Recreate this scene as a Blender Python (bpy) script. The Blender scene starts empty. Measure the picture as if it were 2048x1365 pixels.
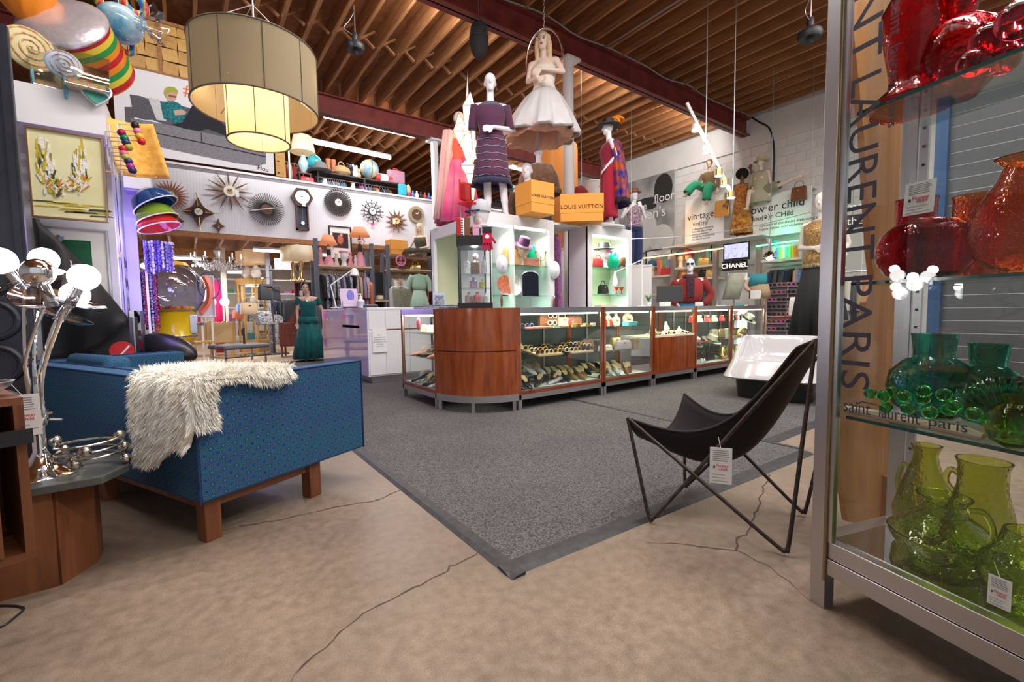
import bpy,bmesh,math,random
from math import sin,cos
from mathutils import Vector as V,Matrix as MX
random.seed(7)
R_=random.uniform
S=bpy.context.scene
C=S.collection
# ---------------------------------------------------------------- camera
CX,CY=1024.0,682.5
FPX=895.05
AX=V((0.80773287,-0.05150855,0.5872942)); AY=V((-0.58936237,-0.04550887,0.80658598)); AZ=V((-0.01481898,-0.99763511,-0.06711621))
EYE=V((0,0,1.0))
cd=bpy.data.cameras.new('camera'); cd.sensor_width=36; cd.lens=FPX/2048*36; cd.clip_start=.05; cd.clip_end=200
cam=bpy.data.objects.new('camera',cd); C.objects.link(cam); S.camera=cam
cam.matrix_world=MX(((AX[0],-AX[1],-AX[2],EYE[0]),(AY[0],-AY[1],-AY[2],EYE[1]),(AZ[0],-AZ[1],-AZ[2],EYE[2]),(0,0,0,1)))
# ---------------------------------------------------------------- world, lights, exposure
W=bpy.data.worlds.new('world'); S.world=W; W.use_nodes=True
bg=W.node_tree.nodes['Background']; bg.inputs[0].default_value=(.93,.95,1,1); bg.inputs[1].default_value=0.55
vs=S.view_settings; vs.view_transform='Standard'; vs.look='None'; vs.exposure=0.02; vs.gamma=1.0; vs.use_curve_mapping=False

def area(name,loc,sx,sy,power,col=(1,.97,.93),rot=(0,0,0),spread=180):
    l=bpy.data.lights.new(name,'AREA'); l.shape='RECTANGLE'; l.size=sx; l.size_y=sy; l.energy=power; l.color=col; l.spread=math.radians(spread)
    o=bpy.data.objects.new(name,l); C.objects.link(o); o.location=loc; o.rotation_euler=rot; return o
def point(name,loc,power,col=(1,.9,.75),r=.05):
    l=bpy.data.lights.new(name,'POINT'); l.energy=power; l.color=col; l.shadow_soft_size=r
    o=bpy.data.objects.new(name,l); C.objects.link(o); o.location=loc; return o
def spot(name,loc,to,power,deg=50,col=(1,.93,.82),blend=.5,r=.05):
    l=bpy.data.lights.new(name,'SPOT'); l.energy=power; l.color=col; l.spot_size=math.radians(deg); l.spot_blend=blend; l.shadow_soft_size=r
    o=bpy.data.objects.new(name,l); C.objects.link(o); o.location=loc; o.rotation_euler=(V(to)-V(loc)).to_track_quat('-Z','Y').to_euler(); return o
# unseen ceiling strips added as fill light (their housings are built with the ceiling)
UPL=58
FILL_STRIPS=[(3.4,1.4,5.2),(1.2,-1.2,5.2),(5.6,-1.2,5.2),(.4,3.4,5.2),(6.2,.8,5.2),(2.0,2.6,5.2),(8.0,.3,5.2)]
TUBE=75
BEAM_FILL=[(0,5.78),(3.2,5.78),(6.6,5.78),(9.6,5.78),(1,10.13),(4,10.13),(8,10.13)]
for x,y in BEAM_FILL:area('beam_lamp_light',(x,y+.08,5.3),1.7,.08,46,(1,.96,.92),(math.radians(75),0,0))  # fill added behind the beams, out of view, to brighten the back
for i,(x,y,z) in enumerate(FILL_STRIPS):
    area('strip_lamp_light',(x,y,z-.06),2.4,.25,92,(1,.97,.95))
# ---------------------------------------------------------------- helpers
def ray(px,py):
    c=V((px-CX,py-CY,FPX)); return V((AX.dot(c),AY.dot(c),AZ.dot(c)))
def at(px,py,X=None,Y=None,Z=None,D=None):
    """a point of the room seen at a pixel, on a plane of the room"""
    d=ray(px,py)
    t=(Z-1)/d.z if Z is not None else X/d.x if X is not None else Y/d.y if Y is not None else D/FPX
    return EYE+t*d
def face_cam(p,off=0):  # rotation about z that turns local -y towards the camera
    return math.atan2(-p[1],-p[0])+math.pi/2+math.radians(off)
MT={}
def nt(m):return m.node_tree.nodes,m.node_tree.links
def mt(name,col=(.8,.8,.8),rough=.5,metal=0,emit=0,ecol=None,trans=0,ior=1.45,var=0,scale=30,bump=0,bscale=None,coat=0,sheen=0,col2=None,detail=4,sss=0):
    if name in MT:return MT[name]
    m=bpy.data.materials.new(name); m.use_nodes=True; N,L=nt(m); p=N['Principled BSDF']
    I=p.inputs
    I['Base Color'].default_value=(*col,1); I['Roughness'].default_value=rough; I['Metallic'].default_value=metal
    I['Transmission Weight'].default_value=trans; I['IOR'].default_value=ior; I['Coat Weight'].default_value=coat; I['Sheen Weight'].default_value=sheen
    if emit:m.cycles.emission_sampling='NONE'; I['Emission Strength'].default_value=emit; I['Emission Color'].default_value=(*(ecol or col),1)
    if var or bump or col2:
        tc=N.new('ShaderNodeTexCoord'); nz=N.new('ShaderNodeTexNoise'); nz.inputs['Scale'].default_value=scale; nz.inputs['Detail'].default_value=detail
        L.new(tc.outputs['Object'],nz.inputs['Vector'])
        if var or col2:
            r=N.new('ShaderNodeValToRGB'); a=tuple(max(0,c*(1-var)) for c in col); b=col2 or tuple(min(1,c*(1+var)) for c in col)
            r.color_ramp.elements[0].position=.35; r.color_ramp.elements[1].position=.65
            r.color_ramp.elements[0].color=(*(col if col2 else a),1); r.color_ramp.elements[1].color=(*b,1)
            L.new(nz.outputs['Fac'],r.inputs[0]); L.new(r.outputs[0],I['Base Color'])
        if bump:
            n2=nz
            if bscale:n2=N.new('ShaderNodeTexNoise'); n2.inputs['Scale'].default_value=bscale; L.new(tc.outputs['Object'],n2.inputs['Vector'])
            b=N.new('ShaderNodeBump'); b.inputs['Strength'].default_value=bump; b.inputs['Distance'].default_value=.01
            L.new(n2.outputs['Fac'],b.inputs['Height']); L.new(b.outputs[0],I['Normal'])
    MT[name]=m; return m
def wood(name,c1,c2,sc=(1,12,12),rough=.4,k=1.0,coat=0):
    if name in MT:return MT[name]
    m=mt(name,c1,rough,coat=coat); N,L=nt(m); p=N['Principled BSDF']
    tc=N.new('ShaderNodeTexCoord'); mp=N.new('ShaderNodeMapping'); mp.inputs['Scale'].default_value=sc
    L.new(tc.outputs['Object'],mp.inputs[0])
    nz=N.new('ShaderNodeTexNoise'); nz.inputs['Scale'].default_value=k*3; nz.inputs['Detail'].default_value=6; nz.inputs['Distortion'].default_value=.6
    L.new(mp.outputs[0],nz.inputs['Vector'])
    r=N.new('ShaderNodeValToRGB'); e=r.color_ramp.elements; e[0].position=.3; e[1].position=.7; e[0].color=(*c1,1); e[1].color=(*c2,1)
    L.new(nz.outputs['Fac'],r.inputs[0]); L.new(r.outputs[0],p.inputs['Base Color']); return m
def pane(name='pane_glass',tint=(.96,.99,.98),refl=1.0):
    if name in MT:return MT[name]
    m=bpy.data.materials.new(name); m.use_nodes=True; N,L=nt(m); N.clear()
    o=N.new('ShaderNodeOutputMaterial'); mx=N.new('ShaderNodeMixShader'); t=N.new('ShaderNodeBsdfTransparent'); g=N.new('ShaderNodeBsdfGlossy')
    lw=N.new('ShaderNodeLayerWeight'); lw.inputs[0].default_value=.5; pw=N.new('ShaderNodeMath'); pw.operation='POWER'; pw.inputs[1].default_value=4; L.new(lw.outputs['Facing'],pw.inputs[0])
    mu=N.new('ShaderNodeMath'); mu.operation='MULTIPLY_ADD'; mu.inputs[1].default_value=.6*refl; mu.inputs[2].default_value=.04*refl; L.new(pw.outputs[0],mu.inputs[0])
    t.inputs[0].default_value=(*tint,1); g.inputs['Roughness'].default_value=.0
    L.new(mu.outputs[0],mx.inputs[0]); L.new(t.outputs[0],mx.inputs[1]); L.new(g.outputs[0],mx.inputs[2]); L.new(mx.outputs[0],o.inputs[0])
    MT[name]=m; return m
def cglass(name,col,rough=.03,bump=.0,bscale=60,vor=True):
    """coloured blown glass, with crackle relief"""
    if name in MT:return MT[name]
    m=mt(name,col,rough,trans=1,ior=1.35); N,L=nt(m); p=N['Principled BSDF']
    if bump:
        tc=N.new('ShaderNodeTexCoord'); v=N.new('ShaderNodeTexVoronoi'); v.feature='DISTANCE_TO_EDGE' if vor else 'F1'; v.inputs['Scale'].default_value=bscale
        L.new(tc.outputs['Object'],v.inputs['Vector']); b=N.new('ShaderNodeBump'); b.inputs['Strength'].default_value=bump; b.inputs['Distance'].default_value=.01
        L.new(v.outputs['Distance'],b.inputs['Height']); L.new(b.outputs[0],p.inputs['Normal'])
    return m
class B:
    """collects shapes; .o() links them as one mesh object"""
    def __init__(s):s.v=[]; s.f=[]
    def add(s,vs,fs,T=None):
        k=len(s.v); s.v+=[tuple(T@V(p)) if T else tuple(p) for p in vs]; s.f+=[tuple(i+k for i in f) for f in fs]; return s
    def box(s,x0,x1,y0,y1,z0,z1,T=None):
        return s.add([(x0,y0,z0),(x1,y0,z0),(x1,y1,z0),(x0,y1,z0),(x0,y0,z1),(x1,y0,z1),(x1,y1,z1),(x0,y1,z1)],
                     [(0,3,2,1),(4,5,6,7),(0,1,5,4),(1,2,6,5),(2,3,7,6),(3,0,4,7)],T)
    def bx(s,c,d,T=None):
        return s.box(c[0]-d[0]/2,c[0]+d[0]/2,c[1]-d[1]/2,c[1]+d[1]/2,c[2]-d[2]/2,c[2]+d[2]/2,T)
    def bar(s,a,b,w,h=None,up=(0,0,1)):  # a square bar from a to b
        a=V(a); b=V(b); h=h or w; d=(b-a).normalized(); u=V(up)
        if abs(d.dot(u))>.98:u=V((1,0,0))
        x=d.cross(u).normalized(); y=x.cross(d)
        q=[x*sx*w/2+y*sy*h/2 for sx,sy in((-1,-1),(1,-1),(1,1),(-1,1))]
        return s.add([a+p for p in q]+[b+p for p in q],[(3,2,1,0),(4,5,6,7),(0,1,5,4),(1,2,6,5),(2,3,7,6),(3,0,4,7)])
    def loft(s,rings,c0=True,c1=True,closed=True):
        n=len(rings[0]); vs=[p for r in rings for p in r]; fs=[]
        for i in range(len(rings)-1):
            for j in range(n if closed else n-1):
                a=i*n+j; b=i*n+(j+1)%n; fs.append((a,b,b+n,a+n))
        if c0 and closed:fs.append(tuple(range(n-1,-1,-1)))
        if c1 and closed:fs.append(tuple(range((len(rings)-1)*n,len(rings)*n)))
        return s.add(vs,fs)
    def cyl(s,a,b,r,r2=None,n=14,c=True):
        a=V(a); b=V(b); r2=r if r2 is None else r2; d=(b-a).normalized(); u=V((0,0,1)) if abs(d.z)<.95 else V((1,0,0))
        x=u.cross(d).normalized(); y=d.cross(x); cs=[(cos(i*2*math.pi/n),sin(i*2*math.pi/n)) for i in range(n)]
        return s.loft([[a+(x*p+y*q)*r for p,q in cs],[b+(x*p+y*q)*r2 for p,q in cs]],c,c)
    def tube(s,pts,r,n=8,loop=False,caps=True):
        P=[V(p) for p in pts]; m=len(P); rs=r if isinstance(r,(list,tuple)) else [r]*m; rings=[]; x=None
        for i in range(m):
            if loop:t=P[(i+1)%m]-P[i-1]
            else:t=P[min(i+1,m-1)]-P[max(i-1,0)]
            t=t.normalized() if t.length>1e-9 else V((0,0,1))
            if x is None:
                u=V((0,0,1)) if abs(t.z)<.9 else V((1,0,0)); x=u.cross(t).normalized()
            else:
                x=x-t*x.dot(t); x=x.normalized() if x.length>1e-6 else t.orthogonal().normalized()
            y=t.cross(x); rings.append([P[i]+(x*cos(k*2*math.pi/n)+y*sin(k*2*math.pi/n))*rs[i] for k in range(n)])
        if loop:rings.append(rings[0]); return s.loft(rings,False,False)
        return s.loft(rings,caps,caps)
    def lathe(s,prof,n=24,c=(0,0,0),sx=1,sy=1,close=False):
        rings=[[(c[0]+r*sx*cos(k*2*math.pi/n),c[1]+r*sy*sin(k*2*math.pi/n),c[2]+z) for k in range(n)] for r,z in prof]
        return s.loft(rings,prof[0][0]>1e-4,prof[-1][0]>1e-4)
    def ell(s,c,r,n=16,m=10,T=None):
        if not isinstance(r,(tuple,list)):r=(r,r,r)
        vs=[(c[0],c[1],c[2]-r[2])]; fs=[]
        for i in range(1,m):
            a=-math.pi/2+math.pi*i/m
            for k in range(n):b=2*math.pi*k/n; vs.append((c[0]+r[0]*cos(a)*cos(b),c[1]+r[1]*cos(a)*sin(b),c[2]+r[2]*sin(a)))
        vs.append((c[0],c[1],c[2]+r[2])); e=len(vs)-1
        for k in range(n):
            fs.append((0,1+(k+1)%n,1+k)); fs.append((e,1+(m-2)*n+k,1+(m-2)*n+(k+1)%n))
            for i in range(m-2):a=1+i*n+k; b=1+i*n+(k+1)%n; fs.append((a,b,b+n,a+n))
        return s.add(vs,fs,T)
    def prism(s,poly,z0,z1,ax='z',T=None):  # polygon pulled along an axis: 'z' xy, 'y' xz, 'x' yz
        n=len(poly); k={'z':lambda p,z:(p[0],p[1],z),'y':lambda p,z:(p[0],z,p[1]),'x':lambda p,z:(z,p[0],p[1])}[ax]
        vs=[k(p,z0) for p in poly]+[k(p,z1) for p in poly]
        fs=[tuple(range(n-1,-1,-1)),tuple(range(n,2*n))]+[(i,(i+1)%n,(i+1)%n+n,i+n) for i in range(n)]
        return s.add(vs,fs,T)
    def torus(s,c,R,r,n=24,m=8,ax='z',sx=1,sy=1):
        pts=[]
        for i in range(n):
            a=2*math.pi*i/n; p,q=R*sx*cos(a),R*sy*sin(a)
            pts.append({'z':(c[0]+p,c[1]+q,c[2]),'y':(c[0]+p,c[1],c[2]+q),'x':(c[0],c[1]+p,c[2]+q)}[ax])
        return s.tube(pts,r,m,True)
    def grid(s,fn,nu,nv):
        vs=[fn(i/nu,j/nv) for i in range(nu+1) for j in range(nv+1)]
        return s.add(vs,[(i*(nv+1)+j,(i+1)*(nv+1)+j,(i+1)*(nv+1)+j+1,i*(nv+1)+j+1) for i in range(nu) for j in range(nv)])
    def mesh(s,name,mat,smooth=True,ang=40):
        me=bpy.data.meshes.new(name); me.from_pydata(s.v,[],s.f)
        bm=bmesh.new(); bm.from_mesh(me); bmesh.ops.recalc_face_normals(bm,faces=bm.faces); bm.to_mesh(me); bm.free()
        uv=me.uv_layers.new(name='uv'); vv=me.vertices
        for p in me.polygons:
            n=p.normal; a=max(range(3),key=lambda i:abs(n[i])); i,j=((1,2),(0,2),(0,1))[a]
            for li in p.loop_indices:co=vv[me.loops[li].vertex_index].co; uv.data[li].uv=(co[i],co[j])
        if smooth:me.polygons.foreach_set('use_smooth',[True]*len(me.polygons)); me.set_sharp_from_angle(angle=math.radians(ang))
        if mat:me.materials.append(mat)
        return me
    def o(s,name,mat,parent=None,smooth=True,bev=0,solid=0,sub=0,ang=40,loc=None,rz=0,label=None):
        ob=bpy.data.objects.new(name,s.mesh(name,mat,smooth,ang)); C.objects.link(ob)
        if parent:ob.parent=parent
        if loc is not None:ob.location=loc
        if rz:ob.rotation_euler=(0,0,rz)
        if solid:q=ob.modifiers.new('solid','SOLIDIFY'); q.thickness=solid; q.offset=0
        if bev:q=ob.modifiers.new('bevel','BEVEL'); q.width=bev; q.segments=2; q.limit_method='ANGLE'
        if sub:q=ob.modifiers.new('sub','SUBSURF'); q.levels=sub; q.render_levels=sub
        if label:ob['label']=label
        return ob
def tag(o,label,cat,group=None):
    o['label']=label; o['category']=cat
    if group:o['group']=group
    return o
def thing(name,label,cat,loc=(0,0,0),rz=0,group=None,rx=0,ry=0,s=1):
    o=bpy.data.objects.new(name,None); C.objects.link(o); o.empty_display_size=.1
    o.location=loc; o.rotation_euler=(rx,ry,rz); o.scale=(s,s,s); return tag(o,label,cat,group)
def structure(o):o['kind']='structure'; return o
def dup(r,loc=None,rz=None,label=None,group=None,parent=None,s=None,mats=None):
    c=r.copy(); C.objects.link(c)
    if parent is not None:c.parent=parent
    if loc is not None:c.location=loc
    if rz is not None:c.rotation_euler=(r.rotation_euler[0],r.rotation_euler[1],rz)
    if label:c['label']=label
    if group:c['group']=group
    if s:c.scale=(s,s,s) if not isinstance(s,(tuple,list)) else s
    for ch in r.children:dup(ch,parent=c)
    return c
def text(s,size,mat,parent,loc,rot,name='lettering',ext=.002,align='CENTER',sp=1.0,sx=1):
    cu=bpy.data.curves.new(name,'FONT'); cu.body=s; cu.size=size; cu.extrude=ext; cu.align_x=align; cu.align_y='CENTER'; cu.space_character=sp; cu.resolution_u=4
    t=bpy.data.objects.new(name,cu); C.objects.link(t); dg=bpy.context.evaluated_depsgraph_get()
    me=bpy.data.meshes.new_from_object(t.evaluated_get(dg)); bpy.data.objects.remove(t); bpy.data.curves.remove(cu)
    me.materials.clear(); me.materials.append(mat); o=bpy.data.objects.new(name,me); C.objects.link(o); o.parent=parent; o.location=loc; o.rotation_euler=rot; o.scale=(sx,1,1); return o
def circ(n,r,z=0,ph=0,sx=1,sy=1):return [(r*sx*cos(2*math.pi*i/n+ph),r*sy*sin(2*math.pi*i/n+ph),z) for i in range(n)]
def lerp(a,b,t):return tuple(a[i]+(b[i]-a[i])*t for i in range(len(a)))
def spline(P,k=6):
    P=[V(p) for p in P]; Q=[P[0]]+P+[P[-1]]; out=[]
    for i in range(1,len(Q)-2):
        for j in range(k):
            t=j/k; a,b,c,d=Q[i-1:i+3]
            out.append(.5*((2*b)+(c-a)*t+(2*a-5*b+4*c-d)*t*t+(3*b-a-3*c+d)*t**3))
    return out+[P[-1]]
PI=math.pi
chrome=mt('chrome',(.85,.86,.88),.06,1)
steel=mt('brushed_steel',(.62,.62,.64),.32,1)
white=mt('white_paint',(.86,.86,.87),.5)
gloss_white=mt('gloss_white_laminate',(.85,.85,.88),.12,coat=.5)
black=mt('black_paint',(.015,.015,.018),.45)
dark=mt('dark_grey',(.05,.05,.055),.5)
paper=mt('white_card',(.88,.88,.87),.7)
ink=mt('dark_ink',(.02,.02,.03),.6)
inkr=mt('red_ink',(.7,.04,.08),.6)
GL=pane()
# ================================================================ SETTING
def mat_concrete():
    m=mt('concrete_floor',(.3,.22,.16),.42); N,L=nt(m); p=N['Principled BSDF']
    tc=N.new('ShaderNodeTexCoord')
    def nz(s,d=6):n=N.new('ShaderNodeTexNoise'); n.inputs['Scale'].default_value=s; n.inputs['Detail'].default_value=d; L.new(tc.outputs['Object'],n.inputs['Vector']); return n
    a=nz(.9); r=N.new('ShaderNodeValToRGB'); e=r.color_ramp.elements; e[0].position=.3; e[1].position=.72; e[0].color=(.172,.13,.098,1); e[1].color=(.35,.262,.188,1)
    L.new(a.outputs['Fac'],r.inputs[0])
    b=nz(240,2); r2=N.new('ShaderNodeValToRGB'); r2.color_ramp.elements[0].position=.33; r2.color_ramp.elements[1].position=.5; r2.color_ramp.elements[0].color=(.7,.69,.68,1); r2.color_ramp.elements[1].color=(1,1,1,1)
    L.new(b.outputs['Fac'],r2.inputs[0])
    c=nz(24,8); r3=N.new('ShaderNodeValToRGB'); r3.color_ramp.elements[0].position=.3; r3.color_ramp.elements[1].position=.7; r3.color_ramp.elements[0].color=(.76,.75,.74,1); r3.color_ramp.elements[1].color=(1.1,1.1,1.1,1)
    L.new(c.outputs['Fac'],r3.inputs[0])
    m1=N.new('ShaderNodeMixRGB'); m1.blend_type='MULTIPLY'; m1.inputs[0].default_value=1; L.new(r.outputs[0],m1.inputs[1]); L.new(r2.outputs[0],m1.inputs[2])
    m2=N.new('ShaderNodeMixRGB'); m2.blend_type='MULTIPLY'; m2.inputs[0].default_value=1; L.new(m1.outputs[0],m2.inputs[1]); L.new(r3.outputs[0],m2.inputs[2])
    L.new(m2.outputs[0],p.inputs['Base Color'])
    mr=N.new('ShaderNodeMapRange'); mr.inputs[3].default_value=.25; mr.inputs[4].default_value=.55; L.new(c.outputs['Fac'],mr.inputs[0]); L.new(mr.outputs[0],p.inputs['Roughness'])
    bp=N.new('ShaderNodeBump'); bp.inputs['Strength'].default_value=.12; bp.inputs['Distance'].default_value=.004; L.new(b.outputs['Fac'],bp.inputs['Height']); L.new(bp.outputs[0],p.inputs['Normal'])
    return m
concrete=mat_concrete()
floor=structure(B().box(-9,11.4,-5,24,-.1,0).o('floor',concrete,smooth=0))
crackm=mt('crack_shadow',(.07,.05,.04),.9)
def crack(pts,w=.006):
    P=[at(x,y,Z=0) for x,y in pts]; Q=[]
    for a,b in zip(P,P[1:]):
        n=max(2,int((b-a).length/.03))
        for i in range(n):q=a.lerp(b,i/n); Q.append(q+V((R_(-1,1),R_(-1,1),0))*.006)
    Q.append(P[-1]); b=B(); ring=[]
    for i,q in enumerate(Q):
        d=(Q[min(i+1,len(Q)-1)]-Q[max(i-1,0)]).normalized(); s=V((-d.y,d.x,0)); h=w*R_(.25,.75)*(1 if i<len(Q)-3 else .3)
        ring.append([q+s*h+V((0,0,.0008)),q-s*h+V((0,0,.0008))])
    b.loft(ring,closed=False); b.o('crack',crackm,floor)
crack([(956,1097),(952,1110),(924,1124),(900,1134),(896,1145),(860,1157),(844,1169),(797,1192),(760,1209),(727,1228),(699,1251),(680,1267),(610,1330),(560,1390)])
crack([(806,977),(769,995),(755,1001),(680,1014),(620,1026),(560,1040),(500,1050),(440,1062)],.008)
crack([(1538,948),(1535,966),(1524,973),(1528,984),(1519,998),(1521,1012),(1507,1033),(1501,1057),(1491,1070),(1477,1077),(1471,1101),(1417,1096),(1343,1087),(1290,1086)],.007)
crack([(1471,1101),(1530,1130),(1575,1163),(1620,1203)],.005)
def mat_carpet():
    m=mt('grey_carpet',(.16,.155,.16),.95); N,L=nt(m); p=N['Principled BSDF']; tc=N.new('ShaderNodeTexCoord')
    a=N.new('ShaderNodeTexNoise'); a.inputs['Scale'].default_value=130; a.inputs['Detail'].default_value=3; L.new(tc.outputs['Object'],a.inputs['Vector'])
    r=N.new('ShaderNodeValToRGB'); e=r.color_ramp.elements; e[0].position=.36; e[1].position=.66; e[0].color=(.042,.041,.044,1); e[1].color=(.19,.182,.178,1); L.new(a.outputs['Fac'],r.inputs[0])
    c=N.new('ShaderNodeTexNoise'); c.inputs['Scale'].default_value=2; L.new(tc.outputs['Object'],c.inputs['Vector'])
    mx=N.new('ShaderNodeMixRGB'); mx.blend_type='MULTIPLY'; mx.inputs[0].default_value=.35; L.new(r.outputs[0],mx.inputs[1]); L.new(c.outputs['Fac'],mx.inputs[2]); L.new(mx.outputs[0],p.inputs['Base Color'])
    b=N.new('ShaderNodeBump'); b.inputs['Strength'].default_value=.5; b.inputs['Distance'].default_value=.006; L.new(a.outputs['Fac'],b.inputs['Height']); L.new(b.outputs[0],p.inputs['Normal']); return m
carpetm=mat_carpet(); rubber=mt('black_rubber',(.035,.035,.037),.5,var=.3,scale=25)
def edging(name,a,b,w,h,par,side):
    a=V(a); b=V(b); d=(b-a).normalized(); n=V((-d.y,d.x,0))*side
    B().loft([[p,p+n*w,p+n*w+V((0,0,h)),p+n*w*.35+V((0,0,h*.8))] for p in(a,b)]).o(name,rubber,par,smooth=0)
carpet=thing('carpet','large grey flat woven carpet with black rubber edging before the display counters','carpet')
B().prism([(.985,1.385),(3.395,1.27),(3.395,10.4),(.985,10.4)],.0,.011).o('pile',carpetm,carpet,smooth=0)
edging('rubber_edging',(.93,10.4,0),(.93,1.3,0),.065,.012,carpet,1)
edging('rubber_edging',(.93,1.315,0),(3.395,1.2,0),.085,.012,carpet,1)
carpet2=thing('carpet','second grey carpet beyond the thin dark joining strip, under the white tub chair','carpet')
B().prism([(3.425,1.55),(11.19,1.55),(11.19,10.4),(3.425,10.4)],.0,.011).o('pile',carpetm,carpet2,smooth=0)
B().bar((3.416,1.3,.008),(3.416,10.4,.008),.04,.012).o('joining_strip',rubber,carpet2,smooth=0)
edging('rubber_edging',(3.41,1.47,0),(11.19,1.47,0),.085,.012,carpet2,1)
tanf=mt('tan_timber_floor',(.5,.36,.24),.35,var=.12,scale=3)
B().box(-3,11.2,10.45,22,.0,.006).o('timber_floor',tanf,floor,smooth=0)
# ---- roof
deckm=wood('plywood_deck',(.2,.07,.02),(.38,.155,.048),(2,.8,2),.7,1.2)
joistm=wood('joist_timber',(.26,.105,.035),(.46,.22,.09),(9,.8,9),.65,1.0)
redm=mt('red_oxide_paint',(.2,.035,.03),.45,var=.25,scale=4,detail=8)
ceil=structure(B().box(-6,11.4,-4,20,5.84,5.9).o('ceiling',deckm,smooth=0))
jm={}
def joist(x,y0,y1,z=5.5,h=.3,w=.045):
    k=(round(y1-y0,2),h)
    if k not in jm:jm[k]=B().box(-w/2,w/2,0,y1-y0,0,h).mesh('joist',joistm,False)
    o=bpy.data.objects.new('joist',jm[k]); C.objects.link(o); o.parent=ceil; o.location=(x,y0,z)
JX=[2.867+.366*k for k in range(-20,24)]
for x in JX:
    if x>1.2:joist(x,-3.0,5.62)
    joist(x+.05,5.58,9.97)
    if x>-.5:joist(x,9.93,15.2)
br=B(); br.bar((.02,0,.02),(.35,0,.26),.03,.05,(0,1,0)); br2=B(); br2.bar((.02,.05,.26),(.35,.05,.02),.03,.05,(0,1,0))
m1,m2=br.mesh('bridging',joistm,False),br2.mesh('bridging',joistm,False)
for x in JX:
    for y in((7.75,12.2) if x>-1 else()):
        for m in(m1,m2):
            o=bpy.data.objects.new('bridging',m); C.objects.link(o); o.parent=ceil; o.location=(x,y,5.5)
for y,z,x0,x1 in((5.6,5.1,-3,11.2),(9.95,5.1,-3,11.2),(15.2,4.7,-1,11.2)):
    b=B(); b.box(x0,x1,y-.012,y+.012,z,z+.4); b.box(x0,x1,y-.1,y+.1,z,z+.025); b.box(x0,x1,y-.1,y+.1,z+.375,z+.4)
    b.o('steel_beam',redm,ceil,smooth=0,label='dark red painted steel beam')
pipe=mt('galvanised_pipe',(.4,.42,.45),.4,.8)
B().cyl((6.03,5.45,5.47),(6.03,-2,5.47),.014,n=8).o('conduit',pipe,ceil)
cab=B(); cab.tube([(x,5.47+.02*sin(x*5),5.49+.03*sin(x*3.1)) for x in [2+.25*i for i in range(37)]],.012,6); cab.o('cable',mt('grey_cable',(.3,.31,.33),.5),ceil)
cw=B(); cw.tube(spline([(11.1,5.45,5.5),(11.12,5.3,5.35),(11.14,5.05,5.1),(11.14,4.95,4.6),(11.14,4.95,3.9)]),.02,6); cw.o('cable',black,ceil)
lens_e=mt('fluorescent_tube',(1,1,1),.5,emit=9,ecol=(1,.98,1)); housing=mt('lamp_housing',(.75,.76,.78),.5)
def strip(name,a,b,label,power=0,rad=.022,em=None,top=5.48):
    a=V(a); b=V(b); t=thing(name,label,'light fixture',a,0,'fluorescent strip lights'); d=b-a
    B().bar(V((0,0,.05)),d+V((0,0,.05)),.09,.05).o('housing',housing,t,smooth=0)
    B().cyl((0,0,0),d,rad,n=10).o('tube',em or lens_e,t)
    for q in(.15,.85):B().cyl(d*q+V((0,0,.07)),d*q+V((0,0,max(.08,top-a.z))),.006,n=5).o('hanger',steel,t)
    if power:
        l=area('tube_light',(a+b)/2-V((0,0,.04)),d.length,.08,power,(.97,.97,1),(0,0,math.atan2(d.y,d.x))); l.parent=None
    return t
strip('fluorescent_strip',at(648,232,Y=10.25),at(829,273,Y=10.25),'long bright fluorescent strip light just below the far red beam',TUBE,.04)
strip('fluorescent_strip',at(617,282,Y=12.3),at(781,316,Y=12.3),'fluorescent strip light over the mezzanine rail, behind the white lampshade',TUBE,.045)
strip('fluorescent_strip',at(849,345,Y=15),at(905,358,Y=15),'short stretch of fluorescent strip light left of the pink gown',TUBE*.5,.045)
strip('fluorescent_strip',at(1005,330,Y=11.6),at(1056,343,Y=11.6),'fluorescent strip light seen behind the red jacket mannequin',TUBE*.5,.045)
for i,(x,y,z) in enumerate(FILL_STRIPS):
    t=thing('ceiling_strip_lamp','white housing of an unseen fill strip added under the joists','light fixture',(x,y,z),0,'unseen fill strips added under the joists')
    B().box(-1.2,1.2,-.12,.12,0,.12).o('housing',housing,t,smooth=0)
    for q in(-1,1):B().cyl((q,0,.12),(q,0,.32),.008,n=6).o('hanger',steel,t)
    area('fill_uplight',(x,y,z+.14),2.2,.2,UPL,(1,.95,.9),(PI,0,0))  # upward fill added to brighten the joists and deck
for x,y in BEAM_FILL:
    t=thing('beam_fill_lamp','unseen white fill lamp added behind a red beam','light fixture',(x,y,5.3),0,'fill lamps added behind the red beams'); B().box(-.9,.9,-.05,.05,-.05,.05).o('housing',housing,t,smooth=0); B().box(-.85,.85,.05,.055,-.04,.04).o('diffuser',lens_e,t,smooth=0); B().box(-.9,.9,-.13,-.05,-.02,.02).o('bracket',steel,t,smooth=0)
# ---- columns
for i,(x,y,r) in enumerate(((5.3,5.6,.088),(5.03,9.95,.085))):
    t=thing('steel_column',('white round steel column behind the hanging bride and the fur cape','white round steel column in front of the clock wall, left of the pink gown')[i],'column',(x,y,0))
    B().cyl((0,0,0),(0,0,5.06),r,n=24).o('shaft',white,t); B().box(-.15,.15,-.15,.15,5.06,5.1).o('top_plate',white,t,smooth=0)
    B().box(-.14,.14,-.14,.14,.012,.03).o('base_plate',white,t,smooth=0)
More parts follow.
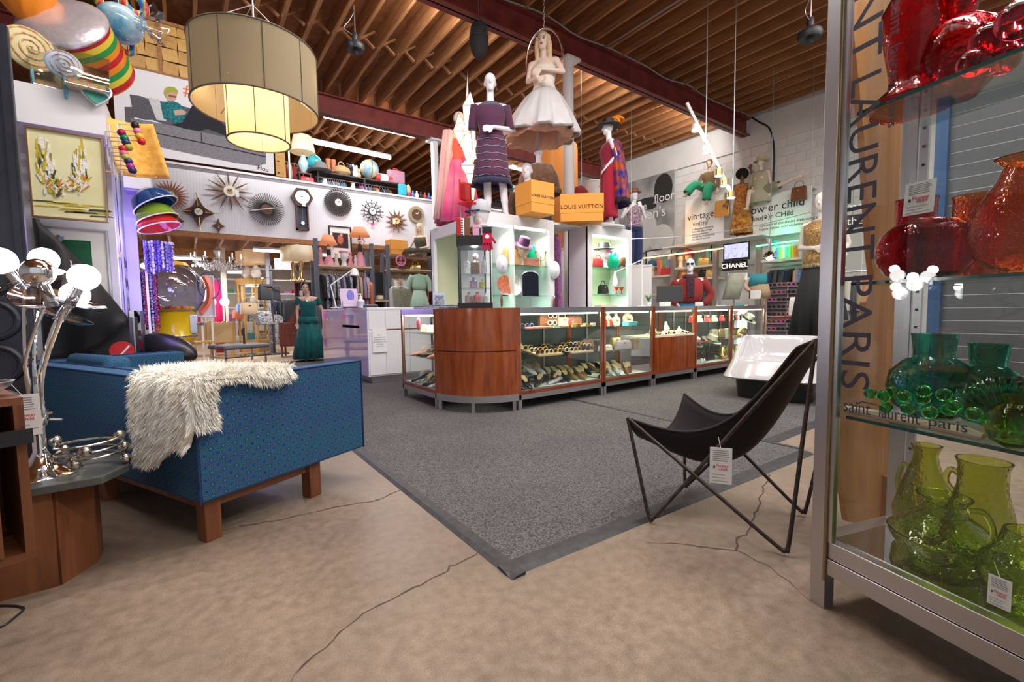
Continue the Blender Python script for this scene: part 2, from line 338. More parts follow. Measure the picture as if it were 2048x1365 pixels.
# ---- walls
def mat_bead():
    m=mt('white_beadboard',(.8,.8,.85),.5); N,L=nt(m); p=N['Principled BSDF']; tc=N.new('ShaderNodeTexCoord')
    w=N.new('ShaderNodeTexWave'); w.inputs['Scale'].default_value=6; w.bands_direction='X'; L.new(tc.outputs['Object'],w.inputs['Vector'])
    b=N.new('ShaderNodeBump'); b.inputs['Strength'].default_value=.12; b.inputs['Distance'].default_value=.01; L.new(w.outputs['Fac'],b.inputs['Height']); L.new(b.outputs[0],p.inputs['Normal']); return m
bead=mat_bead()
wb=structure(B().box(-1.15,11.2,11.2,11.3,2.70,3.98).o('wall_back',bead,smooth=0))
B().box(-1.15,11.2,11.15,11.33,3.98,4.02).o('cap_rail',white,wb,smooth=0)
B().box(-1.15,11.2,11.18,11.3,2.6,2.70).o('lower_rail',joistm,wb,smooth=0)
blockm=mt('white_block_paint',(.78,.77,.75),.75,var=.04,scale=3,bump=.1,bscale=60)
wr=structure(B().box(11.2,11.4,-5,20,0,5.84).o('wall_right',blockm,smooth=0))
B().box(11.14,11.2,-5,16,4.82,5.5).o('bond_beam',blockm,wr,smooth=0)
bk=B().box(-.012,0,-.195,.195,-.096,.096).mesh('block',blockm,False)
for r in range(11):
    for c in range(18):
        o=bpy.data.objects.new('block',bk); C.objects.link(o); o.parent=wr; o.location=(11.2,3.3+.4*c+(.2 if r%2 else 0),2.72+.2*r)

farw=mt('far_wall_paint',(.74,.72,.7),.7)
wf=structure(B().box(-6,11.2,20,20.1,0,5.84).o('wall_far',farw,smooth=0))
wl=structure(B().box(-6.1,-6,-5,20,0,5.84).o('wall_left',mt('grey_wall',(.5,.5,.54),.7),smooth=0))
# ---- mezzanine floor with its joists
mz=structure(B().box(-6,11.2,11.3,20,2.98,3.05).o('ceiling_mezzanine',deckm,smooth=0))
mj=B().box(-.022,.022,0,8.7,0,.24).mesh('joist',mt('pale_joist',(.5,.36,.25),.6,var=.2,scale=4),False)
for k in range(34):
    o=bpy.data.objects.new('joist',mj); C.objects.link(o); o.parent=mz; o.location=(-5.7+.5*k,11.3,2.74)
B().box(-6,11.2,14.4,14.6,2.55,2.74).o('cross_beam',joistm,mz,smooth=0)
# ================================================================ SMALL GOODS (builders)
goods={}
ORD='first second third fourth fifth sixth seventh eighth ninth tenth eleventh twelfth thirteenth fourteenth fifteenth sixteenth seventeenth eighteenth nineteenth twentieth twenty-first twenty-second'.split()
def shoe_mesh(heel=.07,boot=False):
    b=B(); rings=[]
    prof=[(0,.030,heel,.055),(.05,.033,heel,.06),(.10,.032,heel*.6,.05),(.15,.038,heel*.15,.045),(.20,.036,0,.042),(.235,.022,0,.03),(.25,.006,0,.012)]
    for y,w,z,h in prof:
        t=.14 if boot and y<.11 else h; n=10
        rings.append([(w*cos(2*PI*i/n),-.12+y,z+max(0,.5+.5*sin(2*PI*i/n))*t) for i in range(n)])
    b.loft(rings)
    if heel>.02:b.cyl((0,-.105,0),(0,-.1,heel+.01),.008 if heel>.05 else .022,.024,8)
    return b
def shoe_in():  # the lighter lining seen in the opening
    b=B(); b.loft([[(w*cos(2*PI*i/10),-.12+y,z+.004*sin(2*PI*i/10)) for i in range(10)] for y,w,z in((.008,.02,.118),(.06,.029,.118),(.11,.028,.09),(.135,.015,.066))]); return b
SN=[0]
def shoe(loc,rz,mat,label,group,heel=.07,lin=None,boot=False,s=1):
    k=(mat.name,heel,boot,lin.name if lin else '')
    if k not in goods:
        t=thing('shoe',label,'shoe',loc,rz,group,s=s); shoe_mesh(heel,boot).o('upper',mat,t,sub=1)
        if not boot:shoe_in().o('lining',lin or mt('tan_leather',(.62,.42,.22),.6),t)
        goods[k]=t; return t
    return dup(goods[k],loc,rz,label,group,s=s)
def sunglasses(loc,rz,mat,label,group):
    k=('sg',mat.name)
    if k not in goods:
        t=thing('sunglasses',label,'sunglasses',loc,rz,group); b=B()
        for q in(-1,1):b.torus((q*.034,0,.03),.028,.005,14,6,'y',1,.85); b.tube([(q*.062,0,.04),(q*.064,.06,.035),(q*.06,.12,.01)],.003,5)
        b.tube([(-.008,0,.036),(0,-.003,.039),(.008,0,.036)],.004,5); b.o('frame',mat,t)
        for q in(-1,1):B().lathe([(.0,-.001),(.026,-.001),(.026,.001),(0,.001)],14).o('lens',mt('smoked_lens',(.03,.025,.025),.08),t,loc=(q*.034,0,.03)).rotation_euler=(PI/2,0,0)
        goods[k]=t; return t
    return dup(goods[k],loc,rz,label,group)
def bag(loc,rz,w,h,d,mat,label,group=None,handle=True,hm=None):
    t=thing('handbag',label,'handbag',loc,rz,group); b=B()
    b.loft([[(x*w/2*k,y*d/2*j,z*h) for x,y in((-1,-1),(1,-1),(1,1),(-1,1))] for z,k,j in((0,.96,1),(.1,1,1),(.8,.94,.8),(1,.85,.35))]); b.o('body',mat,t,bev=min(w,h,d)*.12)
    if handle:B().tube(spline([(-w*.28,0,h*.95),(-w*.25,0,h*1.25),(0,0,h*1.4),(w*.25,0,h*1.25),(w*.28,0,h*.95)],4),.006,6).o('handle',hm or mat,t)
    B().bx((0,-d*.42,h*.72),(w*.16,.008,h*.1)).o('clasp',mt('brass',(.8,.6,.25),.25,1),t)
    return t
def bust(loc,rz,h,mat,label,group=None):
    t=thing('necklace_bust',label,'display bust',loc,rz,group); b=B()
    b.loft([[(w*h*cos(2*PI*i/14),dy*h+d*h*sin(2*PI*i/14),z*h) for i in range(14)] for z,w,d,dy in((0,.34,.12,0),(.12,.42,.13,0),(.45,.46,.13,.02),(.62,.36,.12,.04),(.74,.16,.11,.06),(1,.13,.1,.08))]); b.o('body',mat,t)
    B().tube([(.2*h*cos(a),-.13*h+.03*h*sin(a),.52*h+.18*h*sin(a)) for a in [PI+PI*i/12 for i in range(13)]],.007,6).o('necklace',mt('gold',(.85,.6,.2),.25,1),t)
    return t
def small_box(loc,rz,w,d,h,mat,label,cat='box',group=None,name='box',lid=True):
    t=thing(name,label,cat,loc,rz,group); B().box(-w/2,w/2,-d/2,d/2,0,h*.72).o('body',mat,t,smooth=0,bev=.002)
    B().box(-w/2-.002,w/2+.002,-d/2-.002,d/2+.002,h*.72,h).o('lid',mat,t,smooth=0,bev=.002); return t
def vase(loc,prof,mat,label,group=None,name='vase',cat='vase',n=28,sx=1,sy=1,wall=.006,s=1,rz=0):
    """hollow turned vessel"""
    t=thing(name,label,cat,loc,rz,group,s=s); b=B(); inn=[(max(.002,r-wall),z+(wall if i==0 else 0)) for i,(r,z) in enumerate(prof)][::-1]
    b.lathe([(0.0005,prof[0][1])]+list(prof)+inn+[(0.0005,prof[0][1]+wall)],n,sx=sx,sy=sy); b.o('body',mat,t); return t
LEA=[mt('black_leather',(.015,.014,.014),.3),mt('brown_leather',(.2,.08,.035),.4),mt('bone_leather',(.72,.64,.5),.5),mt('white_leather',(.8,.78,.74),.4),mt('gold_leather',(.75,.52,.2),.3,.6),
       mt('leopard_print',(.55,.33,.1),.6,col2=(.05,.03,.02),scale=110),mt('zebra_print',(.8,.78,.75),.6,col2=(.03,.03,.03),scale=90),mt('silver_leather',(.6,.6,.62),.3,.7),mt('red_leather',(.6,.04,.05),.4),mt('coral_leather',(.8,.28,.22),.5)]
# ================================================================ DISPLAY COUNTERS
cherry=wood('cherry_veneer',(.18,.034,.009),(.34,.085,.022),(6,6,.8),.16,1.0,coat=.5)
cherry_h=wood('cherry_rail',(.16,.03,.01),(.3,.07,.02),(1,6,6),.2,1.0,coat=.3)
deckw=mt('cream_deck',(.86,.82,.72),.6); shelfg=pane('shelf_glass',(.86,.95,.92),1.2); mirrorback=mt('dark_back',(.1,.11,.11),.15,.3)
sidel=mt('case_lamp',(1,.95,.8),.5,emit=5,ecol=(1,.9,.7))
def counter(x0,x1,label,kind='glass',loc=(0,3.52,.011),rz=0,D=.6,shelves=(.5,.79),lamp=5):
    """a counter unit running along local x, front at local y=0"""
    t=thing('display_counter',label,'display counter',loc,rz,'steel and cherry display counters'); w=x1-x0; H=1.02
    a=B(); a.box(x0,x1,0,.03,.10,.15); a.box(x0,x1,D-.03,D,.10,.15); a.box(x0,x0+.03,0,D,.10,.15); a.box(x1-.03,x1,0,D,.10,.15); a.o('base_frame',steel,t,smooth=0)
    for qx in(x0+.02,x1-.02):
        for qy in(.02,D-.02):B().box(qx-.02,qx+.02,qy-.02,qy+.02,0,.10).o('leg',steel,t,smooth=0)
    B().box(x0,x1,0,D,.15,.185).o('plinth',cherry_h,t,smooth=0)
    for q in(x0,x1-.03):B().box(q,q+.03,0,.03,.185,H).o('corner_post',cherry,t,smooth=0)
    for q in(x0,x1-.03):B().box(q,q+.03,D-.03,D,.185,H).o('corner_post',cherry,t,smooth=0)
    a=B(); a.box(x0+.03,x1-.03,0,.03,.965,H); a.box(x0+.03,x1-.03,D-.03,D,.965,H); a.box(x0,x0+.03,.03,D-.03,.965,H); a.box(x1-.03,x1,.03,D-.03,.965,H); a.o('top_frame',steel,t,smooth=0)
    B().box(x0+.03,x1-.03,.03,D-.03,1.0,1.008).o('glass_top',shelfg,t,smooth=0)
    if kind=='glass':
        B().box(x0+.03,x1-.03,.03,D-.03,.185,.192).o('deck',deckw,t,smooth=0)
        B().box(x0+.03,x1-.03,.008,.012,.185,.965).o('front_glass',GL,t,smooth=0)
        a=B()
        for q in(x0+.03,x1-.038):a.box(q,q+.008,.004,.016,.185,.965)
        a.box(x0+.03,x1-.03,.004,.016,.185,.2); a.o('glass_bead',steel,t,smooth=0)
        for z in shelves:B().box(x0+.035,x1-.035,.03,D-.05,z,z+.008).o('shelf',shelfg,t,smooth=0)
        B().box(x0+.03,x1-.03,D-.02,D-.012,.185,.965).o('back_panel',mirrorback,t,smooth=0)
        for q in(.33,.66):B().bx((x0+w*q,D-.035,.58),(.02,.012,.76)).o('shelf_upright',steel,t,smooth=0)
    else:
        B().box(x0+.03,x1-.03,.0,.02,.185,.62).o('front_panel',cherry,t,smooth=0)
        B().box(x0+.03,x1-.03,.02,D-.03,.6,.625).o('deck',deckw,t,smooth=0)
        B().box(x0+.03,x1-.03,.008,.012,.63,.965).o('front_glass',GL,t,smooth=0)
        a=B(); a.box(x0+.03,x1-.03,.0,.016,.62,.645); a.o('glass_bead',mt('cream_bead',(.8,.76,.62),.5),t,smooth=0)
        B().box(x0+.03,x1-.03,D-.02,D-.012,.62,.965).o('back_panel',mirrorback,t,smooth=0)
    B().box(x0+.05,x1-.05,.035,.05,.945,.962).o('light_bar',sidel,t,smooth=0)
    if lamp:
        q=V(((x0+x1)/2,.06,.94)); q.rotate(MX.Rotation(rz,3,'Z')); area('case_light',V(loc)+q,w-.15,.03,lamp,(1,.87,.62),(0,0,rz))
    return t
YC=3.52
counter(2.638,3.857,'wide glass display counter full of shoes, first to the right of the curved wooden corner',lamp=6.6)
counter(3.867,4.78,'glass display counter with zebra pumps and beige busts, left of the solid wood unit',shelves=(.49,.78),lamp=4.8)
counter(4.79,5.719,'cherry wood counter with only a small lit jewellery window at its top','wood',lamp=5.5)
counter(5.729,6.682,'glass display counter with pale hats on its middle shelf, right of the wood unit',shelves=(.47,.78),lamp=4.8)
counter(6.692,7.75,'rightmost glass display counter holding a gold leaf vessel and a pink bust',shelves=(.5,.78),lamp=5.5)
counter(0,.882,'narrow glass display counter left of the curved wooden corner, side on to the aisle',loc=(2.035,5.0,.011),rz=-PI/2,shelves=(.49,.75),lamp=4.0)
# curved corner unit
t=thing('corner_counter','curved cherry wood corner counter with steel base','display counter',(2.638,4.12,.011))
def arc(r,a0=PI,a1=1.5*PI,n=20):return [(r*cos(a0+(a1-a0)*i/n),r*sin(a0+(a1-a0)*i/n)) for i in range(n+1)]
def arcband(r0,r1,z0,z1,a0=PI,a1=1.5*PI,n=20):return B().prism(arc(r1,a0,a1,n)+arc(r0,a0,a1,n)[::-1],z0,z1)
arcband(.56,.6,.165,.595,PI+.05,1.5*PI-.05).o('lower_panel',cherry,t,ang=30); arcband(.56,.6,.605,1.02,PI+.05,1.5*PI-.05).o('upper_panel',cherry,t,ang=30)
arcband(.56,.592,.595,.605).o('joint',mt('dark_joint',(.05,.012,.006),.5),t)
arcband(.54,.605,.10,.165).o('base_band',steel,t,ang=30)
for a in(PI+.06,1.25*PI,1.5*PI-.06):B().cyl((.575*cos(a),.575*sin(a),0),(.575*cos(a),.575*sin(a),.10),.024,n=4).o('leg',steel,t,smooth=0)
for a0,a1 in((PI,PI+.05),(1.5*PI-.05,1.5*PI)):arcband(.55,.602,.165,1.02,a0,a1,2).o('edge_post',cherry,t)
B().prism(arc(.6)+[(0,0)],1.0,1.019).o('top',cherry_h,t)
# ================================================================ COUNTER GOODS
def on_unit(x,y,z):return V((x,YC+y,z+.011))
gs='shoes in the display counters'
Q=[(2.72,.1,.195,12,0,'black pump with tan lining at the left end of the shoe counter floor'),(2.80,.1,.195,8,0,'second black pump with tan lining at the left end of the shoe counter floor'),
     (3.0,.28,.30,5,3,'white toed slingback pump raised on the steel stand'),(3.12,.28,.30,5,3,'right hand white toed slingback pump raised on the steel stand'),
     (3.0,.12,.195,60,0,'black flat lying sideways before the steel stand'),(3.22,.12,.195,80,7,'silver strappy flat in the middle of the shoe counter floor'),
     (3.36,.2,.195,20,0,'tan lined black pump, left of the pointed pair'),(3.45,.2,.195,22,0,'tan lined black pump, right of the pointed pair'),
     (3.57,.22,.195,15,5,'leopard print shoe, left of the row'),(3.67,.2,.195,10,5,'leopard print shoe, middle of the row'),(3.77,.25,.195,25,5,'leopard print shoe against the right post')]
for i,(x,y,z,a,m,l) in enumerate(Q):shoe(on_unit(x,y,z),math.radians(180-a),LEA[m],l,gs,.05 if m!=7 else .015)
for i,x in enumerate((2.88,3.05,3.2,3.4)):shoe(on_unit(x,.42,.195),R_(2.6,3.6),LEA[random.choice((0,1,0))],'dark shoe at the back of the wide counter floor, %s from the left'%('first','second','third','last')[i],'dark shoes at the back of the wide counter',.06)
t=thing('shoe_stand','small bent steel stand raising the white toed pumps','stand',on_unit(3.06,.3,.193)); b=B(); b.box(-.16,.16,-.1,.12,.1,.106); b.o('plate',steel,t,smooth=0)
for q in(-.155,.155):B().box(q-.004,q+.004,-.1,.12,0,.1).o('side',steel,t,smooth=0)
tray=mt('cork_tray',(.6,.42,.22),.8); fr=[mt('tortoise',(.35,.16,.05),.3),mt('cream_frame',(.8,.68,.48),.35),mt('amber_frame',(.62,.35,.08),.3),black,mt('blue_frame',(.05,.12,.35),.3)]
k=0
for x0,nx,lab in((3.0,3,'left'),(3.42,4,'right')):
    tr=thing('eyewear_tray','sloping cork tray of sunglasses on the middle shelf, %s one'%lab,'tray',on_unit(x0+.11+(nx-3)*.05,.2,.51)); B().prism([(-.15,.0),(.2,.06),(.2,.075),(-.15,.015)],-.17,.17,'x').o('tray',tray,tr,smooth=0)
    for r in range(3):
        for c in range(nx):
            k+=1; sunglasses(on_unit(x0-.02+c*.125,.08+r*.1,.525+r*.018),R_(-.2,.2),fr[(c+r+(nx>3))%4],'%s pair of sunglasses in row %s of the %s cork tray'%(('first','second','third','fourth')[c],('one','two','three')[r],lab),'sunglasses in the wide counter')
for i,(x,m) in enumerate(((2.74,3),(2.86,4))):sunglasses(on_unit(x,.1,.8),.1,fr[m],('black sunglasses at the left end of the top counter shelf','blue sunglasses near the left end of the top counter shelf')[i],'sunglasses in the wide counter')
t=thing('eyewear_stand','dark display block with two pairs of cream sunglasses','stand',on_unit(3.2,.16,.8)); B().box(-.13,.13,-.05,.08,0,.02).o('foot',LEA[1],t,smooth=0); B().box(-.13,.13,.02,.06,.02,.15).o('block',LEA[1],t,smooth=0)
sunglasses(on_unit(3.2,.13,.825),0,fr[1],'cream sunglasses on the dark display block, lower pair','sunglasses in the wide counter'); sunglasses(on_unit(3.24,.17,.9),0,fr[1],'cream sunglasses on the dark display block, upper pair','sunglasses in the wide counter')
bag(on_unit(3.44,.24,.8),.2,.22,.11,.08,mt('cream_leather',(.72,.5,.36),.5),'pale tan handbag on the top shelf of the wide counter'); bag(on_unit(3.64,.26,.8),-.2,.2,.12,.08,LEA[1],'brown and red handbag on the top shelf of the wide counter')
t=thing('pendant_disc','round red pendant with a brass centre hanging on a cord','pendant',on_unit(3.46,.1,.8)); B().lathe([(.0,-.01),(.05,-.008),(.05,.008),(0,.01)],20).o('disc',LEA[8],t,loc=(0,0,.055)).rotation_euler=(PI/2,0,0); B().ell((0,-.012,.055),.014).o('boss',MT['brass'],t)
B().tube([(-.04,0,.095),(-.03,.01,.14),(0,.02,.16),(.03,.01,.14),(.04,0,.095)],.003,5).o('cord',black,t)
t=thing('beaded_belt','orange strap laid along the top shelf edge of the wide counter','belt',on_unit(2.95,.05,.8)); B().bx((0,0,.012),(.36,.03,.022)).o('strap',LEA[9],t,bev=.004); B().bx((.23,0,.012),(.08,.031,.022)).o('buckle',mt('mint_enamel',(.3,.75,.6),.3),t)
for i in range(6):small_box(on_unit(3.45+.06*i,.06,.8),R_(-.3,.3),.045,.04,R_(.015,.04),(LEA[4],MT['brass'],LEA[2])[i%3],'%s small gilt trinket from the left, on the wide counter top shelf'%ORD[i],'trinket','gilt trinkets on the top counter shelf','trinket')
# second case
for i,(x,y,a,m,l) in enumerate(((4.10,.12,20,6,'zebra print pump, left one of the pair'),(4.2,.1,15,6,'zebra print pump, right one of the pair'),(4.3,.14,30,3,'white flat beside the zebra pumps'),(4.42,.14,40,1,'brown pump right of the zebra pair, left one'),(4.52,.18,40,1,'brown pump right of the zebra pair, right one'),(3.97,.1,70,0,'black flat near the left post of the second counter'))):
    shoe(on_unit(x,y,.195),math.radians(180-a),LEA[m],l,gs,.07 if m in(6,1) else .015)
bust(on_unit(4.17,.2,.79),.1,.17,LEA[2],'beige bust with a dark necklace on the top shelf of the second counter, left one','necklace busts'); bust(on_unit(4.36,.24,.79),0,.16,LEA[2],'smaller beige bust on the top shelf of the second counter','necklace busts'); bust(on_unit(4.58,.24,.79),-.1,.2,mt('rose_velvet',(.62,.42,.36),.8),'tall rose bust on the top shelf of the second counter','necklace busts')
small_box(on_unit(4.42,.08,.788),0,.17,.1,.045,mt('turquoise_box',(.1,.55,.58),.4),'flat turquoise box on the top shelf of the second counter')
bag(on_unit(4.32,.1,.5),0,.26,.11,.06,mt('mauve_clutch',(.4,.33,.37),.35),'mauve clutch bag on the middle shelf of the second counter',None,False); bag(on_unit(4.02,.12,.5),.1,.2,.07,.08,LEA[2],'beige folded pouch on the middle shelf of the second counter',None,False); small_box(on_unit(4.58,.16,.5),.2,.14,.1,.12,mt('picture_box',(.3,.2,.14),.5),'framed brown box on the middle shelf of the second counter')
for i in range(9):small_box(on_unit(3.94+.028*i,.1+.03*(i%3),.79),0,.018,.018,.06+.02*(i%3),(LEA[8],LEA[1],LEA[7])[i%3],'%s narrow earring card from the left, on the second counter top shelf'%ORD[i],'earring card','earring cards in the second counter','earring_card')
# wood unit window: jewellery
for i in range(5):bust(on_unit(4.95+.15*i,.14+.1*(i%2),.64),R_(-.3,.3),R_(.1,.17),(LEA[3],LEA[2],mt('pale_green_velvet',(.6,.66,.5),.8))[i%3],('white bust at the left of the small lit window','beige bust second in the small lit window','green bust in the middle of the small lit window','white bust fourth in the small lit window','beige bust at the right of the small lit window')[i],'necklace busts')
for i in range(12):sunglasses(on_unit(4.88+.065*i,.07+.02*(i%3),.635),R_(0,3),(MT['gold'],LEA[3],LEA[4])[i%3] if i%3!=0 else LEA[2],'pale spectacles lying in the small lit window, %s from the left'%ORD[i],'pale spectacles in the small lit window')
# third case: watches and hats
for i in range(9):
    t=thing('watch_stand','cream watch cushion on the top shelf of the third glass counter, %s'%('first from the left','second','third','fourth','fifth','sixth','seventh','eighth','last at the right')[i],'watch stand',on_unit(5.83+.1*i,.12+.07*(i%2),.79),0,'watch cushions'); B().prism([(-.03,0),(.03,0),(.02,.09),(0,.09)],-.035,.035,'x').o('cushion',LEA[2] if i%4 else LEA[8],t,smooth=0); B().torus((0,-.012,.055),.024,.005,14,6,'y').o('watch',MT['gold'],t)
def hat(loc,rz,mat,label,r=.16,group=None,crown=.11,s=1,band=None,rx=0):
    t=thing('hat',label,'hat',loc,rz,group,s=s,rx=rx); B().lathe([(r*.52,.0),(r,.012),(r*1.0,.018),(r*.56,.012),(r*.55,crown*.6),(r*.5,crown*.95),(r*.3,crown),(0.0005,crown*.93)],22,sy=1.15).o('felt',mat,t)
    B().lathe([(r*.57,.012),(r*.575,.035),(r*.55,.035)],22,sy=1.15).o('band',band or black,t); return t
hat(on_unit(5.98,.2,.48),0,mt('sage_felt',(.5,.52,.4),.9),'pale sage hat on the middle shelf of the third counter',.13,rx=.5); hat(on_unit(6.5,.22,.48),0,LEA[2],'cream hat at the right of the third counter middle shelf',.13,rx=.4)
for i in range(3):small_box(on_unit(5.85+.17*i,.1,.482),.2*i,.14,.06,.025,(mt('navy_card',(.03,.08,.3),.5),LEA[8],LEA[1])[i],('navy','dark red','brown')[i]+' flat case on the middle shelf of the third counter',group='flat cases')
for i,x in enumerate((5.9,6.2,6.45)):bag(on_unit(x,.22,.195),.1*i-.1,.26,.17,.08,(LEA[1],mt('dark_brown_leather',(.05,.025,.015),.4),LEA[0])[i],('brown','dark brown','black')[i]+' handbag with white tag on the floor of the third counter','handbags in the third counter',i==1)
for i in range(5):vase(on_unit(5.8+.07*i,.08,.195),[(.02,0),(.03,.02),(.022,.05),(.012,.06+.01*(i%2))],LEA[3] if i%2 else LEA[7],'small pale pot at the front of the third counter floor, %s from the left'%ORD[i],'small pale pots','pot','pot',12)
# last case
bust(on_unit(7.2,.16,.79),0,.15,mt('pink_velvet',(.75,.45,.38),.8),'pink bust on the top shelf of the rightmost counter','necklace busts')
vase(on_unit(7.28,.16,.51),[(.05,0),(.12,.03),(.15,.08),(.13,.13),(.1,.15)],MT['gold'],'gold leaf vessel on the middle shelf of the rightmost counter',n=18,sy=.6)
for i in range(4):small_box(on_unit(6.85+.11*i,.12,.51),R_(-.3,.3),.1,.08,.04,(LEA[2],LEA[4],MT['gold'],LEA[3])[i],('beige','tan gilt','bright gold','white')[i]+' trinket box on the middle shelf of the rightmost counter',group='trinket boxes')
hat(on_unit(7.55,.2,.79),0,mt('silver_mesh',(.5,.5,.45),.4,.4),'silvery mesh hat on the top shelf of the rightmost counter',.13,rx=.6)
for i in range(7):vase(on_unit(6.78+.06*i,.1,.79),[(.012,0),(.02,.02),(.01,.06),(.018,.08+.01*(i%3))],(black,LEA[8],LEA[3])[i%3],('black','red','white')[i%3]+' figurine on the rightmost counter top shelf, %s from left'%ORD[i],'figurines','figurine','figurine',10)
for i in range(4):vase(on_unit(6.8+.2*i,.2,.195),[(.05,0),(.09,.05),(.06,.14),(.03,.18),(.045,.2)],(MT['gold'],LEA[2],LEA[4],LEA[3])[i],('gold','beige','tan','white')[i]+' vase on the floor of the rightmost counter','vases in the rightmost counter',n=16)
# left case (side on): local u along -y
def on_left(u,d,z):return V((2.035+d,5.0-u,z+.011))
for i,(u,d,m,a,l) in enumerate(((.2,.14,0,100,'black flat at the back of the left counter floor'),(.4,.12,6,60,'zebra shoe on the left counter floor, centre'),(.5,.1,1,120,'brown mule on the left counter floor'),(.62,.1,0,60,'black mule with tan sole on the left counter floor'),(.76,.1,6,80,'zebra shoe nearest the curved corner'))):shoe(on_left(u,d,.195),math.radians(a),LEA[m],l,gs,.03)
for i,(u,m,a,l) in enumerate(((.3,9,80,'coral ballet flat on the middle shelf of the left counter, far one'),(.45,0,60,'black patent flat on the middle shelf of the left counter'),(.55,0,60,'second black patent flat on the middle shelf of the left counter'),(.68,9,100,'coral ballet flat on the middle shelf of the left counter, near one'))):shoe(on_left(u,.12,.5),math.radians(a),LEA[m],l,gs,.015)
for i,u in enumerate((.35,.5,.62,.74)):bag(on_left(u,.14,.76),PI/2,.11,.09,.07,(LEA[2],LEA[3],LEA[2],LEA[4])[i],('beige','white','cream','tan gilt')[i]+' small purse on the top shelf of the left counter','small purses in the left counter',False)
t=thing('pendant_disc','pink glass pendant hung in the left counter','pendant',on_left(.36,.06,.78)); B().ell((0,0,.08),(.014,.05,.07)).o('disc',mt('pink_glass',(.9,.15,.25),.15),t); B().tube([(0,0,.15),(0,.01,.2)],.003,5).o('cord',black,t)
for i,u in enumerate((.2,.4,.6,.78)):bag(on_left(u,.4,.195 if i%2 else .5),PI/2,.2,.2,.12,LEA[0] if i!=2 else mt('charcoal_bag',(.06,.065,.07),.5),('black bag far back in the left counter floor','black bag on the middle shelf of the left counter','charcoal bag on the floor of the left counter','black bag nearest the corner on the left counter shelf')[i],'black bags in the left counter',i%2==0)
# ================================================================ SOFA AND FOREGROUND
def mat_sofa():
    m=mt('blue_ring_upholstery',(.03,.15,.25),.85); N,L=nt(m); p=N['Principled BSDF']
    uv=N.new('ShaderNodeUVMap'); uv.uv_map='uv'
    def pat(sc,off,lo,hi):
        mp=N.new('ShaderNodeMapping'); mp.inputs['Scale'].default_value=(sc,sc,1); mp.inputs['Location'].default_value=off; L.new(uv.outputs[0],mp.inputs[0])
        f=N.new('ShaderNodeVectorMath'); f.operation='FRACTION'; L.new(mp.outputs[0],f.inputs[0])
        s=N.new('ShaderNodeVectorMath'); s.operation='SUBTRACT'; s.inputs[1].default_value=(.5,.5,0); L.new(f.outputs[0],s.inputs[0])
        l=N.new('ShaderNodeVectorMath'); l.operation='LENGTH'; L.new(s.outputs[0],l.inputs[0]); return l.outputs['Value']
    a=pat(19,(0,0,0),0,0); b=pat(19,(.5,.5,0),0,0)
    def ramp(src,stops):
        r=N.new('ShaderNodeValToRGB'); r.color_ramp.interpolation='CONSTANT'; e=r.color_ramp.elements; e[0].color=(*stops[0][1],1); e[1].position=stops[1][0]; e[1].color=(*stops[1][1],1)
        for ps,c in stops[2:]:q=e.new(ps); q.color=(*c,1)
        L.new(src,r.inputs[0]); return r
    r1=ramp(a,((0,(.014,.014,.13)),(.1,(.01,.12,.15)),(.19,(.028,.014,.19)),(.25,(.012,.16,.19)),(.33,(.032,.018,.19)),(.4,(.01,.13,.15)),(.47,(.075,.06,.05))))
    r2=ramp(b,((0,(.012,.17,.2)),(.12,(.02,.018,.18)),(.2,(.01,.1,.16))))
    lt=N.new('ShaderNodeMath'); lt.operation='LESS_THAN'; lt.inputs[1].default_value=.27; L.new(b,lt.inputs[0])
    mx=N.new('ShaderNodeMixRGB'); L.new(lt.outputs[0],mx.inputs[0]); L.new(r1.outputs[0],mx.inputs[1]); L.new(r2.outputs[0],mx.inputs[2])
    mp=N.new('ShaderNodeMapping'); mp.inputs['Scale'].default_value=(.4,6,1); L.new(uv.outputs[0],mp.inputs[0])
    w=N.new('ShaderNodeTexNoise'); w.inputs['Scale'].default_value=2.2; L.new(mp.outputs[0],w.inputs['Vector'])
    hr=N.new('ShaderNodeValToRGB'); hr.color_ramp.elements[0].position=.4; hr.color_ramp.elements[1].position=.6; hr.color_ramp.elements[0].color=(.85,1.12,1.1,1); hr.color_ramp.elements[1].color=(1.05,.92,1.12,1); L.new(w.outputs['Fac'],hr.inputs[0])
    m2=N.new('ShaderNodeMixRGB'); m2.blend_type='MULTIPLY'; m2.inputs[0].default_value=1; L.new(mx.outputs[0],m2.inputs[1]); L.new(hr.outputs[0],m2.inputs[2]); L.new(m2.outputs[0],p.inputs['Base Color'])
    nz=N.new('ShaderNodeTexNoise'); nz.inputs['Scale'].default_value=400; b2=N.new('ShaderNodeBump'); b2.inputs['Strength'].default_value=.25; b2.inputs['Distance'].default_value=.003; L.new(nz.outputs['Fac'],b2.inputs['Height']); L.new(b2.outputs[0],p.inputs['Normal'])
    return m
sofam=mat_sofa(); walnut=wood('walnut',(.11,.035,.014),(.24,.085,.032),(6,6,.7),.35); walnut_x=wood('walnut_rail',(.1,.032,.013),(.22,.075,.03),(.7,6,6),.35)
sofa_o=V((.012,2.30,0)); sofa_r=math.atan2(.43291384,.90143531)
sf=thing('sofa','blue and teal ring patterned boxy sofa on wooden legs','sofa',sofa_o,sofa_r)
LU,LV,ZB,ZT=.915,2.1,.19,.715
b=B(); b.box(0,.12,0,LV,ZB,ZT); b.o('back',sofam,sf,bev=.012)
b=B(); b.box(-.001,LU,-.002,.12,ZB-.001,ZT+.001); b.o('arm',sofam,sf,bev=.012)
b=B(); b.box(.12,LU,LV-.12,LV,ZB,ZT-.003); b.o('arm',sofam,sf,bev=.012)
b=B(); b.box(.12,LU-.02,.12,LV-.12,ZB,.36); b.o('seat_base',sofam,sf,bev=.012)
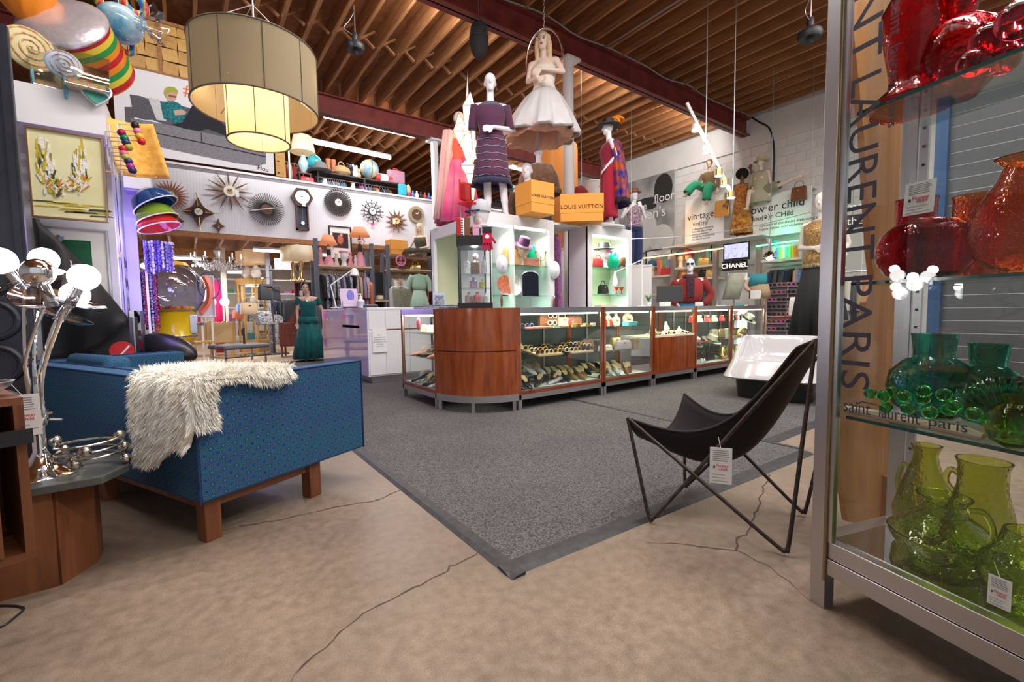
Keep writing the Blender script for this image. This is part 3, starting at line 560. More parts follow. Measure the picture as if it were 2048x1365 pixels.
for k in range(3):w=(LV-.24)/3; B().box(.25,LU,.125+w*k,.12+w*(k+1)-.005,.362,.48).o('seat_cushion',sofam,sf,bev=.035)
for k in range(3):
    w=(LV-.24)/3; q=B().box(-.07,.07,.0,w-.01,0,.36).o('back_cushion',sofam,sf,bev=.04); q.location=(.215,.125+w*k,.335 if k<2 else .40); q.rotation_euler=(0,.16,0)
for pts in([(0,0,ZT),(LU,0,ZT)],[(0,0,ZT),(0,LV,ZT)],[(0,0,ZB),(0,0,ZT)],[(LU,0,ZB),(LU,0,ZT)],[(.12,.12,ZT),(.12,LV-.12,ZT)],[(0,LV,ZT),(LU,LV,ZT)]):B().tube(pts,.005,6).o('piping',mt('navy_piping',(.012,.03,.12),.8),sf)
b=B(); b.box(.03,LU-.35,.03,.07,.15,.19); b.box(.03,.07,.03,LV-.03,.15,.19); b.box(.53,.57,.03,LV-.03,.15,.19); b.o('base_rail',walnut_x,sf,smooth=0)
for u,v in((.062,.062),(.59,.062),(.062,1.05),(.59,1.05),(.062,LV-.07),(.59,LV-.07)):B().box(u-.035,u+.035,v-.035,v+.035,0,.185).o('leg',walnut,sf,bev=.004)
# sheepskin: hide + fur
FR=MX.Translation(sofa_o)@MX.Rotation(sofa_r,4,'Z')
sk=thing('sheepskin','cream long haired sheepskin thrown over the corner of the blue sofa','sheepskin',sofa_o,sofa_r)
def hide(u,v):
    # u: along the back from just round the corner, v: from the hanging hem up and over the top
    uu=-.085+.53*u; L=(.25+.17*(uu/.45)+.02*sin(u*11)) if uu>0 else .2; s=v*(L+.26)-L; q=.016+.008*sin(u*9)
    if s<0:return V((-q,uu+.02*sin(v*6),ZT+.004+s)) if uu>0 else V((-q-uu,-q,ZT+.004+s))
    return V((s-.01,max(uu,-.02)+.012*sin(v*7),ZT+.012+.01*sin(u*7+v*3)))
def hide2(u,v):  # the flap over the arm
    uu=v*.42+.03; d=.015+.1*u; z=ZT+.014
    w=-.045+u*.2+.02*sin(v*6)
    if w<-.01:return V((uu,-.014,z+(w+.01)*1.0))
    return V((uu,w,z+.01*sin(v*5)))
furm=mt('cream_wool',(.9,.85,.74),.9,col2=(.95,.93,.87),scale=6,sheen=.4); tipm=furm
hb=B(); hb.grid(hide,26,24); hb.grid(hide2,8,16); hb.o('hide',furm,sk,solid=.02)
fb_v,fb_f=[],[]
def strands(fn,n,flip):
    for _ in range(n):
        u,v=random.random(),random.random(); p=fn(u,v); e=.01
        du=fn(min(1,u+e),v)-fn(max(0,u-e),v); dv=fn(u,min(1,v+e))-fn(u,max(0,v-e)); nn=du.cross(dv)
        if nn.length<1e-9:continue
        nn=nn.normalized()*flip; rnd=V((R_(-1,1),R_(-1,1),R_(-1,1)))
        clump=V((sin(u*31+v*17),sin(v*29-u*13),sin(u*23+v*7)))*.5
        l=R_(.025,.05); d=(nn*.8+rnd*.35+clump*.5+V((0,0,-.55))).normalized(); sd=d.cross(V((R_(-1,1),R_(-1,1),R_(-1,1)))).normalized()*.0022
        m=p+d*l*.55+nn*.006; t=m+(d+V((0,0,-.6))).normalized()*l*.5; k=len(fb_v)
        fb_v.extend([tuple(p-sd),tuple(p+sd),tuple(m-sd*.8),tuple(m+sd*.8),tuple(t)]); fb_f.extend([(k,k+1,k+3,k+2),(k+2,k+3,k+4)])
strands(hide,26000,1 if(hide(.51,.2)-hide(.5,.2)).cross(hide(.5,.21)-hide(.5,.2)).x<0 else -1)
strands(hide2,9000,1 if(hide2(.71,.5)-hide2(.7,.5)).cross(hide2(.7,.51)-hide2(.7,.5)).z>0 else -1)
fb=B(); fb.v=fb_v; fb.f=fb_f
fo=bpy.data.objects.new('fur',bpy.data.meshes.new('fur')); fo.data.from_pydata(fb_v,[],fb_f); fo.data.materials.append(furm); C.objects.link(fo); fo.parent=sk; fo['kind']='stuff'
# side table
slate=mt('slate_top',(.1,.105,.1),.25,var=.35,scale=7,detail=8)
tb=thing('side_table','low angular walnut side table with a dark slate top','table',(-.5,2.5,0))
def rel(P,o=(-.5,2.5)):return [(x-o[0],y-o[1]) for x,y in P]
B().prism(rel([(-.218,2.40),(-.288,2.28),(-.66,2.27),(-.86,2.42),(-.86,2.66),(-.62,2.78),(-.38,2.76),(-.25,2.6)]),.362,.392).o('top',slate,tb,smooth=0,bev=.003)
bp=rel([(-.345,2.44),(-.43,2.31),(-.66,2.31),(-.8,2.42),(-.8,2.62),(-.62,2.7),(-.42,2.68),(-.345,2.56)])
for i in range(len(bp)):
    a,c=bp[i],bp[(i+1)%len(bp)]; B().bar((a[0],a[1],.181),(c[0],c[1],.181),.018,.362).o('panel',walnut,tb,smooth=0)
# chrome lamp
lp=V((-.475,2.43,.392)); lamp=thing('globe_lamp','chrome lamp with five curved arms, glass saucers and mirrored globe bulbs','lamp',lp)
B().lathe([(.115,0),(.115,.012),(.1,.022),(.07,.03),(.04,.055),(.024,.09),(.02,.1),(.02,.19),(.03,.2),(.033,.235),(.045,.24),(.045,.25),(.0005,.25)],32).o('base',chrome,lamp)
B().cyl((.03,-.01,.22),(.07,-.02,.215),.006,n=8).o('thumb_screw',chrome,lamp)
bulbm=mt('lit_bulb',(1,1,1),.1,emit=14,ecol=(1,.97,.95)); mirrm=mt('mirror_bulb',(.9,.9,.92),.08,1); saucer=pane('saucer_glass',(.85,.86,.88),3)
def lampaim(px,py,dd=0):return at(px,py,D=lp.x*.5873+lp.y*.8066+dd)-lp
for i,(px,py,dd,ax,lit) in enumerate(((168,555,-.03,(.45,-.1,1),1),(150,590,.08,(.5,.2,1),1),(0,522,-.06,(-.5,-.2,1),1),(76,545,-.14,(-.1,-.6,.8),0),(88,520,.12,(.05,.5,1),1))):
    h=lampaim(px,py,dd); d=V(ax).normalized(); k=h-d*.115
    base=V((.018*cos(i*1.26),.018*sin(i*1.26),.24)); mid=V((base.x*1.3+(k.x)*.12,base.y*1.3+k.y*.12,.24+(k.z-.24)*.5))
    a=B().tube(spline([base,base+V((0,0,.1)),mid,k*.75+mid*.25+V((0,0,.02)),k],6),.0065,8).o('arm',chrome,lamp)
    B().cyl(k,k+d*.075,.017,n=14).o('socket',chrome,a)
    B().ell((0,0,0),.047,20,14).o('bulb',bulbm if lit else mirrm,a,loc=h)
    sc=B(); sc.lathe([(.016,0),(.06,.005),(.098,.026),(.099,.028),(.06,.008),(.016,.003)],26); so=sc.o('saucer',saucer,a,loc=k+d*.005); so.rotation_euler=d.to_track_quat('Z','Y').to_euler()
    if lit:point('globe_lamp_light',lp+h+V((0,-.0,.0))+d*.06,5,(1,.96,.93),.03)
# ball and wire trivet
nickel=mt('aged_nickel',(.5,.47,.42),.22,1); wt=thing('wire_caddy','spiral wire caddy with round nickel balls on the slate table','caddy',(-.335,2.42,.392),s=1.35)
B().tube([(.075*cos(a),.075*sin(a),.03+.02*a/6.28) for a in [i*.3 for i in range(64)]],.0035,6).o('spiral',nickel,wt)
for i in range(8):a=i*2.2; z=.016+i*.011; B().ell((.078*cos(a),.078*sin(a),z),.0155,14,10).o('ball',nickel,wt)
# wooden cabinet at the far left with tag, bowl and chair rail
cp=at(46,800,D=1.22); cb=thing('cabinet','dark walnut cabinet cut off by the left picture edge, with a black latch','cabinet',(cp.x,cp.y,0),.35)
B().box(-.4,-.0,-.0,.3,.335,.355).o('bottom',walnut_x,cb,smooth=0); B().box(-.4,0,.0,.3,.765,.785).o('top',walnut_x,cb,smooth=0)
B().box(-.02,0,0,.3,.355,.765).o('side_panel',walnut,cb,smooth=0); B().box(-.4,-.38,0,.3,.355,.765).o('side_panel',walnut,cb,smooth=0); B().box(-.38,-.02,.28,.3,.355,.765).o('back_panel',walnut,cb,smooth=0)
for q in(-.385,-.2):
    for w in(.015,.28):B().box(q-.012,q+.012,w-.012,w+.012,0,.335).o('leg',walnut,cb,smooth=0)
dr=B().box(-.36,-.06,-.012,.008,.36,.76).o('door',walnut,cb,smooth=0,bev=.003); B().box(-.07,.01,-.022,-.011,.66,.70).o('latch',black,dr,smooth=0)
vase((cp.x-.11,cp.y+.08,.785),[(.02,0),(.045,.008),(.07,.025),(.08,.04)],steel,'shallow steel bowl on the walnut cabinet at the left edge',name='bowl',cat='bowl',wall=.004)
def tagcard(loc,rz,w,h,label,name='price_tag',brand=True,tilt=0,string=None,lines=6):
    t=thing(name,label,'price tag',loc,rz,'price tags',rx=tilt); B().box(-w/2,w/2,-.001,.001,0,h).o('card',paper,t,smooth=0)
    b=B()
    for k in range(lines):z=h*(.92-k*.055); b.box(-w*.36,w*R_(.25,.38),-.0016,-.001,z-h*.012,z+h*.006)
    for k in range(3):z=h*(.26-k*.09); b.box(-w*.4,w*R_(.05,.4),-.0016,-.001,z-h*.012,z)
    b.o('small_print',mt('grey_ink',(.25,.25,.27),.7),t,smooth=0)
    if brand:
        text('Flower',w*.2,inkr,t,(w*.06,-.002,h*.5),(PI/2,0,0),ext=.0002); text('child',w*.2,inkr,t,(w*.1,-.002,h*.41),(PI/2,0,0),ext=.0002)
        B().lathe([(w*.035,-.0003),(w*.07,-.0003),(w*.07,.0003),(w*.035,.0003)],16,sx=.6).o('emblem',ink,t,loc=(-w*.3,-.002,h*.46)).rotation_euler=(PI/2,0,0)
    if string:B().tube([(0,0,h*.96),string],.001,5).o('string',paper,t)
    return t
p=at(54,872,D=1.5); tagcard(p,face_cam(p,-10),.075,.14,'white handwritten price tag hanging from the walnut cabinet',tilt=.05,string=(-.03,0,.19))
ch=thing('wooden_chair','orange stained wooden chair whose back rail shows behind the cabinet','chair',(-1.12,2.95,0),.3); orw=wood('orange_beech',(.42,.13,.03),(.58,.2,.06),(6,6,1),.35)
for q in(-.2,.2):
    B().tube([(q,.18,0),(q,.2,.45),(q,.23,.78)],.017,8).o('back_leg',orw,ch); B().tube([(q,-.2,0),(q,-.2,.43)],.017,8).o('front_leg',orw,ch)
B().tube([(-.2,.225,.74),(0,.2,.76),(.2,.225,.74)],.028,8).o('top_rail',orw,ch); B().box(-.22,.22,-.22,.2,.42,.45).o('seat',orw,ch,bev=.008)
cc=B(); cc.tube(spline([at(-60,1265,Z=.004),at(0,1255,Z=.004),at(30,1235,Z=.004),at(47,1216,Z=.004),at(0,1212,Z=.004),at(-50,1220,Z=.004)],5),.0035,6); tag(cc.o('power_cord',black),'thin black power cord looping on the concrete at the left edge','cord')
# butterfly chair
ft1,ft2=V((1.735,1.425,.465)),V((2.27,1.46,.515)); F1,F2=V((1.70,1.265,.008)),V((2.19,1.40,.008)); B1,B2=V((1.90,.757,.008)),V((2.335,.86,.008)); bt1,bt2=V((2.14,.765,.86)),V((2.56,.78,.9))
bf=thing('butterfly_chair','black canvas butterfly chair on a bent rod frame','chair',(2.0,1.1,0)); O=V((2.0,1.1,0)); rust=mt('dark_rusty_rod',(.06,.045,.04),.5,.6,var=.3,scale=40)
def rod(a,f,c):
    up1=(a-f).normalized(); up2=(c-f).normalized(); B().tube(spline([a-O,a.lerp(f,.5)-O,f+up1*.05-O,f+(up1+up2)*.012-O,f+up2*.05-O,f.lerp(c,.5)-O,c-O],5),.0085,10).o('rod',rust,bf)
rod(ft1,F1,bt1); rod(ft1,B1,bt1); rod(ft2,F2,bt2); rod(ft2,B2,bt2)
def sling(u,v):
    a=ft1.lerp(ft2,u); c=bt1.lerp(bt2,u); p=a.lerp(c,v); e=abs(2*u-1); sag=.35*sin(PI*min(1,v*1.12))
    side=.62+.38*(1-e**2); p=p+V((0,0,-max(0,sag)*side))
    p.z-=.16*(1-e**3)*(1-v)**2+.05*(1-e**2)*v**4
    p+=(a-c).normalized()*0
    ins=.10*sin(PI*v)*(2*u-1); d=(ft2-ft1).normalized(); p-=d*ins
    out=(V((.17,-.53,0)).normalized())*(.05*(1-e**2)*sin(PI*v)); return p+out-O
canvas=mt('black_canvas',(.011,.0095,.009),.9,bump=.15,bscale=300,sheen=.1)
B().grid(sling,24,36).o('sling',canvas,bf,solid=.006)
hem=B(); hem.tube([sling(0,j/30) for j in range(31)],.006,6); hem.tube([sling(1,j/30) for j in range(31)],.006,6); hem.tube([sling(j/20,0) for j in range(21)],.006,6); hem.tube([sling(j/20,1) for j in range(21)],.006,6); hem.o('hem',mt('hem_tape',(.03,.026,.024),.85),bf)
p=at(1441,968,D=1.84); tg=tagcard(p,face_cam(p,4),.083,.15,'white price tag with red lettering hanging from the black butterfly chair',tilt=0,string=(-.01,.02,.19))
# white tub chair
tbp=at(1572,806,Z=0)+V((.25,.2,.012)); tu=thing('tub_chair','glossy white moulded tub chair on a black box plinth','chair',tbp,face_cam(tbp,-10))
def sq(w,d,z,r=.2,n=40,dx=0):
    out=[]
    for i in range(n):
        a=2*PI*i/n; c,s_=cos(a),sin(a); k=(abs(c)**5+abs(s_)**5)**(-.2); out.append((c*k*w/2+dx,s_*k*d/2,z))
    return out
def rimz(x,y):return .42+.24*min(1,max(0,(y+.30)/.42))+.0*x
b=B(); outer=[sq(.98,.94,.21),sq(1.0,.96,.23)]
for q in(.25,.5,.75,1.0):outer.append([(x,y,.23+(rimz(x,y)-.23)*q) for x,y,z in sq(1.0-.22*q,.96-.22*q,0)])
inner=[[(x,y,rimz(x,y)+.008) for x,y,z in sq(.72,.68,0)],[(x,y,rimz(x,y)-.03) for x,y,z in sq(.66,.62,0)],[(x,y,.36+(rimz(x,y)-.36)*.35) for x,y,z in sq(.58,.54,0)],sq(.5,.46,.36)]
b.loft(outer+inner,True,True); b.o('shell',mt('white_gelcoat',(.6,.59,.6),.1,coat=1),tu,sub=1)
b=B(); b.loft([sq(.72,.66,.0),sq(.76,.70,.21)]); b.o('plinth',mt('black_gloss',(.012,.012,.014),.12),tu)
# ================================================================ GLASS CABINET AT THE RIGHT
cfoot=V((1.671,.594,0)); cdir=V((-.2874,-.9578,0)); crz=math.atan2(cdir.y,cdir.x)  # local +x runs along the front towards the viewer, local +y is into the cabinet
gc=thing('glass_cabinet','tall brushed steel framed glass cabinet filled with red and green glass','display cabinet',cfoot,crz)
CL,CD,CH=1.9,.42,2.75
stb=mt('satin_steel',(.5,.49,.5),.35,1)
for x in(0,CL-.05):
    for y in(0,CD-.045):B().box(x,x+.05,y,y+.045,.0,CH).o('post',stb,gc,smooth=0,bev=.002)
for x in(0.01,):
    for y in(.01,CD-.03):B().cyl((x+.012,y+.012,-.0),(x+.012,y+.012,.004),.018).o('foot',black,gc)
b=B(); b.box(.05,CL-.05,0,.04,.122,.176); b.o('lower_rail',stb,gc,smooth=0,bev=.002)
b=B(); b.box(.05,CL-.05,0.003,.04,.179,.233); b.o('door_rail',stb,gc,smooth=0,bev=.002)
B().box(.05,CL-.05,CD-.04,CD,.122,.233).o('back_rail',stb,gc,smooth=0); B().box(.0,.05,.045,CD-.045,.122,.233).o('end_rail',stb,gc,smooth=0); B().box(0,CL,0,CD,CH,CH+.05).o('top_rail',stb,gc,smooth=0)
b=B(); b.box(.05,.068,.0,.02,.233,CH); b.o('door_stile',stb,gc,smooth=0); B().cyl((.05,-.004,.1),(.05,-.004,CH),.005,n=8).o('piano_hinge',mt('hinge_brass',(.35,.27,.16),.35,1),gc)
GLC=pane('cabinet_glass',(.97,.985,.975),.9)
B().box(.068,CL-.05,.008,.014,.233,CH).o('front_glass',GLC,gc,smooth=0); B().box(.012,.018,.045,CD-.045,.233,CH).o('end_glass',pane('end_pane',(.97,.985,.975),.5),gc,smooth=0); B().box(.05,CL-.05,CD-.02,CD-.014,.233,CH).o('back_glass',GLC,gc,smooth=0)
mir=mt('mirror_deck',(.5,.52,.5),.02,1); B().box(.05,CL-.05,.04,CD-.04,.222,.236).o('mirror_deck',mir,gc,smooth=0)
edge=mt('green_glass_edge',(.02,.09,.08),.1); SZ=(.640,1.064,1.582)
for z in SZ:
    o=B().box(.07,CL-.07,.05,CD-.06,z,z+.009).o('shelf',pane('cabinet_shelf',(.87,.94,.92),1.5),gc,smooth=0); B().box(.07,CL-.07,.044,.05,z,z+.009).o('edge',edge,o,smooth=0)
for x in(.07,.55,1.1):
    b=B(); b.box(x-.012,x+.012,CD-.05,CD-.04,.2,CH); o=b.o('shelf_upright',stb,gc,smooth=0); b=B()
    for k in range(40):b.box(x-.004,x+.004,CD-.052,CD-.05,.26+k*.06,.268+k*.06)
    b.o('slots',black,o,smooth=0)
GX=MX.Translation(cfoot)@MX.Rotation(crz,4,'Z')
def incab(px,py,z,dep=.2):
    """base point of a piece standing in the cabinet at height z, seen at column px"""
    d=ray(px,py); n=V((-cdir.y,cdir.x,0)); o=cfoot+n*dep; t=(o-EYE).dot(n)/d.dot(n); p=EYE+d*t; return V((p.x,p.y,z))
# lettering on the front glass
lett=mt('vinyl_lettering',(.03,.028,.045),.5)
def decal(s,x,z,rot,length,height):
    o=text(s,.1,lett,gc,(x,.006,z),(0,0,0),'lettering',.0003,'LEFT'); xs=[v.co.x for v in o.data.vertices]; ys=[v.co.y for v in o.data.vertices]
    o.scale=(length/(max(xs)-min(xs)),height/(max(ys)-min(ys)),1); o.rotation_euler=rot; return o
M_down=MX(((0,1,0),(0,0,-1),(-1,0,0))).to_euler(); M_flat=MX(((1,0,0),(0,0,-1),(0,1,0))).to_euler()
z=2.12
for w,z0,z1 in(('SAINT',2.14,1.72),('LAURENT',1.682,1.145),('PARIS',1.10,.755)):decal(w,.112,z0,M_down,z0-z1,.082)
z=1.85
for w,z0,z1 in(('saint',1.84,1.745),('laurent',1.72,1.60),('paris',1.575,1.50)):decal(w,.19,z0,M_down,z0-z1,.03)
for w,x0,x1 in(('saint',.085,.162),('laurent',.185,.285),('paris',.305,.385)):decal(w,x0,.69,M_flat,x1-x0,.034)
area('cabinet_lamp_light',cfoot+cdir*.5+V((-cdir.y,cdir.x,0))*.2+V((0,0,2.7)),.9,.2,20,(1,.95,.88),(0,0,crz))  # unseen fill added at the cabinet top to brighten the glass
# ---- glass pieces
GR=cglass('ruby_glass',(.66,.05,.075),.01,.1,55); GA=cglass('amberina_glass',(.92,.3,.07),.01,.16,70); GT=cglass('teal_glass',(.06,.56,.42),.01,.3,28,False); GE=cglass('emerald_glass',(.12,.7,.2),.005); GO=cglass('olive_glass',(.62,.68,.16),.01,.14,60); GLM=cglass('lime_glass',(.7,.85,.14),.01,.16,60); GS=cglass('clear_glass',(.95,.97,.97),.01)
def oval(px,py,z,dep,r,h,neck,mat,label,sy=.6,**k):
    prof=[(r*.35,0),(r*.8,h*.12),(r,h*.32),(r*.93,h*.5),(r*.62,h*.64),(neck,h*.7),(neck*.96,h*.82),(neck*1.06,h)]
    return vase(incab(px,py,z,dep),prof,mat,label,'glass in the tall cabinet',sx=1,sy=sy,rz=crz,**k)
vase(incab(1846,560,1.074,.2),[(.05,0),(.1,.02),(.128,.065),(.132,.1),(.115,.145),(.08,.172),(.035,.182),(.03,.186)],GR,'flattened ruby red glass bubble vase with a price tag','glass in the tall cabinet',sy=.62,rz=crz)
tg=tagcard(incab(1834,450,1.262,.12),crz,.075,.095,'white price tag propped above the ruby bubble vase',tilt=-.1)
vase(incab(1832,430,1.074,.32),[(.05,0),(.053,.1),(.053,.26),(.057,.27)],GR,'tall cylindrical ruby glass vase behind the bubble vase','glass in the tall cabinet')
vase(incab(1950,480,1.074,.28),[(.05,0),(.053,.1),(.051,.23),(.055,.24)],GA,'cylindrical crackle glass vase shading from ruby to amber','glass in the tall cabinet')
vase(incab(2035,560,1.074,.15),[(.035,0),(.08,.04),(.1,.1),(.085,.17),(.05,.23),(.035,.27),(.055,.29)],GA,'amber and ruby pear shaped crackle vase at the right edge','glass in the tall cabinet')
# top shelf reds
vase(incab(1822,200,1.592,.2),[(.1,0),(.105,.03),(.06,.07),(.055,.1),(.075,.22),(.08,.3),(.05,.36),(.06,.42)],GR,'tall ruby bottle vase behind the small vertical lettering','glass in the tall cabinet')
vase(incab(1915,190,1.592,.24),[(.04,0),(.08,.05),(.095,.12),(.08,.19),(.03,.23),(.05,.3),(.02,.36)],GR,'gourd shaped ruby vase on the top glass shelf','glass in the tall cabinet')
for i,(px,py,r) in enumerate(((1945,120,.035),(1975,95,.04),(2005,105,.035),(2035,75,.045),(1985,60,.03),(2030,130,.03),(1955,75,.03))):
    p=incab(px,py+20,1.594,.12+.03*(i%3)); p.z=1.594+r+(.05 if i%2 else 0); tag(B().ell((0,0,0),r,18,12).o('glass_bubble',GR,loc=p),('small ruby glass ball at the left of the cluster','large ruby glass ball of the cluster on the top shelf','ruby glass ball right of the large one','largest ruby glass ball at the right picture edge','ruby glass ball topmost of the cluster','lowest ruby glass ball at the right edge','second topmost small ruby glass ball')[i],'glass ball','ruby glass balls')
# middle shelf teal
vase(incab(1868,690,.650,.26),[(.055,0),(.105,.028),(.125,.085),(.115,.135),(.08,.172),(.053,.19),(.053,.2),(.058,.25),(.061,.26)],GT,'dimpled teal glass vase with a wide collar','glass in the tall cabinet',sy=.6,rz=crz)
vase(incab(1978,690,.650,.31),[(.05,0),(.085,.025),(.1,.075),(.09,.12),(.065,.155),(.043,.17),(.043,.18),(.047,.225),(.05,.235)],GT,'second teal collar vase, behind the fan','glass in the tall cabinet',sy=.6,rz=crz)
p=incab(2030,760,.651,.17); fan=thing('fan_vase','teal ribbed fan shaped glass vase','vase',p,crz,'glass in the tall cabinet'); n=17
def fanpt(a,r,q):return(r*sin(a),q,.012+r*cos(a))
for q in(-.012,.012):
    b=B(); b.loft([[fanpt(-1.35+2.7*i/(2*n),r*(1+.03*(i%2)),q*(1+.8*(i%2))*(.4+r*5)) for i in range(2*n+1)] for r in(.01,.06,.11,.145)],closed=False); b.o('ribbed_side',cglass('teal_fan_glass',(.08,.66,.5),.03),fan,solid=.004)
B().lathe([(.04,0),(.045,.006),(.015,.014),(.0005,.016)],18,sy=.6).o('foot',GT,fan)
# glass grapes on driftwood
dw=thing('driftwood','pale driftwood strip under the green glass grapes','driftwood',incab(1700,835,.650,.07),crz); b=B(); b.tube([(-.015,0,.014),(.08,.004,.016),(.18,0,.014),(.29,.004,.015),(.325,0,.012)],[.012,.014,.012,.015,.009],8); b.o('wood',wood('driftwood_grey',(.5,.36,.25),(.72,.6,.48),(1,9,9),.85),dw)
B().tube([(0,0,.02),(.02,.02,.045),(.06,.03,.04)],.003,6).o('stem',mt('dark_stem',(.12,.14,.1),.7),dw)
for i,(px,py) in enumerate(((1741,787),(1768,792),(1783,785),(1809,793),(1848,783),(1846,797),(1888,790),(1772,815),(1815,817),(1860,825),(1909,813),(1898,820),(1948,828))):
    q=incab(px,py,.0,.05+.022*(i%3)); z=max(.668,1+ray(px,py).z*((q.x/ray(px,py).x))); tag(B().ell((0,0,0),.0175,18,12).o('glass_grape',GE,loc=(q.x,q.y,z)),('first','second','third','fourth','fifth','sixth','seventh','eighth','ninth','tenth','eleventh','twelfth','last')[i]+' emerald glass ball of the grape bunch, counted from its stem','glass ball','emerald glass grapes')
vase(incab(2030,890,.650,.07),[(.02,0),(.05,.02),(.062,.05),(.05,.085),(.025,.11),(.03,.13)],GO,'small olive crackle glass pitcher at the right edge of the middle shelf','glass in the tall cabinet')
# bottom: green pitchers
def pitcher(loc,prof,mat,label,side=1,lean=0,hz=(.6,.95),hr=.05,rz=crz):
    t=vase(loc,prof,mat,label,'glass in the tall cabinet','pitcher','pitcher',rz=rz); H=prof[-1][1]
    ra=[r for r,z in prof if z>=H*hz[0]][0]; rb=prof[-1][0]
    B().tube(spline([(side*rb*.9,0,H*hz[1]),(side*(rb+hr*.7),0,H*(hz[1]+.03)),(side*(rb+hr*1.2),0,H*(hz[1]+hz[0])/2),(side*(ra+hr*.3),0,H*hz[0]*.98),(side*ra*.95,0,H*hz[0]*.9)],6),.008,10).o('handle',mat,t); return t
pt=pitcher(incab(1880,1150,.238,.16),[(.06,0),(.085,.012),(.122,.085),(.126,.097),(.085,.137),(.054,.16),(.048,.188),(.062,.21)],GLM,'squat lime green crackle glass pitcher with a looped handle',1,hz=(.52,.9),hr=.04)
pitcher(incab(1845,1050,.238,.3),[(.05,0),(.075,.04),(.08,.09),(.06,.17),(.035,.25),(.03,.28),(.04,.31)],GO,'tall olive glass pitcher with a slanted lip, behind the squat one',-1,hz=(.4,.7),hr=.03)
pitcher(incab(1960,1050,.238,.31),[(.06,0),(.085,.03),(.09,.07),(.07,.15),(.055,.22),(.055,.28),(.062,.3)],GO,'wide olive crackle glass pitcher at the back of the cabinet floor',-1,hz=(.6,.8),hr=.02)
pt=vase(incab(2062,1120,.238,.12),[(.04,0),(.07,.02),(.095,.07),(.09,.12),(.06,.16),(.05,.2)],GLM,'ribbed lime glass vessel at the lower right edge','glass in the tall cabinet')
tg=tagcard(incab(1998,1200,.262,.024),crz,.042,.075,'white price tag with red lettering hanging from the lime pitcher handle',tilt=0,string=(-.02,.02,.1))
# wooden panel behind the end of the cabinet
oak=wood('honey_oak',(.36,.14,.035),(.5,.215,.06),(6,6,.6),.45,.8)
pn=V((-cdir.y,cdir.x,0)); po=cfoot-cdir*.16
pl=thing('plywood_panel','tall honey coloured plywood panel standing behind the glass cabinet','panel',po,crz)
def onpanel(px,py):d=ray(px,py); nn=cdir; t=(po-EYE).dot(nn)/d.dot(nn); q=EYE+d*t; return((q-po).dot(pn),q.z)
poly=[onpanel(*p) for p in((1686,-40),(1700,60),(1722,280),(1735,500),(1742,560),(1725,605),(1728,640),(1655,642),(1662,860),(1690,1042),(1826,1058),(1826,640),(1826,300),(1822,-40))]
zmin=min(z for _,z in poly); poly=[(y,z) for y,z in poly]
B().prism(poly,-.012,.012,'x').o('board',oak,pl,smooth=0); B().box(-.1,.1,poly[9][0],poly[10][0],0,.02).o('foot',oak,pl,smooth=0); b=B(); b.box(-.03,.03,(poly[9][0]+poly[10][0])/2-.02,(poly[9][0]+poly[10][0])/2+.02,.02,.3); b.o('foot_post',oak,pl,smooth=0)
# roller shutter seen through the cabinet
sh0=V((6.6,1.3,.0)); t=thing('roller_shutter','grey slatted roller shutter with a blue post seen through the glass cabinet','shutter',sh0,-PI/2); slm=mt('shutter_grey',(.1,.105,.115),.55,.2)
for k in range(26):B().prism([(0,.0),(.02,.03),(.02,.1),(0,.13)],0,2.6,'x').o('slat',slm,t,smooth=0,loc=(.12,0,.02+k*.135))
for x,m in((.02,mt('blue_post',(.03,.09,.22),.5)),(1.3,MT['blue_post']),(2.72,MT['blue_post'])):B().box(x,x+.1,-.08,.08,0,3.7).o('post',m,t,smooth=0)
B().box(0,2.8,-.12,.12,3.55,3.8).o('header',joistm,t,smooth=0)
# ================================================================ MANNEQUINS
skin=mt('mannequin_skin',(.72,.48,.36),.45); pale=mt('mannequin_pale',(.8,.63,.53),.45); mwhite=mt('mannequin_white',(.84,.84,.88),.22,coat=.3); brown=mt('mannequin_brown',(.2,.09,.05),.45); ivory=mt('mannequin_ivory',(.8,.74,.66),.3)
PO=dict(rs=(-.175,0,1.37),ls=(.175,0,1.37),re=(-.235,.02,1.10),le=(.235,.02,1.10),rw=(-.25,-.05,.86),lw=(.25,-.05,.86),rh=(-.085,0,.90),lh=(.085,0,.90),rk=(-.09,-.015,.49),lk=(.09,-.015,.49),ra=(-.09,.02,.075),la=(.09,.02,.075),head=(0,-.01,1.635),rf=None,lf=None,rt=None,lt=None)
def cap(b,p,q,r,s):b.cyl(p,q,r,s,12); b.ell(p,r,12,8); b.ell(q,s,12,8)
def hand(b,w,d,side):
    w=V(w); d=V(d).normalized(); up=V((0,-1,0)) if abs(d.y)<.8 else V((0,0,1)); s=d.cross(up).normalized()*side; n=s.cross(d)
    for k in range(5):o=(k-2)*.012; cap(b,w,w+d*.075+s*o,.017,.012)
    for k,l in enumerate((.062,.074,.07,.055)):
        o=(k-1.5)*.021; a=w+d*.075+s*o; m=a+(d+s*o*3-n*.15).normalized()*l*.55; cap(b,a,m,.0095,.009); cap(b,m,m+(d*.8-n*.45+s*o).normalized()*l*.5,.009,.0075)
    a=w+d*.025-s*.022; m=a+(d*.7-s*.75).normalized()*.04; cap(b,a,m,.012,.0105); cap(b,m,m+(d-s*.25).normalized()*.032,.0105,.008)
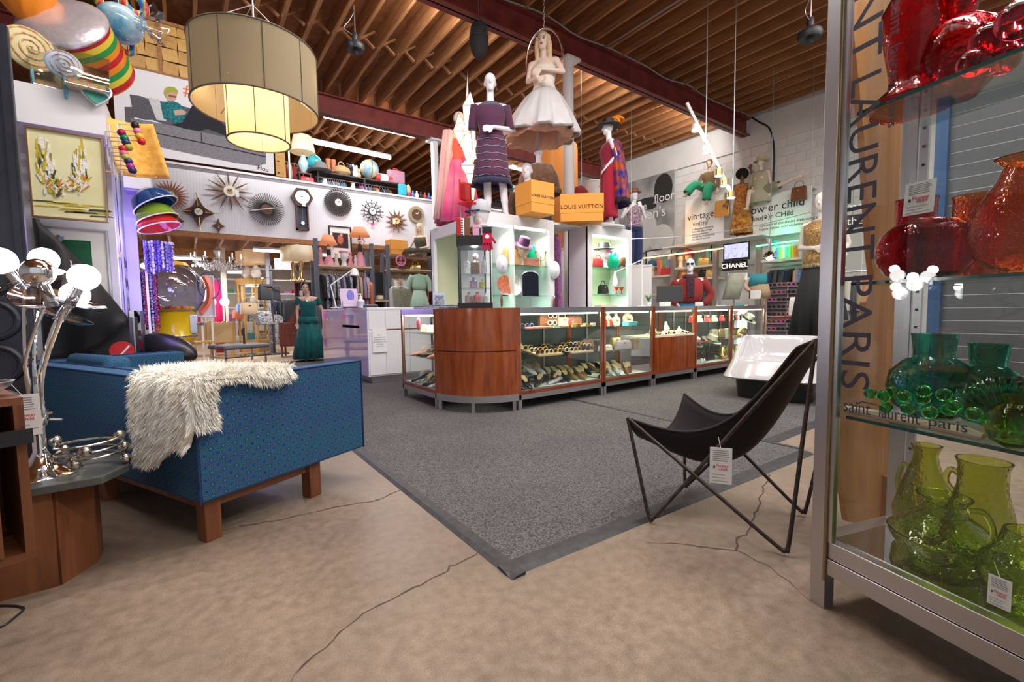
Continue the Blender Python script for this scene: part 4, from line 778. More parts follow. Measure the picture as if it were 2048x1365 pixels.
def figure(t,pose=None,mat=None,legs=True,arms=(1,1),face=0,hair=None,hairlen=.0,lips=True,voxel=.0095,feet=True,base=0):
    P=dict(PO); P.update(pose or {}); b=B(); h=V(P['head'])
    b.ell((h.x,h.y,h.z+.03),(.074,.09,.092),18,14); b.ell((h.x,h.y-.022,h.z-.04),(.056,.062,.075),16,12); b.ell((h.x,h.y-.045,h.z-.085),(.03,.03,.026))
    b.cyl((h.x,h.y-.08,h.z+.025),(h.x,h.y-.1,h.z-.022),.006,.013,8); b.ell((h.x,h.y-.096,h.z-.024),(.014,.013,.01),8,6)
    for q in(-1,1):b.ell((h.x+q*.073,h.y+.012,h.z-.005),(.011,.02,.03),8,6)
    cap(b,(0,.012,1.37),(h.x*.8,h.y+.015,h.z-.06),.052,.046)
    b.ell((0,.0,1.26),(.15,.1,.17),20,14); b.ell((0,.0,1.10),(.118,.085,.15),20,12); b.ell((0,.0,.96),(.155,.108,.13),20,12)
    for q in(-1,1):b.ell((q*.066,-.07,1.235),(.062,.06,.062),12,8); b.ell((q*.07,.05,.93),(.085,.075,.085),12,8); cap(b,(q*.05,.0,1.39),P['rs' if q<0 else 'ls'],.05,.05)
    for q,s,e,w in((-1,'rs','re','rw'),(1,'ls','le','lw')):
        if not arms[0 if q<0 else 1]:continue
        cap(b,P[s],P[e],.047,.036); cap(b,P[e],P[w],.036,.025); hd=P['rt' if q<0 else 'lt'] or(V(P[w])-V(P[e])); hand(b,P[w],hd,q)
    if legs:
        for q,a,k,n in((-1,'rh','rk','ra'),(1,'lh','lk','la')):
            cap(b,P[a],P[k],.085,.055); cap(b,P[k],P[n],.055,.036); V3=V(P[n]); cap(b,V3+(V(P[k])-V3)*.3,V3+(V(P[k])-V3)*.75,.048,.052)
            if feet:
                f=V(P['rf' if q<0 else 'lf'] or(q*.015,-1,-.18)); f=f.normalized(); cap(b,V3+V((0,.03,-.03)),V3+f*.1+V((0,0,-.03)),.033,.03); cap(b,V3+f*.1+V((0,0,-.03)),V3+f*.165+V((0,0,-.035)),.032,.02)
    else:b.cyl((0,0,.80),(0,0,.95),.15,.15,20)
    o=b.o('body',mat or mwhite,t); r=o.modifiers.new('remesh','REMESH'); r.mode='VOXEL'; r.voxel_size=voxel; r.use_smooth_shade=True; s=o.modifiers.new('smooth','SMOOTH'); s.factor=.5; s.iterations=4
    if face:
        eb=mt('painted_eye',(.04,.03,.03),.3)
        for q in(-1,1):B().ell((h.x+q*.03,h.y-.088,h.z+.012),(.014,.006,.006),10,6).o('eye',eb,o); B().tube([(h.x+q*.014,h.y-.09,h.z+.033),(h.x+q*.03,h.y-.091,h.z+.038),(h.x+q*.05,h.y-.08,h.z+.032)],.0028,5).o('eyebrow',eb,o)
        B().ell((h.x,h.y-.093,h.z-.052),(.022,.008,.0085),10,6).o('lips',mt('red_lips',(.55,.03,.05),.3),o)
    if hair:
        hb=B(); hb.ell((h.x,h.y+.018,h.z+.045),(.088,.098,.1),18,12)
        if hairlen:
            for q in(-1,1):
                hb.tube([(h.x+q*.07,h.y-.02,h.z+.07),(h.x+q*.088,h.y+.0,h.z-.04),(h.x+q*.085,h.y+.02,h.z-.12-hairlen*.5),(h.x+q*.075,h.y+.01,h.z-.1-hairlen)],[.03,.034,.036,.015],10)
            hb.loft([[(h.x+.08*cos(a)*k,h.y+.05+.04*sin(a)*k,h.z-z) for a in [2*PI*i/14 for i in range(14)]] for z,k in((-.05,1),(.1,1.1),(.1+hairlen*.6,1.0),(.1+hairlen,.6))])
        hb.o('hair',hair,o)
    return o
def shell(t,name,rings,mat,n=48,folds=0,ph=0,solid=.006,label=None):
    """cloth: elliptical rings (z, cx, cy, rx, ry, fold depth)"""
    b=B(); R=[]
    for r in rings:
        z,cx,cy,rx,ry=r[:5]; am=r[5] if len(r)>5 else 0; R.append([(cx+rx*(1+am*sin(folds*a+ph)+am*.5*sin(folds*2.3*a+1))*cos(a),cy+ry*(1+am*sin(folds*a+ph)+am*.5*sin(folds*2.3*a+1))*sin(a),z) for a in [2*PI*i/n for i in range(n)]])
    b.loft(R,False,False); return b.o(name,mat,t,solid=solid,label=label)
def sleeve(t,pts,rad,mat,name='sleeve'):b=B(); b.tube(spline(pts,4),[rad[0]+(rad[1]-rad[0])*i/(len(pts)*4-4) for i in range(len(pts)*4-3)],14,caps=False); return b.o(name,mat,t,solid=.006)
BOD=[(1.40,0,.005,.15,.07),(1.36,0,0,.185,.1),(1.27,0,-.01,.178,.135),(1.2,0,-.012,.165,.13),(1.08,0,0,.138,.105),(.98,0,0,.17,.125)]
def bod(k=1.0,top=1.40,bot=.95):return [(z,x,y,rx*k,ry*k) for z,x,y,rx,ry in BOD if bot<=z<=top]
def dxy(px,D):return at(px,620,D=D)
def stand_at(px,D,z):p=dxy(px,D); return V((p.x,p.y,z))
def fabric(name,c,c2=None,sc=25,rough=.85,**k):return mt(name,c,rough,col2=c2,scale=sc,bump=.2,bscale=120,sheen=.2,**k)
# ---- white display towers
def tower(x0,x1,y0,y1,zt,op,label,side=False,shelves=()):
    t=thing('display_tower',label,'display tower',(x0,y0,.011)); w=x1-x0; d=y1-y0; z0=.9
    B().box(0,w,0,d,0,z0).o('plinth',gloss_white,t,smooth=0)
    B().box(0,w,d-.02,d,z0,zt).o('back_panel',mt('cream_lining',(.72,.74,.5),.5),t,smooth=0)
    if side:
        for a,c in((0,.42),(d-.10,d)):B().box(0,.05,a,c,z0,zt).o('side_panel',gloss_white,t,smooth=0)
        B().box(0,.05,.42,d-.1,zt-.12,zt).o('side_header',gloss_white,t,smooth=0); B().box(.45,.47,.04,d,z0,zt).o('partition',white,t,smooth=0)
    else:B().box(0,.04,.0,d,z0,zt).o('side_panel',gloss_white,t,smooth=0)
    B().box(w-.04,w,0,d,z0,zt).o('side_panel',gloss_white,t,smooth=0)
    B().box(0,w,0,d,zt,zt+.03).o('top',gloss_white,t,smooth=0)
    B().box(0,.085,-.012,.03,z0,zt).o('stile',gloss_white,t,smooth=0); B().box(w-.085,w,-.012,.03,z0,zt).o('stile',gloss_white,t,smooth=0); B().box(.085,w-.085,-.012,.03,zt-.1,zt+.03).o('header',gloss_white,t,smooth=0)
    for z in shelves:B().box(.05,w-.05,.03,min(d-.03,.5),z,z+.01).o('shelf',pane('tower_shelf',(.7,.93,.84),1.2),t,smooth=0)
    B().box(.1,w-.1,.05,.07,zt-.12,zt-.1).o('lamp_strip',mt('tower_lamp',(1,1,.9),.5,emit=8,ecol=(1,.98,.85)),t,smooth=0)
    area('tower_light',(x0+w/2,y0+.12,zt-.15),w-.3,.06,9,(1,.97,.82)); area('tower_light',(x0+w/2,y0+.12,1.22),w-.3,.04,2.5,(1,.97,.82)); return t
tower(2.97,4.07,4.6,6.08,2.16,None,'large white display tower with a lit shelf niche, behind the counter corner',True,(1.18,1.57))
tower(4.63,5.58,4.52,4.92,2.16,None,'narrower white display tower with a green lit niche, right of the round column',False,(1.2,1.6))
tw3=thing('display_plinth','white plank bridging the two white display towers','shelf',(4.07,4.65,2.168)); B().box(0,.56,0,.5,0,.03).o('plank',white,tw3,smooth=0)
# --- A: navy and red knit dress
p=stand_at(988,5.9,2.201); t=thing('mannequin','white mannequin in a navy and crimson knit midi dress','mannequin',p,face_cam(p,4),s=1.02)
figure(t,dict(head=(0,-.01,1.66),le=(.25,.03,1.12),lw=(.02,-.17,1.07),lt=(-.8,-.3,-.25),re=(-.225,.03,1.1),rw=(-.22,-.03,.84),la=(.17,-.03,.08),lk=(.13,-.04,.49),ra=(-.05,.0,.08),rk=(-.06,-.02,.49)),mwhite)
kn=fabric('crimson_navy_knit',(.15,.01,.03),(.03,.04,.1),60); nv=fabric('navy_chiffon',(.015,.02,.06))
shell(t,'bodice',[(1.37,0,0,.19,.1)]+bod(1.03,1.36),kn,label='crimson and navy knit bodice'); shell(t,'yoke',[(1.43,0,.01,.1,.065),(1.385,0,0,.165,.092),(1.34,0,0,.194,.112)],mt('sheer_navy_yoke',(.1,.11,.16),.8),label='sheer navy yoke'); shell(t,'skirt',[(1.0,0,0,.17,.127),(.92,0,0,.185,.135),(.75,0,-.01,.2,.15,.01),(.56,0,-.01,.225,.17,.03),(.47,0,-.01,.24,.18,.04)],kn,folds=7); shell(t,'hem',[(.475,0,-.01,.242,.182,.04),(.4,0,-.01,.26,.195,.06)],nv,folds=7)
sleeve(t,[(-.185,0,1.385),(-.215,.01,1.25),(-.235,.025,1.1)],(.062,.05),kn); sleeve(t,[(.185,0,1.385),(.22,.01,1.25),(.25,.03,1.12)],(.062,.05),kn)
b=B()
for k in range(6):z=.95-k*.09; b.tube([((.188+.012*k)*cos(a),-.005+(.137+.01*k)*sin(a),z+.006*sin(a*9)) for a in [PI+PI*i/20 for i in range(21)]],.0035,5)
b.o('silver_stripe',mt('lurex_stripe',(.35,.4,.5),.5),t)
# --- B: pink gown
p=stand_at(925,6.55,2.201); t=thing('mannequin','mannequin in a draped coral to hot pink strapless gown','mannequin',p,face_cam(p,55),s=.93)
figure(t,dict(re=(-.24,.08,1.12),rw=(-.2,.1,.88)),pale)
cor=fabric('coral_silk',(.85,.16,.1)); pk=fabric('hot_pink_chiffon',(.9,.08,.28),(.95,.25,.4),3); shell(t,'bodice',[(1.3,0,-.01,.17,.13),(1.2,0,-.01,.16,.128),(1.08,0,0,.135,.103),(.98,0,0,.165,.125)],cor,label='coral bodice'); shell(t,'skirt',[(1.0,0,0,.165,.125,.01),(.8,0,0,.22,.19,.05),(.4,0,.02,.28,.26,.1),(.06,0,.04,.33,.33,.14)],pk,folds=11); B().ell((-.05,-.15,1.0),(.06,.04,.05),12,8).o('rosette',pk,t)
shell(t,'stole',[(1.42,-.1,.06,.16,.09,.05),(1.1,-.16,.1,.12,.08,.12),(.6,-.2,.14,.11,.08,.15),(.1,-.22,.18,.14,.1,.2)],mt('pale_pink_chiffon',(.9,.5,.48),.8),folds=5)
t=thing('red_chair','red moulded chair back standing behind the accordion','chair',stand_at(936,6.15,2.201),.4); b=B(); b.grid(lambda u,v:(-.13+.26*u,.04*cos(PI*(u-.5)),.30+.25*v),8,8); b.o('back',mt('red_plastic',(.65,.03,.03),.35),t,solid=.015); B().box(-.14,.14,-.28,.03,.22,.25).o('seat',MT['red_plastic'],t,bev=.01)
for q,w in((-.12,-.25),(.12,-.25),(-.12,.0),(.12,.0)):B().cyl((q,w,0),(q,w,.22),.01,n=8).o('leg',steel,t)
# --- C: lantern tower
p=stand_at(944,6.25,2.201); t=thing('paper_lantern','glowing faceted paper lantern sculpture with a tall spire','lamp',p,.3)
lm=mt('lantern_paper',(1,.75,.62),.6,emit=1.6,ecol=(1,.62,.42)); wire=mt('lantern_wire',(.08,.05,.04),.5); D0=6.25
def spike(px0,py0,px1,py1,wpx,pyw,n=4,em=lm):
    a=at(px0,py0,D=D0)-p; c=at(px1,py1,D=D0)-p; f=(pyw-py0)/(py1-py0); m=a.lerp(c,f); r=wpx*D0/FPX/2; u=V((.81,-.587,0)); w=V((.587,.81,0)); ring=[m+(u*cos(2*PI*i/n+.5)+w*sin(2*PI*i/n+.5))*r for i in range(n)]; b=B(); b.add([a,c]+ring,[(0,2+i,2+(i+1)%n) for i in range(n)]+[(1,2+(i+1)%n,2+i) for i in range(n)]); o=b.o('lantern',em,t,smooth=0); b=B()
    for q in ring:b.tube([a,q,c],.004,4)
    for i in range(n):b.tube([ring[i],ring[(i+1)%n]],.004,4)
    b.o('wire',wire,o)
spike(945,140,941,262,14,240,em=mt('lantern_tip',(.8,.75,.78),.6,emit=.35,ecol=(1,.8,.75))); spike(950,182,938,300,34,215); spike(925,228,936,300,24,252); spike(921,245,930,300,30,268); spike(945,262,946,345,48,290); spike(940,318,948,372,40,335); spike(948,318,950,420,30,350)
B().cyl((0,0,0),at(948,300,D=D0)-p,.012,n=8).o('stem',wire,t); B().lathe([(.12,0),(.12,.015),(.02,.02)],18).o('base',wire,t)
point('lantern_light',at(948,285,D=6.0),6,(1,.7,.5),.15)
# --- D: red jacket bust
p=stand_at(1058,6.5,2.201); t=thing('mannequin','white mannequin bust in a red lapelled patterned jacket','mannequin',p+V((0,0,-.86)),face_cam(p,-20)); figure(t,{'re':(-.22,.05,1.12),'le':(.22,.05,1.12),'rw':(-.2,.0,.9),'lw':(.2,.0,.9)},mwhite,legs=False,arms=(0,0)); B().cyl((0,0,.86),(0,0,.9),.16,n=20).o('stand',mwhite,t)
jk=fabric('dark_brocade',(.06,.04,.03),(.2,.13,.06),45); shell(t,'jacket',[(1.4,0,.02,.13,.07),(1.37,0,.01,.2,.11),(1.2,0,-.01,.185,.15),(.9,0,0,.19,.14)],jk); sleeve(t,[(-.19,.0,1.37),(-.24,.03,1.2),(-.25,.02,.95)],(.07,.06),jk); sleeve(t,[(.19,.0,1.37),(.24,.03,1.2),(.25,.02,.95)],(.07,.06),jk)
for q in(-1,1):B().prism([(q*.03,1.41),(q*.13,1.38),(q*.12,1.05),(q*.05,1.0)],-.165,-.15,'y').o('lapel',mt('red_satin',(.55,.02,.03),.4),t)
# --- E: fur cape, seen from behind, on a riser
rs=thing('riser','white riser box behind the round column','riser',(5.1,6.12,.011)); B().box(-.4,.4,-.22,.4,0,2.05).o('box',white,rs,smooth=0,bev=.004); B().box(-.42,.42,-.24,.42,2.05,2.075).o('top',gloss_white,rs,smooth=0)
p=V((5.08,6.12,2.09)); t=thing('mannequin','white mannequin seen from behind in a brown fur cape and blue trousers','mannequin',p,face_cam(p,175)); figure(t,{},mwhite,arms=(0,0)); fu=mt('brown_mink',(.2,.1,.055),.8,col2=(.32,.18,.1),scale=14,bump=.6,bscale=60,sheen=.6)
shell(t,'cape',[(1.43,0,.01,.11,.08),(1.38,0,.01,.24,.14,.01),(1.2,0,.01,.33,.2,.02),(.96,0,.02,.36,.23,.03),(.93,0,.02,.35,.225,.03)],fu,folds=12,solid=.03,label='brown mink cape'); shell(t,'cape_border',[(.99,0,.02,.37,.24,.01),(.95,0,.02,.385,.25,.01),(.9,0,.02,.37,.24,.01)],mt('pale_mink',(.3,.2,.14),.9,bump=.5,bscale=50),folds=9,solid=.03)
bl=fabric('bright_blue_wool',(.0,.16,.28));
for q in(-1,1):sleeve(t,[(q*.09,0,.96),(q*.1,0,.5),(q*.11,.01,.06)],(.115,.13),bl,'trouser_leg')
shell(t,'waist',[(1.1,0,0,.14,.107),(.95,0,0,.18,.14),(.85,0,0,.2,.15)],bl)
# --- F: orange pillar
p=stand_at(1117,9.3,.011); t=thing('orange_pillar','tall orange cylinder with a rounded top, behind the fur cape','pillar',p); B().lathe([(.41,0),(.41,4.2),(.4,4.3),(.36,4.34),(.0005,4.35)],40).o('drum',mt('orange_vinyl',(.85,.3,.05),.45),t); B().lathe([(.43,0),(.43,.06),(.41,.06)],40).o('plinth',white,t)
# --- G: feathered hat and sequin coat, facing left
p=stand_at(1217,6.72,2.201); pd=thing('display_disc','round white disc under the sequin coat mannequin','stand',p); B().lathe([(.24,0),(.24,.02),(.22,.028),(.0005,.028)],30).o('disc',gloss_white,pd); B().lathe([(.05,.028),(.05,.036),(.0005,.036)],16).o('pin',steel,pd)
t=thing('mannequin','white mannequin in red trousers, blue sequin coat and orange feathered hat','mannequin',p+V((0,0,.03)),face_cam(p,-75),s=.86); figure(t,dict(le=(.22,.08,1.12),lw=(.16,-.08,.95)),mwhite)
rd=fabric('crimson_crepe',(.4,.01,.04))
for q in(-1,1):sleeve(t,[(q*.085,0,1.0),(q*.1,0,.5),(q*.1,.02,.12)],(.115,.12),rd,'trouser_leg')
shell(t,'top',bod(1.03,1.36,.9)+[(.9,0,0,.17,.125)],fabric('crimson_top',(.25,.01,.04)))
sq_=mt('blue_sequins',(.01,.03,.3),.25,.5,col2=(.6,.12,.01),scale=9,bump=.8,bscale=160); shell(t,'coat',[(1.42,0,.05,.12,.08,.02),(1.36,.02,.07,.22,.12,.03),(1.1,.04,.11,.23,.13,.05),(.8,.05,.14,.25,.14,.06),(.45,.06,.16,.26,.15,.08),(.36,.06,.17,.27,.15,.08)],sq_,folds=8); shell(t,'coat_edge',[(.42,.06,.165,.27,.155,.08),(.33,.06,.17,.285,.165,.08)],mt('black_edge',(.015,.015,.02),.8),folds=8)
b=B(); b.lathe([(.1,1.68),(.2,1.675),(.2,1.69),(.105,1.7),(.1,1.78),(.0005,1.79)],24); b.o('hat',black,t); b=B()
for k in range(14):a=k*.45; b.tube(spline([(.02,.05,1.72),(.05*cos(a),.12+.03*sin(a),1.80),(.11*cos(a),.2+.07*sin(a),1.78-.02*k*.3)],4),[.02,.03,.034,.036,.036,.034,.03,.024,.01],6)
b.o('feathers',mt('orange_feathers',(.9,.3,.01),.8),t)
# --- H: hanging bride
Db=6.1; pz=at(1088,165,D=Db); t=thing('mannequin','blonde mannequin hanging on a chain in a strapless white tulle wedding gown','mannequin',V((pz.x,pz.y,pz.z-1.12)),face_cam(pz,-15)); figure(t,dict(head=(0,-.02,1.63),re=(-.22,-.02,1.16),rw=(-.04,-.2,1.1),rt=(.9,-.1,-.3),le=(.27,-.03,1.2),lw=(.03,-.2,1.2),lt=(-.9,-.15,-.2)),pale,legs=False,face=1,hair=mt('blonde_hair',(.7,.52,.3),.5,var=.15,scale=40),hairlen=.24)
lace=mt('ivory_lace',(.8,.74,.66),.8,var=.1,scale=60,bump=.4,bscale=90); tul=mt('white_tulle',(.58,.57,.58),.9,var=.05,scale=5); shell(t,'bodice',[(1.29,0,-.012,.172,.135),(1.2,0,-.01,.165,.13),(1.08,0,0,.138,.106),(.97,0,0,.18,.135)],lace,label='ivory lace bodice')
shell(t,'skirt',[(1.02,0,0,.15,.115,.0),(.9,-.01,0,.26,.23,.03),(.64,-.03,.0,.41,.37,.06),(.42,-.05,.0,.51,.46,.09),(.39,-.05,.0,.49,.44,.1)],tul,n=72,folds=9); shell(t,'underskirt',[(.9,-.02,.02,.2,.2,.03),(.45,-.04,.02,.42,.38,.08),(.36,-.12,.03,.42,.38,.12)],mt('peach_tulle',(.66,.44,.33),.9),n=72,folds=7)
B().tube([(.26*cos(a),.03,1.42+.42*sin(a)) for a in [-.45+(PI+.9)*i/24 for i in range(25)]],.018,10).o('hoop',chrome,t)
cz=5.48-(pz.z-1.12); b=B()
for k in range(int((cz-1.84)/.045)):z=1.86+k*.045; b.torus((0,.03,z),.018,.0055,8,5,'x' if k%2 else 'y',.6 if k%2 else .6,1.3)
b.o('chain',steel,t); B().lathe([(.03,0),(.07,.03),(.07,.12),(.03,.16)],16,c=(0,.03,cz-.14)).o('motor',mt('grey_motor',(.35,.36,.38),.4,.6),t)
B().box(.12,.5,-.05,.3,cz-.04,cz).o('mount_board',joistm,t,smooth=0)
# --- orange boxes
def lvbox(px,D,z,w,d,h,rz,label,ts,m,ox=0):
    p=stand_at(px,D,z); t=thing('gift_box',label,'box',p,rz,'orange gift boxes'); B().box(-w/2,w/2,-d/2,d/2,0,h*.7).o('body',m,t,smooth=0,bev=.004); B().box(-w/2-.004,w/2+.004,-d/2-.004,d/2+.004,h*.3,h).o('lid',m,t,smooth=0,bev=.004)
    text('LOUIS VUITTON',ts,mt('brown_foil',(.06,.03,.02),.5),t,(ox,-d/2-.006,h*.52),(PI/2,0,0),sp=1.1); return t
orm=mt('orange_card',(.85,.36,.06),.6)
p=stand_at(1072,5.75,2.2); lvbox(1072,5.75,2.201,.36,.33,.385,face_cam(p,38),'orange gift box set at an angle before the red jacket bust',.045,orm); lvbox(1163,6.3,2.201,.58,.3,.37,face_cam(stand_at(1163,6.3,2),4),'wide orange gift box on the plank between the white towers',.072,orm)
# --- L: red shirt mannequin behind the counter
p=stand_at(1379,8.2,.011); t=thing('mannequin','white mannequin in a rust red shirt, dark scarf, sunglasses and blue shorts','mannequin',p,face_cam(p,0),s=1.08); figure(t,dict(re=(-.33,.06,1.13),rw=(-.17,-.08,.96),rt=(.4,-.4,-.7),le=(.33,.06,1.13),lw=(.19,-.08,.96),lt=(-.5,-.4,-.7)),mwhite)
sh=fabric('rust_shirt',(.36,.035,.03)); shell(t,'shirt',[(1.44,0,.01,.09,.07),(1.4,0,0,.18,.1),(1.33,0,0,.21,.13),(1.15,0,-.01,.2,.145),(.98,0,0,.17,.13)],sh); sleeve(t,[(-.19,0,1.39),(-.33,.06,1.14),(-.19,-.07,.98)],(.075,.045),sh); sleeve(t,[(.19,0,1.39),(.33,.06,1.14),(.21,-.07,.98)],(.075,.045),sh)
shell(t,'shorts',[(1.02,0,0,.165,.125),(.9,0,0,.2,.15,.02),(.72,0,0,.23,.16,.04)],fabric('blue_taffeta',(.0,.17,.42)),folds=8); sc=fabric('dark_scarf',(.03,.02,.03),(.12,.04,.06),30); B().torus((0,-.02,1.45),.085,.035,20,8,'z',1,.85).o('scarf',sc,t); B().bx((.01,-.15,1.27),(.12,.03,.36)).o('scarf_end',sc,t,bev=.01)
B().bx((-.034,-.104,1.655),(.05,.012,.034)).o('sunglass_lens',MT['smoked_lens'],t,bev=.004); B().bx((.034,-.104,1.655),(.05,.012,.034)).o('sunglass_lens',MT['smoked_lens'],t,bev=.004)
# --- M: gold top mannequin at the right
p=stand_at(1638,5.6,.011); rs=thing('riser','black plinth under the gold top mannequin','riser',p,face_cam(p)); B().box(-.3,.3,-.3,.3,0,.58).o('box',black,rs,smooth=0,bev=.004); B().box(-.31,.31,-.31,.31,.58,.592).o('top',dark,rs,smooth=0)
p=p+V((0,0,.6)); t=thing('mannequin','ivory mannequin in a gold brocade top and long black skirt','mannequin',p,face_cam(p,-20),s=1.02); figure(t,dict(re=(-.25,.06,1.12),rw=(-.02,-.16,1.08),rt=(.9,-.2,0),le=(.26,.05,1.12),lw=(.24,-.06,.88)),ivory)
gd=mt('gold_brocade',(.2,.1,.03),.55,.3,col2=(.55,.36,.14),scale=55,bump=.3,bscale=80); shell(t,'top',[(1.42,0,.01,.1,.07),(1.37,0,0,.19,.11)]+bod(1.04,1.3)+[(.88,0,0,.185,.14)],gd); shell(t,'belt_border',[(.9,0,0,.19,.145),(.85,0,0,.2,.15)],mt('black_gold_trim',(.05,.04,.03),.5,col2=(.5,.4,.2),scale=70)); shell(t,'skirt',[(.88,0,0,.18,.135),(.5,0,0,.24,.2,.05),(.03,0,.02,.3,.26,.08)],mt('black_crepe',(.02,.02,.022),.85),folds=9)
B().ell((0,-.14,1.3),(.012,.008,.012)).o('brooch',MT['gold'],t)
# --- J: jeans mannequin against the shelf wall
p=stand_at(1268,9.6,0); t=thing('display_shelf','low white cabinet under the jeans mannequin','cabinet',V((p.x,p.y,.011)),face_cam(p)); B().box(-.35,.35,-.25,.25,0,1.86).o('body',white,t,smooth=0); B().box(-.36,.36,-.26,.26,1.86,1.9).o('top',gloss_white,t,smooth=0)
p.z=1.915; t=thing('mannequin','mannequin in a brown hat, purple zigzag top and blue jeans','mannequin',p,face_cam(p,20),s=.9); figure(t,dict(re=(-.28,.05,1.15),rw=(-.13,-.12,1.35),rt=(.5,-.2,.8),le=(.28,.05,1.15),lw=(.13,-.12,1.35),lt=(-.5,-.2,.8)),mwhite)
zz=fabric('purple_zigzag',(.1,.03,.08),(.5,.4,.45),35); shell(t,'top',[(1.4,0,0,.19,.11)]+bod(1.06,1.36)+[(.9,0,0,.19,.14)],zz); dn=fabric('dark_denim',(.015,.03,.1)); shell(t,'waist',[(1.0,0,0,.165,.125),(.82,0,0,.19,.14)],dn)
for q in(-1,1):sleeve(t,[(q*.09,0,.9),(q*.1,0,.45),(q*.1,.02,.06)],(.105,.09),dn,'trouser_leg')
B().lathe([(.09,1.69),(.16,1.7),(.16,1.71),(.1,1.715),(.09,1.8),(.0005,1.81)],20).o('hat',LEA[1],t)
# ================================================================ GARMENT RACKS (builder)
GM={}
def garment_mesh(L,mat,kind):
    k=(L,mat.name,kind)
    if k not in GM:
        b=B(); n=14; R=[]
        for z,w,d,c in((0,.03,.02,0),(-.02,.1,.035,0),(-.06,.2,.045,0),(-.13,.22,.055,0),(-.35,.19,.05,.01),(-.7*L,.2,.055,.012),(-L,.23,.06,.015)):R.append([(w*cos(2*PI*i/n),d*(1+c*20*sin(5*2*PI*i/n))*sin(2*PI*i/n),z) for i in range(n)])
        b.loft(R)
        if kind==0:
            for q in(-1,1):b.tube([(q*.18,0,-.07),(q*.25,0,-.3),(q*.25,0,-.55)],[.05,.045,.035],8)
        GM[k]=b.mesh('cloth',mat)
    return GM[k]
hk=B(); hk.tube(spline([(0,0,-.01),(0,0,.03),(.02,0,.05),(.01,0,.075),(-.015,0,.065)],3),.004,5); hk.tube([(-.17,0,-.06),(0,0,-.005),(.17,0,-.06)],.006,5); HKM=hk.mesh('hanger',mt('pale_hanger',(.65,.55,.42),.5))
def garment(p,rz,L,mat,label,group,kind=0):
    t=thing('garment',label,'garment',p,rz,group); o=bpy.data.objects.new('cloth',garment_mesh(L,mat,kind)); C.objects.link(o); o.parent=t; o=bpy.data.objects.new('hanger',HKM); C.objects.link(o); o.parent=t; return t
def rack(a,b,n,mats,where,group,Ls=(.9,),names=None,kind=0,rod=True,tw=.25,noun='garment'):
    a=V(a); b=V(b); d=b-a; rz=math.atan2(d.y,d.x)+PI/2
    if rod:t=tag(B().cyl((0,0,0),d,.012,n=8).o('clothes_rail',steel,loc=a),'steel clothes rail carrying the garments '+where,'clothes rail')
    for i in range(n):
        p=a+d*((i+.5)/n); m=mats[i%len(mats)]; cn=m.name.replace('_',' '); garment(p+V((0,0,-.072)),rz+R_(-tw,tw),Ls[i%len(Ls)],m,'%s %s %s, %s from left'%(cn,noun,where,ORD[i]),group,kind)
cl=lambda n,c,c2=None,s=20:mt(n,c,.85,col2=c2,scale=s)
CLO=dict(blk=cl('black cloth',(.015,.015,.018)),nav=cl('navy cloth',(.02,.03,.08)),gry=cl('charcoal cloth',(.07,.07,.08)),lil=cl('lilac grey cloth',(.28,.26,.4)),slv=cl('black and white cloth',(.04,.04,.05),(.5,.5,.52),30),red=cl('dark red cloth',(.3,.02,.03)),den=cl('denim cloth',(.08,.16,.32),(.2,.32,.5)),tan=cl('tan cloth',(.5,.36,.22)),cor=cl('coral cloth',(.75,.2,.12)),flo=cl('floral cloth',(.1,.1,.35),(.6,.15,.25),28),wht=cl('cream cloth',(.7,.66,.58)),grn=cl('green cloth',(.1,.3,.2)),seq=cl('silver sequin cloth',(.2,.19,.2),(.65,.62,.6),50),pnk=cl('pink cloth',(.75,.3,.35)),teal=cl('teal cloth',(.05,.3,.35)),brn=cl('brown cloth',(.16,.08,.05)))
G=lambda s:[CLO[k] for k in s.split()]
# ================================================================ CLOCK WALL
YW=11.185
def cw_(px,py):return at(px,py,Y=YW)
def mpp(px):return at(px,400,Y=YW).dot(V((AX.z,AY.z,AZ.z)))/FPX  # metres per pixel at that column
rosew=wood('rosewood',(.075,.026,.015),(.17,.065,.035),(8,8,8),.4); brass=MT['brass']; ebony=mt('ebony',(.03,.02,.018),.45); dialm=mt('cream_dial',(.85,.82,.7),.5)
def clock(px,py,label):p=cw_(px,py); return thing('wall_clock',label,'clock',p,0,'clocks on the white wall'),mpp(px)
def disc(r,y0,y1,n=24,c=(0,0)):return B().prism([(c[0]+r*cos(2*PI*i/n),c[1]+r*sin(2*PI*i/n)) for i in range(n)],y0,y1,'y')
def hands(t,r,y,m=None):
    for a,l,w in((.9,.75,.012),(2.6,.5,.016)):B().bar((0,y,0),(r*l*cos(a),y,r*l*sin(a)),w,.004,(0,1,0)).o('hand',m or ebony,t,smooth=0)
def ray_spokes(t,n,r0,r1,w0,w1,mat,y0=-.05,y1=-.03,off=0,r1b=None,tip=True,name='ray'):
    for i in range(n):
        a=2*PI*i/n+off; R1=r1 if(i%2==0 or not r1b) else r1b; c,s=cos(a),sin(a); f=lambda r,w:(r*c-w*s,r*s+w*c)
        B().prism([f(r0,-w0/2),f(r0+(R1-r0)*.25,-w1/2),f(R1,0 if tip else -w0/2),f(R1,.002 if tip else w0/2),f(r0+(R1-r0)*.25,w1/2),f(r0,w0/2)],y0,y1,'y').o(name,mat,t,smooth=0)
t,m=clock(341,392,'sunburst clock with many pointed reddish wooden rays, behind the stacked bowls'); ray_spokes(t,26,11*m,31*m,2.4*m,3.2*m,wood('teak',(.22,.06,.025),(.4,.13,.05),(8,8,8),.4)); disc(12*m,-.07,-.02).o('dial',mt('verdigris_dial',(.2,.2,.13),.5,var=.4,scale=30),t); disc(7*m,-.08,-.07).o('centre',dialm,t); hands(t,8*m,-.085)
